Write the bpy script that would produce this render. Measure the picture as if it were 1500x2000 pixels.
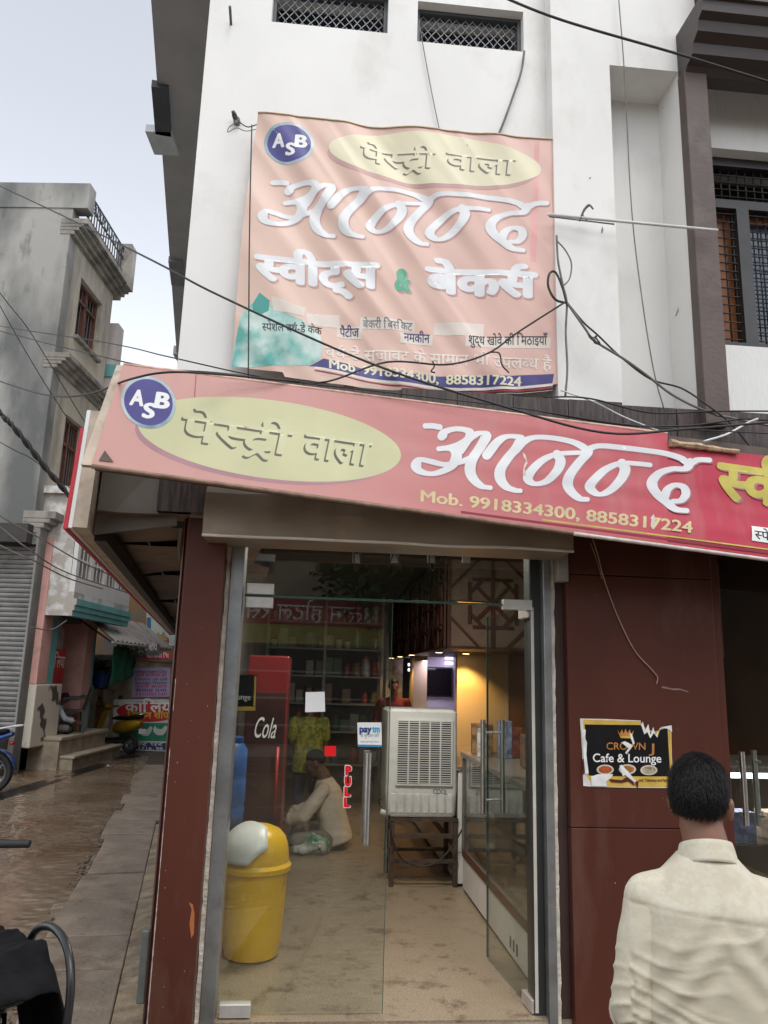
import bpy, bmesh, math, random
from mathutils import Vector, Matrix, noise
random.seed(7)
R = math.radians
sc = bpy.context.scene
for o in list(bpy.data.objects): bpy.data.objects.remove(o)

# ---------------------------------------------------------------- camera
FPX = 1500.0                      # focal length in photo pixels (1500 x 2000 frame)
CAM = Vector((0.0, 0.0, 1.85))
PITCH, ROLL = R(12.13), R(1.64)
M3 = (Matrix.Rotation(math.pi/2 + PITCH, 4, 'X') @ Matrix.Rotation(ROLL, 4, 'Z')).to_3x3()
cam_d = bpy.data.cameras.new('camera'); cam = bpy.data.objects.new('camera', cam_d)
sc.collection.objects.link(cam); sc.camera = cam
cam.matrix_world = Matrix.Translation(CAM) @ M3.to_4x4()
cam_d.sensor_fit = 'VERTICAL'; cam_d.sensor_height = 36.0; cam_d.lens = 36.0*FPX/2000.0
cam_d.clip_start = 0.05; cam_d.clip_end = 2000

# ---------------------------------------------------------------- sky, sun, exposure (overcast)
SUN_EL, SUN_AZ = R(58), R(158)
w = bpy.data.worlds.new('World'); sc.world = w; w.use_nodes = True
nt = w.node_tree; nt.nodes.clear()
sky = nt.nodes.new('ShaderNodeTexSky'); sky.sky_type = 'NISHITA'; sky.sun_disc = False
sky.sun_elevation = SUN_EL; sky.sun_rotation = SUN_AZ; sky.air_density = 1.0; sky.dust_density = 1.0; sky.ozone_density = 1.0
hs = nt.nodes.new('ShaderNodeHueSaturation'); hs.inputs['Saturation'].default_value = 0.24
bg = nt.nodes.new('ShaderNodeBackground'); bg.inputs['Strength'].default_value = 0.15
wo = nt.nodes.new('ShaderNodeOutputWorld')
nt.links.new(sky.outputs[0], hs.inputs['Color']); nt.links.new(hs.outputs[0], bg.inputs[0]); nt.links.new(bg.outputs[0], wo.inputs[0])
sd = bpy.data.lights.new('sun', 'SUN'); sd.energy = .55; sd.angle = R(24); sd.color = (1, .97, .93)
so = bpy.data.objects.new('sun', sd); sc.collection.objects.link(so)
sun_dir = Vector((math.sin(SUN_AZ)*math.cos(SUN_EL), math.cos(SUN_AZ)*math.cos(SUN_EL), math.sin(SUN_EL)))
so.rotation_euler = sun_dir.to_track_quat('Z', 'Y').to_euler()
vs = sc.view_settings; vs.view_transform = 'Standard'; vs.look = 'None'; vs.gamma = 1; vs.exposure = 1.05; vs.use_curve_mapping = False
sc.cycles.use_denoising = True
sc.cycles.max_bounces = 10; sc.cycles.transparent_max_bounces = 24
sc.cycles.sample_clamp_indirect = 6

# ---------------------------------------------------------------- helpers: projection planes of the place
def ray(px, py): return M3 @ Vector(((px-750)/FPX, -(py-1000)/FPX, -1.0))
def at_y(px, py, y):
    d = ray(px, py); return CAM + d*((y-CAM.y)/d.y)
def at_z(px, py, z):
    d = ray(px, py); return CAM + d*((z-CAM.z)/d.z)
class Plane:
    def __init__(s, o, e1, e2):
        s.o = Vector(o); s.e1 = Vector(e1).normalized(); s.e2 = Vector(e2).normalized(); s.n = s.e1.cross(s.e2).normalized()
    def hit(s, px, py):
        d = ray(px, py); return CAM + d*((s.o-CAM).dot(s.n)/d.dot(s.n))
    def uv(s, px, py):
        q = s.hit(px, py)-s.o; return q.dot(s.e1), q.dot(s.e2)
    def p(s, u, v, w=0.0): return s.o + s.e1*u + s.e2*v + s.n*w
    def off(s, w): return Plane(s.o+s.n*w, s.e1, s.e2)
YAW = R(5)
FP = Plane((0, 3.95, 0), (math.cos(YAW), math.sin(YAW), 0), (0, 0, 1))     # shop front; n points to the street
def L(u, z, w): return FP.p(u, z, w)
def UV(px, py, w=0.0): return FP.off(w).uv(px, py)

# ---------------------------------------------------------------- helpers: meshes and objects
class MB:
    def __init__(s): s.v = []; s.f = []; s.mi = []
    def add(s, vs, fs, m=0):
        b = len(s.v); s.v += [tuple(q) for q in vs]; s.f += [tuple(b+i for i in f) for f in fs]; s.mi += [m]*len(fs)
    def quad(s, a, b, c, d, m=0): s.add([a, b, c, d], [(0, 1, 2, 3)], m)
    def hexa(s, p, m=0):   # 8 corners: bottom 4 (ccw from above), top 4
        s.add(p, [(3, 2, 1, 0), (4, 5, 6, 7), (0, 1, 5, 4), (1, 2, 6, 5), (2, 3, 7, 6), (3, 0, 4, 7)], m)
    def box(s, c, size, ax=None, m=0):
        c = Vector(c); hx, hy, hz = [q/2 for q in size]
        X, Y, Z = ax if ax else (Vector((1, 0, 0)), Vector((0, 1, 0)), Vector((0, 0, 1)))
        s.hexa([c+X*a*hx+Y*b*hy+Z*k*hz for k in (-1, 1) for a, b in ((-1, -1), (1, -1), (1, 1), (-1, 1))], m)
    def fbox(s, u0, u1, z0, z1, w0, w1, m=0):   # box in shop-front coordinates
        s.hexa([L(a, z, q) for z in (z0, z1) for a, q in ((u0, w1), (u1, w1), (u1, w0), (u0, w0))], m)
    def pbox(s, P, u0, u1, v0, v1, w0, w1, m=0):
        s.hexa([P.p(a, z, q) for z in (v0, v1) for a, q in ((u0, w1), (u1, w1), (u1, w0), (u0, w0))], m)
    def tube(s, pts, r, n=8, cap=True, m=0):
        pts = [Vector(p) for p in pts]; rs = r if isinstance(r, (list, tuple)) else [r]*len(pts)
        T = []
        for i in range(len(pts)):
            t = pts[min(i+1, len(pts)-1)]-pts[max(i-1, 0)]; T.append(t.normalized() if t.length > 1e-9 else Vector((0, 0, 1)))
        up = Vector((0, 0, 1)) if abs(T[0].z) < .9 else Vector((1, 0, 0))
        x = T[0].cross(up).normalized(); vs = []
        for i, p in enumerate(pts):
            x = (x - T[i]*x.dot(T[i]))
            x = x.normalized() if x.length > 1e-6 else T[i].orthogonal().normalized()
            y = T[i].cross(x)
            for k in range(n):
                a = 2*math.pi*k/n; vs.append(p + (x*math.cos(a)+y*math.sin(a))*rs[i])
        fs = [(i*n+k, i*n+(k+1) % n, (i+1)*n+(k+1) % n, (i+1)*n+k) for i in range(len(pts)-1) for k in range(n)]
        if cap: fs += [tuple(range(n-1, -1, -1)), tuple((len(pts)-1)*n+k for k in range(n))]
        s.add(vs, fs, m)
    def lathe(s, c, prof, n=32, ax=None, sx=1, sy=1, m=0):
        c = Vector(c); X, Y, Z = ax if ax else (Vector((1, 0, 0)), Vector((0, 1, 0)), Vector((0, 0, 1)))
        vs = [c + X*(r*math.cos(2*math.pi*k/n)*sx) + Y*(r*math.sin(2*math.pi*k/n)*sy) + Z*z for r, z in prof for k in range(n)]
        fs = [(i*n+k, i*n+(k+1) % n, (i+1)*n+(k+1) % n, (i+1)*n+k) for i in range(len(prof)-1) for k in range(n)]
        fs += [tuple(range(n-1, -1, -1)), tuple((len(prof)-1)*n+k for k in range(n))]
        s.add(vs, fs, m)
    def ball(s, c, r, n=14, k=9, ax=None, m=0):
        rx, ry, rz = r if isinstance(r, (list, tuple)) else (r, r, r); c = Vector(c)
        X, Y, Z = ax if ax else (Vector((1, 0, 0)), Vector((0, 1, 0)), Vector((0, 0, 1)))
        vs = []
        for i in range(k+1):
            t = math.pi*(i+.02)/(k+.04)
            for j in range(n):
                a = 2*math.pi*j/n; vs.append(c+X*(rx*math.sin(t)*math.cos(a))+Y*(ry*math.sin(t)*math.sin(a))-Z*(rz*math.cos(t)))
        fs = [(i*n+j, i*n+(j+1) % n, (i+1)*n+(j+1) % n, (i+1)*n+j) for i in range(k) for j in range(n)]
        fs += [tuple(range(n-1, -1, -1)), tuple(k*n+j for j in range(n))]
        s.add(vs, fs, m)
    def loft(s, rings, m=0, cap=True):
        n = len(rings[0]); vs = [p for r in rings for p in r]
        fs = [(i*n+k, i*n+(k+1) % n, (i+1)*n+(k+1) % n, (i+1)*n+k) for i in range(len(rings)-1) for k in range(n)]
        if cap: fs += [tuple(range(n-1, -1, -1)), tuple((len(rings)-1)*n+k for k in range(n))]
        s.add(vs, fs, m)
    def mesh(s, name='mesh'):
        me = bpy.data.meshes.new(name); me.from_pydata(s.v, [], s.f); me.update()
        if any(s.mi): me.polygons.foreach_set('material_index', s.mi)
        return me
    def build(s, name, mat, parent=None, smooth=False, bevel=0, fix=True):
        me = s.mesh(name)
        if fix:
            bm = bmesh.new(); bm.from_mesh(me); bmesh.ops.recalc_face_normals(bm, faces=bm.faces); bm.to_mesh(me); bm.free()
        return obj(name, me, mat, parent, smooth, bevel)
def obj(name, me, mat, parent=None, smooth=False, bevel=0):
    o = bpy.data.objects.new(name, me); sc.collection.objects.link(o)
    for m in (mat if isinstance(mat, (list, tuple)) else [mat]): me.materials.append(m)
    if smooth:
        me.polygons.foreach_set('use_smooth', [True]*len(me.polygons))
        if isinstance(smooth, float):
            bm = bmesh.new(); bm.from_mesh(me)
            for e in bm.edges:
                if len(e.link_faces) == 2 and e.calc_face_angle(0) > smooth: e.smooth = False
            bm.to_mesh(me); bm.free()
    if bevel:
        b = o.modifiers.new('bevel', 'BEVEL'); b.width = bevel; b.segments = 2; b.limit_method = 'ANGLE'; b.angle_limit = R(40)
    if parent:
        o.parent = parent
        lp = parent
        mw = Matrix.Identity(4)
        chain = []
        while lp: chain.append(lp); lp = lp.parent
        for q in reversed(chain): mw = mw @ q.matrix_parent_inverse @ q.matrix_basis
        o.matrix_parent_inverse = mw.inverted()
    return o
def tag(o, label=None, cat=None, group=None, kind=None):
    if label: o['label'] = label
    if cat: o['category'] = cat
    if group: o['group'] = group
    if kind: o['kind'] = kind
    return o
def thing(name, label, cat, loc=(0, 0, 0), group=None):
    o = bpy.data.objects.new(name, None); sc.collection.objects.link(o); o.location = loc; o.empty_display_size = .1
    return tag(o, label, cat, group)
def struct(name, mb, mat, **k): return tag(mb.build(name, mat, **k), kind='structure')

# ---------------------------------------------------------------- helpers: procedural materials
_M = {}
def pm(name, col, rough=.6, var=.12, scale=6.0, bump=.0, bscale=40.0, metal=0.0, spec=.5, col2=None, amt=.5, stretch=(1, 1, 1), detail=6.0, sharp=(.35, .65), coat=0, sub=None, dirt=None, dscale=2.0, damt=(.55, .75)):
    if name in _M: return _M[name]
    m = bpy.data.materials.new(name); m.use_nodes = True; nt = m.node_tree; N = nt.nodes; Lk = nt.links
    b = N['Principled BSDF']; b.inputs['Roughness'].default_value = rough; b.inputs['Metallic'].default_value = metal
    b.inputs['Specular IOR Level'].default_value = spec; b.inputs['Coat Weight'].default_value = coat
    g = N.new('ShaderNodeNewGeometry'); mp = N.new('ShaderNodeMapping'); mp.inputs['Scale'].default_value = stretch
    Lk.new(g.outputs['Position'], mp.inputs[0])
    n = N.new('ShaderNodeTexNoise'); n.inputs['Scale'].default_value = scale; n.inputs['Detail'].default_value = detail
    Lk.new(mp.outputs[0], n.inputs['Vector'])
    rm = N.new('ShaderNodeValToRGB'); rm.color_ramp.elements[0].position = sharp[0]; rm.color_ramp.elements[1].position = sharp[1]
    c2 = col2 if col2 else tuple(c*(1-var) for c in col); c1 = col if col2 else tuple(min(1, c*(1+var*.6)) for c in col)
    rm.color_ramp.elements[0].color = (*c2, 1); rm.color_ramp.elements[1].color = (*c1, 1)
    Lk.new(n.outputs[0], rm.inputs[0]); last = rm.outputs[0]
    if dirt:
        n3 = N.new('ShaderNodeTexNoise'); n3.inputs['Scale'].default_value = dscale; n3.inputs['Detail'].default_value = 8; n3.inputs['Roughness'].default_value = .65
        Lk.new(mp.outputs[0], n3.inputs['Vector'])
        mr = N.new('ShaderNodeMapRange'); mr.inputs['From Min'].default_value = damt[0]; mr.inputs['From Max'].default_value = damt[1]
        Lk.new(n3.outputs[0], mr.inputs[0])
        mx = N.new('ShaderNodeMixRGB'); mx.inputs[2].default_value = (*dirt, 1); Lk.new(mr.outputs[0], mx.inputs[0]); Lk.new(last, mx.inputs[1]); last = mx.outputs[0]
    Lk.new(last, b.inputs['Base Color'])
    if bump:
        n2 = N.new('ShaderNodeTexNoise'); n2.inputs['Scale'].default_value = bscale; n2.inputs['Detail'].default_value = 5
        Lk.new(mp.outputs[0], n2.inputs['Vector'])
        bp = N.new('ShaderNodeBump'); bp.inputs['Strength'].default_value = bump; bp.inputs['Distance'].default_value = .02
        Lk.new(n2.outputs[0], bp.inputs['Height']); Lk.new(bp.outputs[0], b.inputs['Normal'])
    _M[name] = m; return m
def emis(name, col, strength):
    if name in _M: return _M[name]
    m = bpy.data.materials.new(name); m.use_nodes = True; b = m.node_tree.nodes['Principled BSDF']
    b.inputs['Base Color'].default_value = (*col, 1); b.inputs['Emission Color'].default_value = (*col, 1); b.inputs['Emission Strength'].default_value = strength
    _M[name] = m; return m
def glass(name, tint=(.9, .95, .93), rough=.0, dust=.04, refl=1.4):
    if name in _M: return _M[name]
    m = bpy.data.materials.new(name); m.use_nodes = True; nt = m.node_tree; N = nt.nodes; N.clear(); Lk = nt.links
    o = N.new('ShaderNodeOutputMaterial'); t = N.new('ShaderNodeBsdfTransparent'); t.inputs[0].default_value = (*tint, 1)
    gl = N.new('ShaderNodeBsdfGlossy'); gl.inputs['Roughness'].default_value = rough; gg = N.new('ShaderNodeNewGeometry'); vd = N.new('ShaderNodeVectorMath'); vd.operation = 'DOT_PRODUCT'; Lk.new(gg.outputs['Normal'], vd.inputs[0]); Lk.new(gg.outputs['Incoming'], vd.inputs[1])
    ab = N.new('ShaderNodeMath'); ab.operation = 'ABSOLUTE'; Lk.new(vd.outputs['Value'], ab.inputs[0]); om = N.new('ShaderNodeMath'); om.operation = 'SUBTRACT'; om.inputs[0].default_value = 1.0; Lk.new(ab.outputs[0], om.inputs[1])
    pw = N.new('ShaderNodeMath'); pw.operation = 'POWER'; pw.inputs[1].default_value = 5; Lk.new(om.outputs[0], pw.inputs[0]); fr = N.new('ShaderNodeMath'); fr.operation = 'MULTIPLY_ADD'; fr.inputs[1].default_value = .96; fr.inputs[2].default_value = .04; Lk.new(pw.outputs[0], fr.inputs[0])
    ml = N.new('ShaderNodeMath'); ml.operation = 'MULTIPLY'; ml.inputs[1].default_value = refl; ml.use_clamp = True
    Lk.new(fr.outputs[0], ml.inputs[0])
    m1 = N.new('ShaderNodeMixShader'); Lk.new(ml.outputs[0], m1.inputs[0]); Lk.new(t.outputs[0], m1.inputs[1]); Lk.new(gl.outputs[0], m1.inputs[2])
    df = N.new('ShaderNodeBsdfDiffuse'); df.inputs[0].default_value = (.55, .55, .5, 1)
    g = N.new('ShaderNodeNewGeometry'); n = N.new('ShaderNodeTexNoise'); n.inputs['Scale'].default_value = 5; n.inputs['Detail'].default_value = 7
    Lk.new(g.outputs['Position'], n.inputs['Vector'])
    mr = N.new('ShaderNodeMapRange'); mr.inputs['From Min'].default_value = .35; mr.inputs['From Max'].default_value = .75; mr.inputs['To Min'].default_value = dust*.3; mr.inputs['To Max'].default_value = dust*1.7
    Lk.new(n.outputs[0], mr.inputs[0])
    m2 = N.new('ShaderNodeMixShader'); Lk.new(mr.outputs[0], m2.inputs[0]); Lk.new(m1.outputs[0], m2.inputs[1]); Lk.new(df.outputs[0], m2.inputs[2])
    Lk.new(m2.outputs[0], o.inputs[0]); _M[name] = m; return m

# ---------------------------------------------------------------- helpers: lettering and flat print
_tc = {}
def glyphs(s, bold=0.0, shear=0.0):
    """outline mesh of a string: verts (x, y), faces, width"""
    k = (s, bold, shear)
    if k in _tc: return _tc[k]
    c = bpy.data.curves.new('t', 'FONT'); c.body = s; c.size = 1; c.offset = bold; c.shear = shear; c.resolution_u = 4
    o = bpy.data.objects.new('t', c); sc.collection.objects.link(o)
    me = o.to_mesh(); v = [(q.co.x, q.co.y) for q in me.vertices]; f = [tuple(p.vertices) for p in me.polygons]
    o.to_mesh_clear(); bpy.data.objects.remove(o); bpy.data.curves.remove(c)
    _tc[k] = (v, f); return _tc[k]
_ac = {}
def advance(ch):
    if ch not in _ac:
        a = max(x for x, y in glyphs('||')[0]); b = max(x for x, y in glyphs('|'+ch+'|')[0]); _ac[ch] = b-(a)
    return _ac[ch]
def clip_right(v, f, x1):
    bm = bmesh.new(); vv = [bm.verts.new((x, y, 0)) for x, y in v]
    for q in f:
        try: bm.faces.new([vv[i] for i in q])
        except ValueError: pass
    bmesh.ops.bisect_plane(bm, geom=bm.verts[:]+bm.edges[:]+bm.faces[:], plane_co=(x1, 0, 0), plane_no=(1, 0, 0), clear_outer=True)
    bm.verts.index_update(); V = [(q.co.x, q.co.y) for q in bm.verts]; Fs = [tuple(q.index for q in g.verts) for g in bm.faces]; bm.free(); return V, Fs
def line_text(items, bold=0.0, shear=0.0):
    """items: a string, or a list of pieces; '~X' = half letter, '^' = reph over the last letter, 'v' = ra under the last letter"""
    if isinstance(items, str): return glyphs(items, bold, shear)
    V, Fs, x = [], [], 0.0; last = 0
    def put(v, f, dx):
        b = len(V); V.extend((q[0]+dx, q[1]) for q in v); Fs.extend(tuple(b+i for i in g) for g in f)
    for it in items:
        if it == '^':
            c = last+.02; put(*stroke2([(c+.30, .62), (c+.30, .70), (c+.36, .77), (c+.45, .78)], .07+bold, .07+bold)[:2], dx=-.0)
        elif it == 'v':
            c = last+.27; put(*stroke2([(c-.16, -.17), (c, -.02), (c+.16, -.17)], .07+bold, .07+bold)[:2], dx=0)
        elif it.startswith('~'):
            v, f = glyphs(it[1], bold, shear); a = advance(it[1]); v, f = clip_right(v, f, a-.20); put(v, f, x); last = x; x += a-.21
        else:
            v, f = glyphs(it, bold, shear); put(v, f, x); last = x; x += sum(advance(q) for q in it)-(.07 if it == 'ि' else 0)
    return V, Fs
def smooth_path(pts, k=6):
    pts = [Vector((p[0], p[1])) for p in pts]; P = [pts[0]*2-pts[1]]+pts+[pts[-1]*2-pts[-2]]; out = []
    for i in range(1, len(P)-2):
        for j in range(k):
            t = j/k; a, b, c, d = P[i-1], P[i], P[i+1], P[i+2]
            out.append(.5*((2*b)+(c-a)*t+(2*a-5*b+4*c-d)*t*t+(3*b-a-3*c+d)*t**3))
    out.append(pts[-1]); return out
def stroke2(pts, wx, wy, k=6, taper=None):
    """pen stroke with a nib wx wide and wy high: verts, faces"""
    c = smooth_path(pts, k); V = []; n = len(c)
    for i, p in enumerate(c):
        t = (c[min(i+1, n-1)]-c[max(i-1, 0)]); t = t.normalized() if t.length else Vector((1, 0)); nn = Vector((-t.y, t.x))
        wd = math.sqrt((wx*nn.x)**2+(wy*nn.y)**2)*.5
        if taper: wd *= taper(i/(n-1))
        e = wd*.0
        V += [tuple(p+nn*wd), tuple(p-nn*wd)]
    Fs = [(2*i, 2*i+1, 2*i+3, 2*i+2) for i in range(n-1)]
    for end, (p, q) in ((0, (c[0], c[1])), (n-1, (c[-1], c[-2]))):     # round ends
        d = (p-q).normalized(); a = Vector(V[2*end]); b = Vector(V[2*end+1]); r = (a-b)/2; m = (a+b)/2
        ids = [2*end]
        for j in range(1, 6):
            th = math.pi*j/6; V.append(tuple(m+r*math.cos(th)+d*r.length*math.sin(th))); ids.append(len(V)-1)
        ids.append(2*end+1); Fs.append(tuple(ids))
    return V, Fs
def ellipse2(cx, cy, a, b, rot=0.0, n=64, r0=0.0):
    V = []; ct, st = math.cos(rot), math.sin(rot)
    for k in range(n):
        t = 2*math.pi*k/n; x, y = a*math.cos(t), b*math.sin(t); V.append((cx+x*ct-y*st, cy+x*st+y*ct))
    return V, [tuple(range(n))]
class Sheet:
    """a printed sheet on a plane; wob(u, v) is the height of its creases"""
    def __init__(s, P, wob=None, cell=.035, hs=1.0): s.P = P; s.hs = hs; s.wob = wob or (lambda u, v: 0.0); s.cell = cell
    def pt(s, u, v, h=0.0): return s.P.p(u, v, s.wob(u, v)+h)
    def print(s, name, V, Fs, mat, parent, h, px=True, smooth=True, layer=None):
        """V in photo pixels (px) or sheet metres; cut to the sheet's creases and laid h above it"""
        uv = [s.P.uv(*q) for q in V] if px else V
        bm = bmesh.new(); vv = [bm.verts.new((a, b, (i//layer)*.00016 if layer else 0)) for i, (a, b) in enumerate(uv)]
        for g in Fs:
            try: bm.faces.new([vv[i] for i in g])
            except ValueError: pass
        bmesh.ops.triangulate(bm, faces=[f for f in bm.faces if len(f.verts) > 4])
        us = [q[0] for q in uv]; vs_ = [q[1] for q in uv]
        for lo, hi, no in ((min(us), max(us), (1, 0, 0)), (min(vs_), max(vs_), (0, 1, 0))):
            x = math.floor(lo/s.cell)*s.cell+s.cell
            while x < hi:
                bmesh.ops.bisect_plane(bm, geom=bm.verts[:]+bm.edges[:]+bm.faces[:], plane_co=(x*no[0], x*no[1], 0), plane_no=no); x += s.cell
        for q in bm.verts: q.co = s.pt(q.co.x, q.co.y, (h+q.co.z)*s.hs)
        bmesh.ops.triangulate(bm, faces=bm.faces)
        for f in bm.faces: f.normal_update()
        flip = [f for f in bm.faces if f.normal.dot(s.P.n) < 0]
        bmesh.ops.reverse_faces(bm, faces=flip)
        me = bpy.data.meshes.new(name); bm.to_mesh(me); bm.free()
        return obj(name, me, mat, parent, smooth)
    def text(s, name, items, p0, p1, up, mat, parent, h, bold=0.0, shear=0.0):
        """baseline from photo pixel p0 to p1; up = pixel vector for one em"""
        V, Fs = line_text(items, 0.0, shear)
        ex = bold
        if ex > 0:
            V0, F0 = V, Fs; V, Fs = [], []
            for sx_, sy_ in [(0, 0)]+[(ex*math.cos(k*.785), ex*.7*math.sin(k*.785)) for k in range(8)]:
                b0 = len(V); V += [(x+sx_, y+sy_) for x, y in V0]; Fs += [tuple(b0+i for i in g) for g in F0]
            NL = len(V0)
        else: NL = None
        x0 = min(q[0] for q in V); x1 = max(q[0] for q in V); W = x1-x0
        ax = ((p1[0]-p0[0])/W, (p1[1]-p0[1])/W)
        pts = [(p0[0]+(x-x0)*ax[0]+y*up[0], p0[1]+(x-x0)*ax[1]+y*up[1]) for x, y in V]
        return s.print(name, pts, Fs, mat, parent, h, layer=NL)
def catenary(a, b, sag, n=14):
    a, b = Vector(a), Vector(b); return [a.lerp(b, i/n)-Vector((0, 0, sag*4*(i/n)*(1-i/n))) for i in range(n+1)]
def spline3(pts, k=6):
    P = [Vector(p) for p in pts]; P = [P[0]*2-P[1]]+P+[P[-1]*2-P[-2]]; out = []
    for i in range(1, len(P)-2):
        a, b, c, d = P[i-1], P[i], P[i+1], P[i+2]
        for j in range(k):
            t = j/k; out.append(.5*((2*b)+(c-a)*t+(2*a-5*b+4*c-d)*t*t+(3*b-a-3*c+d)*t**3))
    out.append(P[-2]); return out

# ================================================================ materials of the place
WHITE = pm('white_plaster', (.80, .79, .76), .85, .05, 1.6, .05, 30, dirt=(.62, .59, .53), dscale=2.1, damt=(.54, .84), stretch=(1, 1, .6))
WHITE2 = pm('white_plaster_side', (.76, .755, .73), .85, .06, 1.4, .2, 50, dirt=(.58, .55, .50), dscale=2.2, damt=(.55, .82), stretch=(1, 1, .3))
BROWN = pm('brown_laminate', (.090, .027, .0175), .42, .15, 2.2, .06, 18, spec=.28, dirt=(.135, .072, .053), dscale=3.4, damt=(.55, .85), stretch=(1, 1, .3))
BROWN_P = pm('brown_paint', (.105, .075, .065), .6, .15, 3, .15, 40, dirt=(.16, .13, .115), dscale=4, damt=(.55, .8))
DARKB = pm('dark_brown_paint', (.045, .030, .026), .45, .25, 3, .1, 30, stretch=(.3, 1, 1))
TILE = pm('brown_wood_tile', (.085, .058, .050), .45, .0, 9, .2, 40, col2=(.030, .020, .018), stretch=(7, 7, .6), sharp=(.38, .62))
ALU = pm('aluminium', (.32, .33, .33), .42, .18, 6, .05, 60, metal=.75, dirt=(.20, .19, .17), dscale=7, damt=(.5, .8))
STEEL = pm('brushed_steel', (.60, .60, .58), .28, .1, 30, .03, 90, metal=1.0)
PLATE = pm('zinc_plate', (.62, .60, .56), .4, .12, 12, .04, 60, metal=.55)
SHEET = pm('beige_sheet_metal', (.31, .24, .175), .42, .18, 2.5, .10, 6, metal=.1, dirt=(.22, .16, .11), dscale=3.5, damt=(.52, .72))
RUST = pm('rusty_sheet', (.115, .085, .066), .7, .3, 4, .2, 25, dirt=(.05, .03, .022), dscale=3, damt=(.45, .65))
BLACKM = pm('black_metal', (.022, .022, .024), .45, .2, 12)
DARK = pm('dark_void', (.016, .015, .014), .9, .2, 4)
PLASTER = pm('raw_plaster_edge', (.62, .56, .47), .9, .25, 14, .5, 50)
GLASS = glass('shop_glass', (.93, .96, .945), 0, .004, 2.3); GLASS2 = glass('clear_door_glass', (.93, .96, .945), 0, .004, 1.1)
GLASS3 = glass('right_window_glass', (.90, .93, .915), 0, .003, .55)
GLASSW = glass('window_glass', (.45, .47, .46), .02, .05)
WOOD = pm('varnished_wood', (.30, .105, .03), .4, .3, 6, .05, 30, stretch=(6, 6, .7))
ROPE = pm('black_cable', (.020, .019, .020), .55, .3, 10)
GREYC = pm('grey_cable', (.16, .14, .13), .6, .25, 12)
WHITEC = pm('white_pipe', (.66, .66, .64), .5, .1, 12)

# ================================================================ road and pavement
def nodes_mat(name):
    m = bpy.data.materials.new(name); m.use_nodes = True; return m, m.node_tree.nodes, m.node_tree.links, m.node_tree.nodes['Principled BSDF']
def road_mat():
    m, N, Lk, b = nodes_mat('wet_muddy_road')
    g = N.new('ShaderNodeNewGeometry')
    n1 = N.new('ShaderNodeTexNoise'); n1.inputs['Scale'].default_value = .9; n1.inputs['Detail'].default_value = 7
    n2 = N.new('ShaderNodeTexNoise'); n2.inputs['Scale'].default_value = 14; n2.inputs['Detail'].default_value = 6
    for n in (n1, n2): Lk.new(g.outputs['Position'], n.inputs['Vector'])
    r1 = N.new('ShaderNodeValToRGB'); r1.color_ramp.elements[0].position = .35; r1.color_ramp.elements[1].position = .68
    r1.color_ramp.elements[0].color = (.135, .095, .062, 1); r1.color_ramp.elements[1].color = (.20, .150, .105, 1)
    Lk.new(n1.outputs[0], r1.inputs[0])
    mx = N.new('ShaderNodeMixRGB'); mx.blend_type = 'MULTIPLY'; mx.inputs[0].default_value = .5
    r2 = N.new('ShaderNodeValToRGB'); r2.color_ramp.elements[0].position = .3; r2.color_ramp.elements[0].color = (.45, .42, .4, 1); r2.color_ramp.elements[1].position = .6
    Lk.new(n2.outputs[0], r2.inputs[0]); Lk.new(r1.outputs[0], mx.inputs[1]); Lk.new(r2.outputs[0], mx.inputs[2]); Lk.new(mx.outputs[0], b.inputs['Base Color'])
    mr = N.new('ShaderNodeMapRange'); mr.inputs['From Min'].default_value = .38; mr.inputs['From Max'].default_value = .62; mr.inputs['To Min'].default_value = .06; mr.inputs['To Max'].default_value = .30
    Lk.new(n1.outputs[0], mr.inputs[0]); Lk.new(mr.outputs[0], b.inputs['Roughness'])
    mp = N.new('ShaderNodeMapping'); mp.inputs['Rotation'].default_value = (0, 0, R(-12)); mp.inputs['Scale'].default_value = (7, 17, 5)
    Lk.new(g.outputs['Position'], mp.inputs[0])
    wv = N.new('ShaderNodeTexNoise'); wv.inputs['Scale'].default_value = 1.0; wv.inputs['Detail'].default_value = 3; wv.inputs['Distortion'].default_value = .7
    Lk.new(mp.outputs[0], wv.inputs['Vector'])
    bp = N.new('ShaderNodeBump'); bp.inputs['Strength'].default_value = 1.0; bp.inputs['Distance'].default_value = .03; Lk.new(wv.outputs[0], bp.inputs['Height'])
    bp2 = N.new('ShaderNodeBump'); bp2.inputs['Strength'].default_value = .25; bp2.inputs['Distance'].default_value = .01; Lk.new(n2.outputs[0], bp2.inputs['Height']); Lk.new(bp.outputs[0], bp2.inputs['Normal'])
    Lk.new(bp2.outputs[0], b.inputs['Normal']); return m
ROAD = road_mat()
mb = MB(); nx = 60
g = [[(-150+300*i/nx, -150+300*j/nx, -.03) for i in range(nx+1)] for j in range(nx+1)]
mb.add([q for r_ in g for q in r_], [(j*(nx+1)+i, j*(nx+1)+i+1, (j+1)*(nx+1)+i+1, (j+1)*(nx+1)+i) for j in range(nx) for i in range(nx)])
struct('ground', mb, pm('ground_dust', (.15, .12, .09), .9, .3, 2), fix=False)
mb = MB(); xs = [-9+19*i/76 for i in range(77)]; ys = [-13+35*j/140 for j in range(141)]
vv = [(x, y, .006*noise.noise((x*1.3, y*1.3, 0))+.012*noise.noise((x*.4, y*.4, 3))) for y in ys for x in xs]
mb.add(vv, [(j*77+i, j*77+i+1, (j+1)*77+i+1, (j+1)*77+i) for j in range(140) for i in range(76)])
struct('road', mb, ROAD, smooth=True, fix=False)
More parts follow.
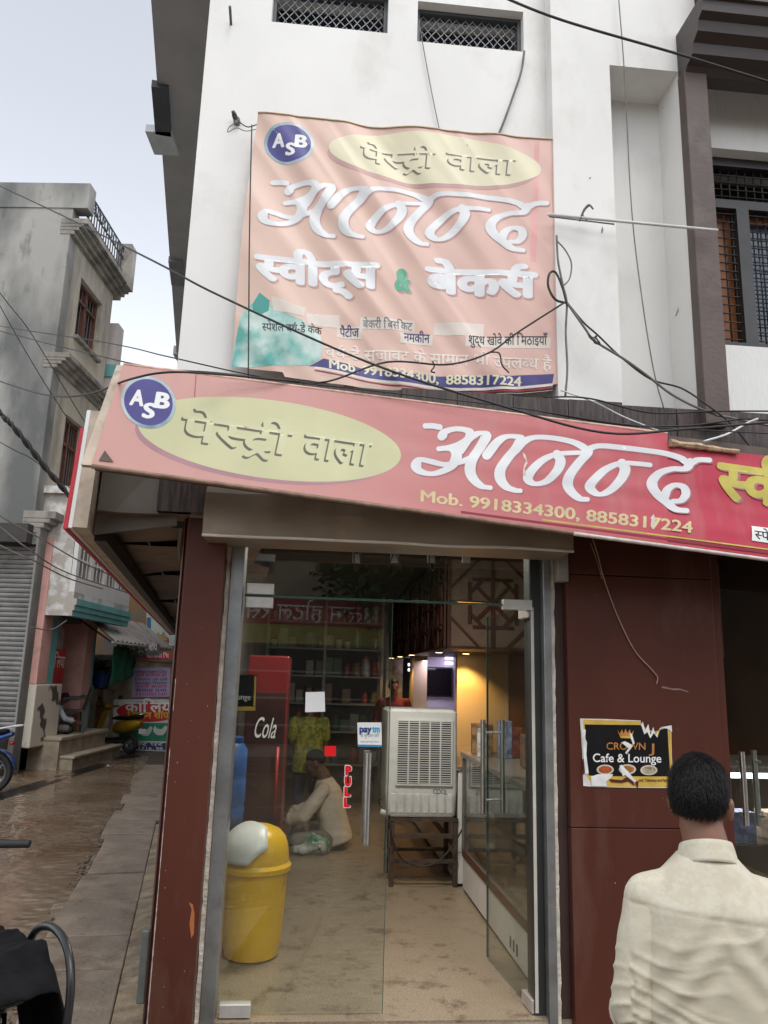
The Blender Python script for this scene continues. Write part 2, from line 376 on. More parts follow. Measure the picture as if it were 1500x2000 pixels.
# rain water running down the lane, with real ripples
def water_mat():
    m, N, Lk, b = nodes_mat('muddy_water'); g = N.new('ShaderNodeNewGeometry')
    n1 = N.new('ShaderNodeTexNoise'); n1.inputs['Scale'].default_value = 1.1; n1.inputs['Detail'].default_value = 6; n2 = N.new('ShaderNodeTexNoise'); n2.inputs['Scale'].default_value = 26; n2.inputs['Detail'].default_value = 3
    for n in (n1, n2): Lk.new(g.outputs['Position'], n.inputs['Vector'])
    r1 = N.new('ShaderNodeValToRGB'); r1.color_ramp.elements[0].position = .35; r1.color_ramp.elements[1].position = .66; r1.color_ramp.elements[0].color = (.165, .108, .066, 1); r1.color_ramp.elements[1].color = (.27, .205, .145, 1)
    Lk.new(n1.outputs[0], r1.inputs[0]); Lk.new(r1.outputs[0], b.inputs['Base Color']); b.inputs['Roughness'].default_value = .03; b.inputs['IOR'].default_value = 1.4
    bp = N.new('ShaderNodeBump'); bp.inputs['Strength'].default_value = .25; bp.inputs['Distance'].default_value = .006; Lk.new(n2.outputs[0], bp.inputs['Height']); Lk.new(bp.outputs[0], b.inputs['Normal']); return m
mb = MB(); hdw = Vector((math.sin(R(-13.5)), math.cos(R(-13.5)), 0)); hrw = Vector((hdw.y, -hdw.x, 0)); pw0 = L(-1.02, 0, .10); pw0.z = 0; NA, NB = 560, 110; V = []
for j in range(NA+1):
    for i in range(NB+1):
        a_ = -1.5+15.5*(j/NA)**1.25; b_ = -.6-3.1*i/NB-(.03*noise.noise((a_*3, 0, 5)) if i == 0 else 0); p = pw0+hdw*a_+hrw*b_
        wv_ = noise.noise((b_*5.0+.7*noise.noise((a_*2, b_*2, 0)), a_*7.5+1.2*b_, 0))*.6+noise.noise((b_*10, a_*16, 7))*.35
        k_ = .55+.45*noise.noise((a_*.5, b_*.9, 3)); cr = (1-abs(wv_)*1.6)
        V.append((p.x, p.y, .016+.019*k_*cr*cr+.004*noise.noise((a_*1.3, b_*1.3, 1))-(.03 if i in (0, NB) else 0)))
mb.add(V, [(j*(NB+1)+i, (j+1)*(NB+1)+i, (j+1)*(NB+1)+i+1, j*(NB+1)+i+1)[::-1] for j in range(NA) for i in range(NB)])
struct('water', mb, water_mat(), smooth=True, fix=True)
# stone slabs along the side of the shop
SLABM = pm('wet_stone_slab', (.30, .235, .17), .38, .25, 3, .35, 35, dirt=(.17, .12, .08), dscale=4.5, damt=(.47, .66))
hd = Vector((math.sin(R(-13.5)), math.cos(R(-13.5)), 0)); hr = Vector((hd.y, -hd.x, 0))
p_in = L(-1.02, 0, .10); p_in.z = 0
pav = tag(bpy.data.objects.new('pavement', None), kind='structure'); sc.collection.objects.link(pav)
mb = MB(); q0 = p_in - hd*2.4 - hr*.62; q1 = p_in + hd*15 - hr*.62
mb.hexa([q0+Vector((0, 0, -.05)), p_in-hd*2.4+hr*.5+Vector((0, 0, -.05)), p_in+hd*15+hr*.3+Vector((0, 0, -.05)), q1+Vector((0, 0, -.05)),
         q0+Vector((0, 0, .062)), p_in-hd*2.4+hr*.5+Vector((0, 0, .062)), p_in+hd*15+hr*.3+Vector((0, 0, .062)), q1+Vector((0, 0, .062))])
mb.build('bedding', pm('mortar', (.10, .078, .055), .8, .3, 9, .6, 40), pav)
random.seed(3); t = -2.3
while t < 12:
    ln = random.uniform(.62, .92); wd = .66+random.uniform(-.06, .05); z = .088+random.uniform(-.006, .010); tl = random.uniform(-.012, .012)
    a = p_in+hd*(t+.018); b = p_in+hd*(t+ln-.018); nb = MB(); ri = -.16 if t < 6 else 0
    V = [a-hr*wd, a+hr*ri, b+hr*ri, b-hr*(wd+random.uniform(-.02, .02))]
    nb.hexa([q+Vector((0, 0, .04)) for q in V]+[q+Vector((0, 0, z+(tl if i in (0, 3) else 0))) for i, q in enumerate(V)])
    nb.build('slab', SLABM, pav, bevel=.008); t += ln
# narrow sandy cement strip against the wall
mb = MB(); mb.hexa([p_in-hd*2.3-hr*.155+Vector((0, 0, .05)), p_in-hd*2.3+hr*.1+Vector((0, 0, .05)), p_in+hd*6+hr*.05+Vector((0, 0, .05)), p_in+hd*6-hr*.155+Vector((0, 0, .05)),
    p_in-hd*2.3-hr*.155+Vector((0, 0, .093)), p_in-hd*2.3+hr*.1+Vector((0, 0, .12)), p_in+hd*6+hr*.05+Vector((0, 0, .12)), p_in+hd*6-hr*.155+Vector((0, 0, .093))])
mb.build('cement_strip', pm('sandy_cement', (.34, .265, .17), .85, .3, 8, .4, 50, dirt=(.17, .13, .09), dscale=5, damt=(.45, .65)), pav)
# broken rubble at the pavement edge
mb = MB(); random.seed(11)
for i in range(900):
    t = random.uniform(-2, 8); g_ = noise.noise((t*1.7, 2, 0)); 
    if g_ < -.15: continue
    q = p_in+hd*t-hr*(.66+abs(random.gauss(0, .05+.06*max(0, g_)))); s_ = random.uniform(.003, .017)*(1 if random.random() < .93 else 1.8)
    ax_ = Vector((random.gauss(0, 1), random.gauss(0, 1), random.gauss(0, .4))).normalized(); ay_ = ax_.orthogonal().normalized()
    mb.ball(q+Vector((0, 0, .034)), (s_*random.uniform(.6, 1.8), s_*random.uniform(.6, 1.2), s_*.6), 5, 3, (ax_, ay_, ax_.cross(ay_)))
tag(mb.build('rubble', pm('rubble_stone', (.15, .115, .085), .6, .4, 30)), 'broken stone rubble along the edge of the pavement slabs', 'rubble', kind='stuff')

# ================================================================ the shop building
B = thing('shop_building', 'white plastered corner shop building with dark brown ground floor and glass doors', 'building', L(0, .1, 0))
def grid_wall(us, vs_, hole, w0, w1, P=FP):
    """slab between w0 and w1 with the cells hole(u, v) left open"""
    m = MB(); nu, nv = len(us)-1, len(vs_)-1
    solid = [[not hole((us[i]+us[i+1])/2, (vs_[j]+vs_[j+1])/2) for i in range(nu)] for j in range(nv)]
    S = lambda i, j: 0 <= i < nu and 0 <= j < nv and solid[j][i]
    for j in range(nv):
        for i in range(nu):
            if not solid[j][i]: continue
            a, b, c, d = us[i], us[i+1], vs_[j], vs_[j+1]
            m.quad(P.p(a, c, w1), P.p(b, c, w1), P.p(b, d, w1), P.p(a, d, w1)); m.quad(P.p(b, c, w0), P.p(a, c, w0), P.p(a, d, w0), P.p(b, d, w0))
            if not S(i-1, j): m.quad(P.p(a, c, w0), P.p(a, c, w1), P.p(a, d, w1), P.p(a, d, w0))
            if not S(i+1, j): m.quad(P.p(b, c, w1), P.p(b, c, w0), P.p(b, d, w0), P.p(b, d, w1))
            if not S(i, j-1): m.quad(P.p(a, c, w0), P.p(b, c, w0), P.p(b, c, w1), P.p(a, c, w1))
            if not S(i, j+1): m.quad(P.p(a, d, w1), P.p(b, d, w1), P.p(b, d, w0), P.p(a, d, w0))
    return m
W1 = (-.762, -.061, 5.668, 5.975); W2 = (.120, .781, 5.632, 5.925)
ins = lambda u, v, q: q[0] < u < q[1] and q[2] < v < q[3]
ZT = 10.5
grid_wall([-1.13, W1[0], W1[1], W2[0], W2[1], .915], [3.30, W2[2], W1[2], W2[3], W1[3], ZT], lambda u, v: ins(u, v, W1) or ins(u, v, W2), -.25, 0).build('wall', WHITE, B, fix=False)
NI = (1.272, 1.70, 3.30, 5.485)
m = grid_wall([.915, NI[0], NI[1], 1.835], [3.30, NI[3], ZT], lambda u, v: ins(u, v, NI), -.30, .12)
m.quad(L(NI[0], NI[2], -.16), L(NI[1], NI[2], -.16), L(NI[1], NI[3], -.16), L(NI[0], NI[3], -.16)); m.build('wall', WHITE, B, fix=False)
WB = (1.875, 3.05, 3.83, 5.16)
grid_wall([1.835, WB[0], WB[1], 4.6], [3.30, WB[2], WB[3], ZT], lambda u, v: ins(u, v, WB), -.42, -.10).build('wall', WHITE2, B, fix=False)
# side, back and roof masses
sdv = Vector((math.sin(R(-12)), math.cos(R(-12)), 0))
c0 = L(-1.13, 0, -.25); c1 = c0+sdv*26; c2 = L(4.6, 0, -.42)-FP.n*20; c3 = L(4.6, 0, -.42)
m = MB()
for a, b in ((c0, c1), (c1, c2), (c2, c3)):
    m.quad(a+Vector((0, 0, 3.3)), b+Vector((0, 0, 3.3)), b+Vector((0, 0, ZT)), a+Vector((0, 0, ZT)))
m.quad(*[q+Vector((0, 0, ZT-.02)) for q in (c0, c3, c2, c1)])
m.build('side_wall', WHITE2, B, fix=False)
cl = p_in+hr*.02
m = MB(); m.quad(cl+Vector((0, 0, .05)), cl+sdv*24+Vector((0, 0, .05)), cl+sdv*24+Vector((0, 0, 3.4)), cl+Vector((0, 0, 3.4))); m.build('side_wall', BROWN_P, B, fix=False)
# roof slab that juts out over the lane
e0 = at_z(295, 0, ZT); e1_ = at_z(345, 690, ZT); ed = (e1_-e0).normalized()
a = e0-ed*9; b = e1_+ed*5
k0 = L(-1.0, ZT, 0); m = MB()
V = [a, L(-1.13, ZT, .02)+Vector((.25, 0, 0)), c1+Vector((.4, 0, ZT)), b]
for q in V: q.z = 0
m.hexa([q+Vector((0, 0, ZT)) for q in V]+[q+Vector((0, 0, ZT+.35)) for q in V]); m.build('roof_slab', pm('slab_underside', (.30, .30, .30), .9, .08, 2), B, fix=True)
def slab_box(px0, py0, px1, py1, col):
    z = ZT-.10; P0 = at_z(px0, py0, z); P1 = at_z(px1, py1, z)
    return P0, P1
# small shelter boxes and slabs fixed to the lane edge of the roof
for (pa, pb, out, th, col) in (((296, 162), (304, 256), .25, .06, (.05, .055, .065)), ((284, 250), (302, 296), .42, .07, (.42, .46, .47)), ((329, 505), (335, 552), .30, .06, (.16, .17, .18)), ((338, 688), (345, 700), .3, .2, (.3, .3, .3))):
    P0 = at_z(*pa, ZT-.02); P1 = at_z(*pb, ZT-.02); d = (P1-P0).normalized(); r_ = Vector((d.y, -d.x, 0)); m = MB()
    m.hexa([P0+Vector((0, 0, -.06)), P0+r_*out+Vector((0, 0, -.06)), P1+r_*out+Vector((0, 0, -.06)), P1+Vector((0, 0, -.06)), P0+Vector((0, 0, th)), P0+r_*out+Vector((0, 0, th)), P1+r_*out+Vector((0, 0, th)), P1+Vector((0, 0, th))])
    m.build('eave_shelf', pm('eave%d' % pa[0], col, .7), B)
# upper windows with diamond mesh
def mesh_window(q):
    fr = MB(); t = .022
    u0, u1, v0, v1 = q
    fr.fbox(u0, u0+t, v0, v1, -.12, -.06); fr.fbox(u1-t, u1, v0, v1, -.12, -.06); fr.fbox(u0+t, u1-t, v0, v0+t*.8, -.12, -.06); fr.fbox(u0+t, u1-t, v1-t, v1, -.12, -.06)
    wn = fr.build('window', pm('window_frame_dark', (.07, .075, .08), .5), B)
    wm = MB(); s_ = .052; dz = .066; W = u1-u0; H = v1-v0; k = -int(H/dz)-2
    n = int(W/s_)+int(H/dz)+4
    for i in range(-n, n):
        for sg in (1, -1):
            pts = []
            for j in range(0, int(H/dz)*2+3):
                v = v0+j*dz/2; u = u0+i*s_+sg*j*s_/2+(.004*math.sin(i*3.1+j))
                if v > v1 or not u0 < u < u1: 
                    if len(pts) > 1: break
                    pts = []; continue
                pts.append(L(u, v, -.085+.003*sg))
            if len(pts) > 1: wm.tube(pts, .0028, 5)
    wm.build('wire_mesh', pm('galvanised_wire', (.36, .37, .38), .5, .2, 20, metal=.4), wn, smooth=True)
    bk = MB(); bk.fbox(u0+t, u1-t, v0+t, v1-t, -.24, -.20); bk.build('pane', pm('dark_glass', (.025, .028, .038), .15, .4, 3), wn)
mesh_window(W1); mesh_window(W2)
m = MB(); m.fbox(1.69, 1.83, 3.22, 5.42, .125, .21); m.build('column', BROWN_P, B, bevel=.006)
# moulded brown cornices over the right-hand window
def cornice(z0, u0, u1, w0, prof, mat):
    m = MB(); ring = lambda u: [L(u, z0+z, w0+q) for q, z in prof]
    m.loft([ring(u0), ring(u1)]); return m.build('cornice', mat, B)
prof = [(0, 0), (.10, -.01), (.13, .03), (.20, .05), (.215, .11), (.27, .14), (.285, .20), (.33, .22), (.34, .285), (.36, .29), (.36, .32), (0, .34)]
cornice(5.40, 1.70, 4.5, .10, prof, DARKB); cornice(5.78, 1.84, 4.5, .10, [(q*1.15, z*1.3) for q, z in prof], DARKB)
m = MB(); m.fbox(1.72, 4.5, 5.742, 5.76, .05, .47); m.build('ledge_cap', pm('cream_edge', (.55, .52, .46), .8), B)
# barred window at the right
BARW = B
fr = MB(); t = .06; u0, u1, v0, v1 = WB
zt = 4.80
for a, b, c, d in ((u0, u0+t, v0, v1), (u1-t, u1, v0, v1), (u0+t, u1-t, v0, v0+t), (u0+t, u1-t, v1-t, v1), (u0+t, u1-t, zt, zt+.06), (2.19, 2.27, v0+t, zt), (2.56, 2.64, v0+t, zt)):
    fr.fbox(a, b, c, d, -.26, -.18)
wn = fr.build('window', pm('black_frame', (.035, .033, .034), .4, .3, 6), B)
for a, b in ((u0+t, 2.19), (2.27, 2.56)):
    sh = MB()
    sh.fbox(a, a+.035, v0+t, zt, -.30, -.265); sh.fbox(b-.045, b, v0+t, zt, -.30, -.265); sh.fbox(a+.035, b-.045, v0+t, v0+t+.05, -.30, -.265); sh.fbox(a+.035, b-.045, zt-.05, zt, -.30, -.265)
    sh.build('shutter_frame', WOOD, wn)
    gp = MB(); gp.fbox(a+.035, b-.10, v0+t+.05, zt-.05, -.288, -.283); gp.build('pane', pm('blue_dark_glass', (.035, .05, .075), .06, .3, 4, spec=.8), wn)
    lf = MB(); lf.fbox(b-.10, b-.045, v0+t+.05, zt-.05, -.292, -.270); lf.build('shutter_stile', WOOD, wn)
for i in range(11):
    u = u0+t+.03+i*(u1-u0-2*t-.06)/10 if False else u0+t+.02+i*.055
    if u > u1-t: break
    bb = MB(); bb.tube([L(u, v0+t, -.215), L(u, zt, -.215)], .005, 6); bb.build('bar', BLACKM, wn, smooth=True)
for i in range(11):
    u = u0+t+.02+i*.055; bb = MB(); bb.tube([L(u, zt+.06, -.215), L(u, v1-t, -.215)], .005, 6); bb.build('bar', BLACKM, wn, smooth=True)
for i in range(17):
    z = v0+t+.03+i*.057
    if z > zt-.02: break
    bb = MB(); bb.tube([L(u0+t, z, -.207), L(2.64, z, -.207)], .0042, 6); bb.build('bar', BLACKM, wn, smooth=True)
for z in (zt+.10, zt+.15, zt+.20, zt+.25):
    bb = MB(); bb.tube([L(u0+t, z, -.207), L(u1-t, z, -.207)], .0042, 6); bb.build('bar', BLACKM, wn, smooth=True)
m = MB(); m.fbox(u0+.01, u1-.01, v0+.01, v1-.01, -.44, -.43); m.build('window_back', DARK, wn)
# band of dark wood-look tiles over the shop front
random.seed(5); u = -1.14
while u < 4.5:
    tw = .30; m = MB(); m.fbox(u+.002, u+tw-.002, 2.62, 3.335+random.uniform(-.012, .006)-.02*max(0, u-1), .0, .145+random.uniform(-.002, .002)); m.build('tile', TILE, B); u += tw
m = MB(); m.fbox(-1.12, 4.5, 2.60, 3.30, -.2, -.005); m.build('band_backing', DARK, B)
# ---------------- ground floor
FZ = .30
# left pillar
m = MB(); V = [(-1.012, -.25), (-1.012, .065), (-.985, .10), (-.795, .10), (-.795, -.25)]
m.loft([[L(u, z, w) for u, w in V] for z in (.05, 2.62)])
m.build('pillar', BROWN, B, bevel=.003)
# chipped edge: pale paint showing along the corner of the pillar
CH = pm('chipped_putty', (.55, .47, .40), .9, .3, 30)
random.seed(21)
for i in range(34):
    z = .2+abs(random.gauss(.1, .62)); ln = random.uniform(.03, .20)
    if i > 29: z = random.uniform(1.2, 2.2); ln *= .5
    m = MB(); n = 6
    rt = [(z+ln*k/n, random.uniform(.0006, .0022)*(1.6 if z < .7 else 1)) for k in range(n+1)]
    for k in range(n):
        (za, ra), (zb, rb) = rt[k], rt[k+1]
        m.quad(L(-.985-ra, za, .1012-ra*.9), L(-.985+ra*.8, za, .1012), L(-.985+rb*.8, zb, .1012), L(-.985-rb, zb, .1012-rb*.9))
    m.build('paint_chip', CH, B, fix=False)
m = MB()
for q in ([(-.845, .83), (-.83, .80), (-.835, .74), (-.822, .68), (-.812, .70), (-.815, .78), (-.826, .82)],):
    m.add([L(u, z, .1015) for u, z in q], [tuple(range(len(q)))])
m.build('paint_chip', pm('orange_primer', (.42, .13, .035), .8), B)
# ragged plaster seam between pillar and door frame, both sides
def seam(u, w, s):
    m = MB(); n = 90
    for k in range(n):
        z = FZ-.2+k*(2.56-FZ+.2)/n; z2 = z+(2.56-FZ+.2)/n
        f = lambda q: .008+.010*abs(noise.noise((u*9, q*5, 1)))+.004*noise.noise((u, q*23, 4))
        m.quad(L(u-s*f(z), z, w), L(u+s*.012, z, w), L(u+s*.012, z2, w), L(u-s*f(z2), z2, w))
    m.build('plaster_seam', PLASTER, B, fix=False)
seam(-.785, .012, 1); seam(.895, .008, -1)
for a in ((-.80, -.77, -.25, .004), (.885, .955, -.3, -.002)):
    m = MB(); m.fbox(a[0], a[1], .05, 2.6, a[2], a[3]); m.build('door_reveal', pm('reveal_brown', (.05, .025, .02), .6), B)
# aluminium frame
m = MB(); m.fbox(-.772, -.705, FZ-.02, 2.56, -.14, .02); m.build('door_frame', ALU, B, bevel=.004)
m = MB(); m.fbox(.845, .886, FZ-.02, 2.56, -.14, .02); m.build('door_frame', ALU, B, bevel=.004)
m = MB(); m.fbox(.79, .845, FZ-.02, 2.56, -.16, -.04); m.build('door_frame', pm('black_rubber', (.03, .032, .032), .5), B, bevel=.004)
m = MB(); m.fbox(-.705, .845, 2.545, 2.60, -.14, -.01); m.build('door_frame', ALU, B)
# glass: transom, closed left leaf, open right leaf
GW = -.05
m = MB(); m.fbox(-.70, .79, 2.246, 2.545, GW-.006, GW+.006); tr = m.build('transom', GLASS, B)
m = MB(); m.fbox(-.70, .062, FZ+.012, 2.232, GW-.006, GW+.006); lf = tag(m.build('door', GLASS, B), 'closed left glass door leaf')
EDGE = pm('glass_edge', (.05, .11, .09), .2, .1, 9)
m = MB(); m.fbox(.0622, .0650, FZ+.012, 2.232, GW-.006, GW+.006); m.build('glass_edge', EDGE, lf)
m = MB(); m.fbox(-.70, .785, 2.2335, 2.2445, GW-.003, GW+.003); m.build('glass_edge', EDGE, tr)
for z0, z1, pr in ((2.178, 2.232, lf), (2.246, 2.302, tr)):
    m = MB(); m.fbox(-.69, -.553, z0, z1, GW-.022, GW+.022); m.build('patch_fitting', PLATE, pr, bevel=.003)
m = MB(); m.fbox(-.69, -.548, FZ+.006, FZ+.062, GW-.024, GW+.024); m.build('patch_fitting', PLATE, lf, bevel=.003)
m = MB(); m.fbox(.645, .80, 2.215, 2.268, GW-.022, GW+.022); m.build('patch_fitting', PLATE, tr, bevel=.003)
def handle(P0, P1, out, parent, r=.0165):
    m = MB(); m.tube([P0, P1], r, 16); h = m.build('handle', STEEL, parent, smooth=R(40))
    for f in (.14, .86):
        q = P0.lerp(P1, f); m = MB(); m.tube([q, q-out], .007, 8); m.build('handle_post', STEEL, parent, smooth=R(40))
u, z0 = UV(714, 1650, GW+.05); _, z1 = UV(719, 1470, GW+.05)
handle(L(u, z0, GW+.055), L(u, z1, GW+.055), FP.n*.05, lf); handle(L(u, z0, GW-.055), L(u, z1, GW-.055), -FP.n*.05, lf)
# open leaf
hg = L(.80, 0, GW); fe = at_z(966, 1889, FZ); fd = (fe-hg); fd.z = 0; fd = fd.normalized(); DW = .74
P2 = Plane((hg.x, hg.y, 0), fd, (0, 0, 1))
m = MB(); m.pbox(P2, .0, DW, FZ+.012, 2.232, -.006, .006); rf = tag(m.build('door', GLASS2, B), 'right glass door leaf standing open')
m = MB(); m.pbox(P2, DW, DW+.003, FZ+.012, 2.232, -.006, .006); m.build('glass_edge', EDGE, rf)
m = MB(); m.pbox(P2, -.012, -.001, FZ+.012, 2.232, -.008, .008); m.build('door_seal', pm('cream_seal', (.6, .57, .5), .6), rf)
for z0_, z1_ in ((2.178, 2.236), (FZ+.004, FZ+.062)):
    m = MB(); m.pbox(P2, .0, .14, z0_, z1_, -.022, .022); m.build('patch_fitting', PLATE, rf, bevel=.003)
for s_ in (1, -1):
    handle(P2.p(DW-.10, 1.10, .06*s_), P2.p(DW-.10, 1.62, .06*s_), P2.n*.055*s_, rf, .015)
# red PULL letters and red square on the closed leaf, PULL side
RED = pm('red_vinyl', (.78, .012, .02), .35, .05, 9); WV = pm('white_vinyl', (.82, .82, .80), .4, .03, 9)
SH = Sheet(FP.off(GW+.0075), None, .2)
pu = [('P', (673, 1518)), ('U', (672, 1541)), ('L', (671, 1558)), ('L', (670, 1574))]
for ch, (x, y) in [('P', (673, 1514)), ('U', (672, 1535)), ('L', (671, 1555)), ('L', (670, 1576))]:
    SH.text('letter_edge', ch, (x, y), (x+15, y+.5), (0, -27), WV, lf, .0, bold=.10); SH.text('letter', ch, (x+1.2, y-1), (x+13.8, y-.6), (0, -24), RED, lf, .0012, bold=.085)
SH.print('red_square', [(634, 1457), (656, 1457), (656, 1477), (634, 1477)], [(0, 1, 2, 3)], RED, lf, .0)
# shutter box over the door
m = MB(); prf = [(.02, 2.476), (.30, 2.484), (.315, 2.60), (.29, 2.695), (.20, 2.78), (.02, 2.80)]
rings = []
for k in range(40):
    u = -.885+k*(1.80/39); ring = []
    for i, (q, z) in enumerate(prf):
        d = .024*noise.noise((u*3.5, i*2.1, 2))*(1 if i in (1, 2, 3) else 0)
        if i == 1: d += -.02*math.exp(-((u+.35)/.12)**2)
        ring.append(L(u, z+d*.5, q+d))
    rings.append(ring)
m.loft(rings); sb = m.build('shutter_box', SHEET, B, smooth=R(25))
m = MB(); m.tube([L(-.885+k*.09, 2.482+.006*noise.noise((k*.27, 1, 2))-(.0 if k else 0), .306) for k in range(21)], .0075, 6); m.build('lip', pm('pale_lip', (.66, .58, .48), .5), sb, smooth=True)
# hanging plates with cable loops behind the transom
for px, kind in ((697, 1), (771, 2), (843, 1), (911, 0)):
    u, z = UV(px, 1076, -.12); m = MB(); m.fbox(u-.022, u+.022, z-.065, z+.04, -.128, -.12); pl = m.build('shutter_bracket', pm('grey_plate', (.42, .42, .41), .6), B)
    m = MB(); m.tube([L(u, z, -.125), L(u, z, -.112)], .016, 12); m.build('hole', DARK, pl)
    if kind:
        pts = [L(u+.016, z-.01, -.115), L(u+.02, z-.07, -.113), L(u+.004, z-.11, -.112), L(u-.012, z-.07, -.113), L(u-.014, z-.01, -.115)]
        if kind == 2: pts = [L(u-.035, z-.11, -.112), L(u-.02, z-.05, -.112), L(u, z-.01, -.112), L(u+.02, z-.05, -.112), L(u+.04, z-.11, -.112)]
        m = MB(); m.tube(spline3(pts, 5), .0035, 6); m.build('cable_loop', ROPE, pl, smooth=True)
# small white conduit box at the top right of the door
m = MB(); m.fbox(.905, .965, 2.36, 2.55, -.02, .075); m.build('conduit_box', pm('aged_pvc', (.30, .28, .25), .6, .2, 8), B, bevel=.004)
# brown laminate panels right of the door
for z0, z1 in ((.05, 1.155), (1.159, 2.402), (2.406, 2.64)):
    m = MB(); m.fbox(.957, 1.752, z0, z1, -.25, .05); m.build('panel', BROWN, B, bevel=.003)
m = MB()
for i in range(22):
    uu = random.uniform(.97, 1.7); zz = random.uniform(.4, 2.3); s_ = random.uniform(.001, .0035)
    m.add([L(uu+s_*math.cos(k)*random.uniform(.5, 1.3), zz+s_*math.sin(k)*random.uniform(.5, 1.6), .0512) for k in range(6)], [(0, 1, 2, 3, 4, 5)])
for i in range(20):
    uu = random.uniform(-.98, -.8); zz = random.uniform(.2, 2.2); s_ = random.uniform(.001, .003)
    m.add([L(uu+s_*math.cos(k)*random.uniform(.5, 1.3), zz+s_*math.sin(k)*random.uniform(.5, 2.2), .1012) for k in range(6)], [(0, 1, 2, 3, 4, 5)])
m.build('scuff_marks', pm('scuff', (.30, .24, .21), .8), B); B.children[-1]['kind'] = 'stuff'
m = MB(); pts = [(1.445, 1.836), (1.475, 1.832), (1.515, 1.826), (1.545, 1.828), (1.585, 1.818), (1.592, 1.822), (1.545, 1.835), (1.50, 1.835), (1.455, 1.845)]
m.add([L(u, z, .0512) for u, z in pts], [tuple(range(len(pts)))]); m.build('scratch', pm('scuff2', (.22, .14, .12), .7), B)
# right-hand shop window
m = MB(); m.fbox(1.753, 1.80, .05, 2.6, -.3, .03); m.build('window_post', BROWN, B)
m = MB(); m.fbox(3.4, 4.6, .05, 2.62, -.3, .04); m.build('window_post', BROWN, B)
m = MB(); m.fbox(1.80, 2.62, FZ+.01, 2.6, -.106, -.094); g1 = tag(m.build('shop_window', GLASS3, B), 'glass leaf of the right-hand entrance')
m = MB(); m.fbox(2.63, 3.4, FZ+.01, 2.6, -.106, -.094); g2 = m.build('shop_window', GLASS3, B)
u, z0 = UV(1459, 1612, -.05); _, z1 = UV(1450, 1468, -.05)
handle(L(u-.005, z0, -.045), L(u-.005, z1, -.045), FP.n*.055, g1, .015)
handle(L(u+.125, z0-.02, -.155), L(u+.125, z1, -.155), -FP.n*.055, g1, .015)
for a in ((1.80, 3.4, -.01), (-.80, .957, -.012)):
    m = MB(); m.fbox(a[0], a[1], .05, FZ+a[2], -.35, .0); m.build('threshold', pm('stone_step', (.33, .29, .23), .6, .2, 20, .2, 60), B)

# ================================================================ signs
def sheet_mat(name, cL, cR, u_lo, u_hi, P, rough=.45, weave=True, stain=(.55, .4, .36), var=.07):
    """printed cloth whose dye has faded from cR to cL along the sheet"""
    m, N, Lk, b = nodes_mat(name); b.inputs['Roughness'].default_value = rough
    g = N.new('ShaderNodeNewGeometry'); vm = N.new('ShaderNodeVectorMath'); vm.operation = 'DOT_PRODUCT'; vm.inputs[1].default_value = P.e1
    Lk.new(g.outputs['Position'], vm.inputs[0]); o = P.o.dot(P.e1)
    mr = N.new('ShaderNodeMapRange'); mr.inputs['From Min'].default_value = u_lo+o; mr.inputs['From Max'].default_value = u_hi+o; Lk.new(vm.outputs['Value'], mr.inputs[0])
    n = N.new('ShaderNodeTexNoise'); n.inputs['Scale'].default_value = 2.2; n.inputs['Detail'].default_value = 5; Lk.new(g.outputs['Position'], n.inputs['Vector'])
    ad = N.new('ShaderNodeMath'); ad.operation = 'MULTIPLY_ADD'; ad.inputs[1].default_value = .16; Lk.new(n.outputs[0], ad.inputs[0])
    sb_ = N.new('ShaderNodeMath'); sb_.operation = 'SUBTRACT'; sb_.inputs[1].default_value = .08; Lk.new(mr.outputs[0], sb_.inputs[0]); Lk.new(sb_.outputs[0], ad.inputs[2])
    mx = N.new('ShaderNodeMixRGB'); mx.inputs[1].default_value = (*cL, 1); mx.inputs[2].default_value = (*cR, 1); Lk.new(ad.outputs[0], mx.inputs[0])
    n2 = N.new('ShaderNodeTexNoise'); n2.inputs['Scale'].default_value = 9; n2.inputs['Detail'].default_value = 8
    mp = N.new('ShaderNodeMapping'); mp.inputs['Scale'].default_value = (1, 1, .25); Lk.new(g.outputs['Position'], mp.inputs[0]); Lk.new(mp.outputs[0], n2.inputs['Vector'])
    r2 = N.new('ShaderNodeMapRange'); r2.inputs['From Min'].default_value = .5; r2.inputs['From Max'].default_value = .85; r2.inputs['To Max'].default_value = .45; Lk.new(n2.outputs[0], r2.inputs[0])
    m2 = N.new('ShaderNodeMixRGB'); m2.inputs[2].default_value = (*stain, 1); Lk.new(r2.outputs[0], m2.inputs[0]); Lk.new(mx.outputs[0], m2.inputs[1])
    Lk.new(m2.outputs[0], b.inputs['Base Color'])
    n3 = N.new('ShaderNodeTexNoise'); n3.inputs['Scale'].default_value = 120; bp = N.new('ShaderNodeBump'); bp.inputs['Strength'].default_value = .12; bp.inputs['Distance'].default_value = .004
    Lk.new(g.outputs['Position'], n3.inputs['Vector']); Lk.new(n3.outputs[0], bp.inputs['Height']); Lk.new(bp.outputs[0], b.inputs['Normal']); return m
SILVER = pm('silver_print', (.78, .79, .79), .4, .0, 3.2, .05, 80, col2=(.67, .68, .69), stretch=(1, 1, 2), sharp=(.3, .7))
LSHADE = pm('print_shade', (.40, .15, .16), .5, .1, 6); LSHADE2 = pm('print_shade_faded', (.55, .33, .31), .5, .1, 6)
LOGO = pm('logo_blue', (.060, .050, .235), .4, .12, 8); RINGM = pm('logo_ring', (.50, .58, .60), .35, .0, 5, col2=(.10, .22, .27), sharp=(.35, .6))
EMB = pm('embossed_grey', (.135, .125, .095), .6, .2, 8); EMB2 = pm('embossed_grey_faded', (.22, .20, .16), .6, .2, 8)
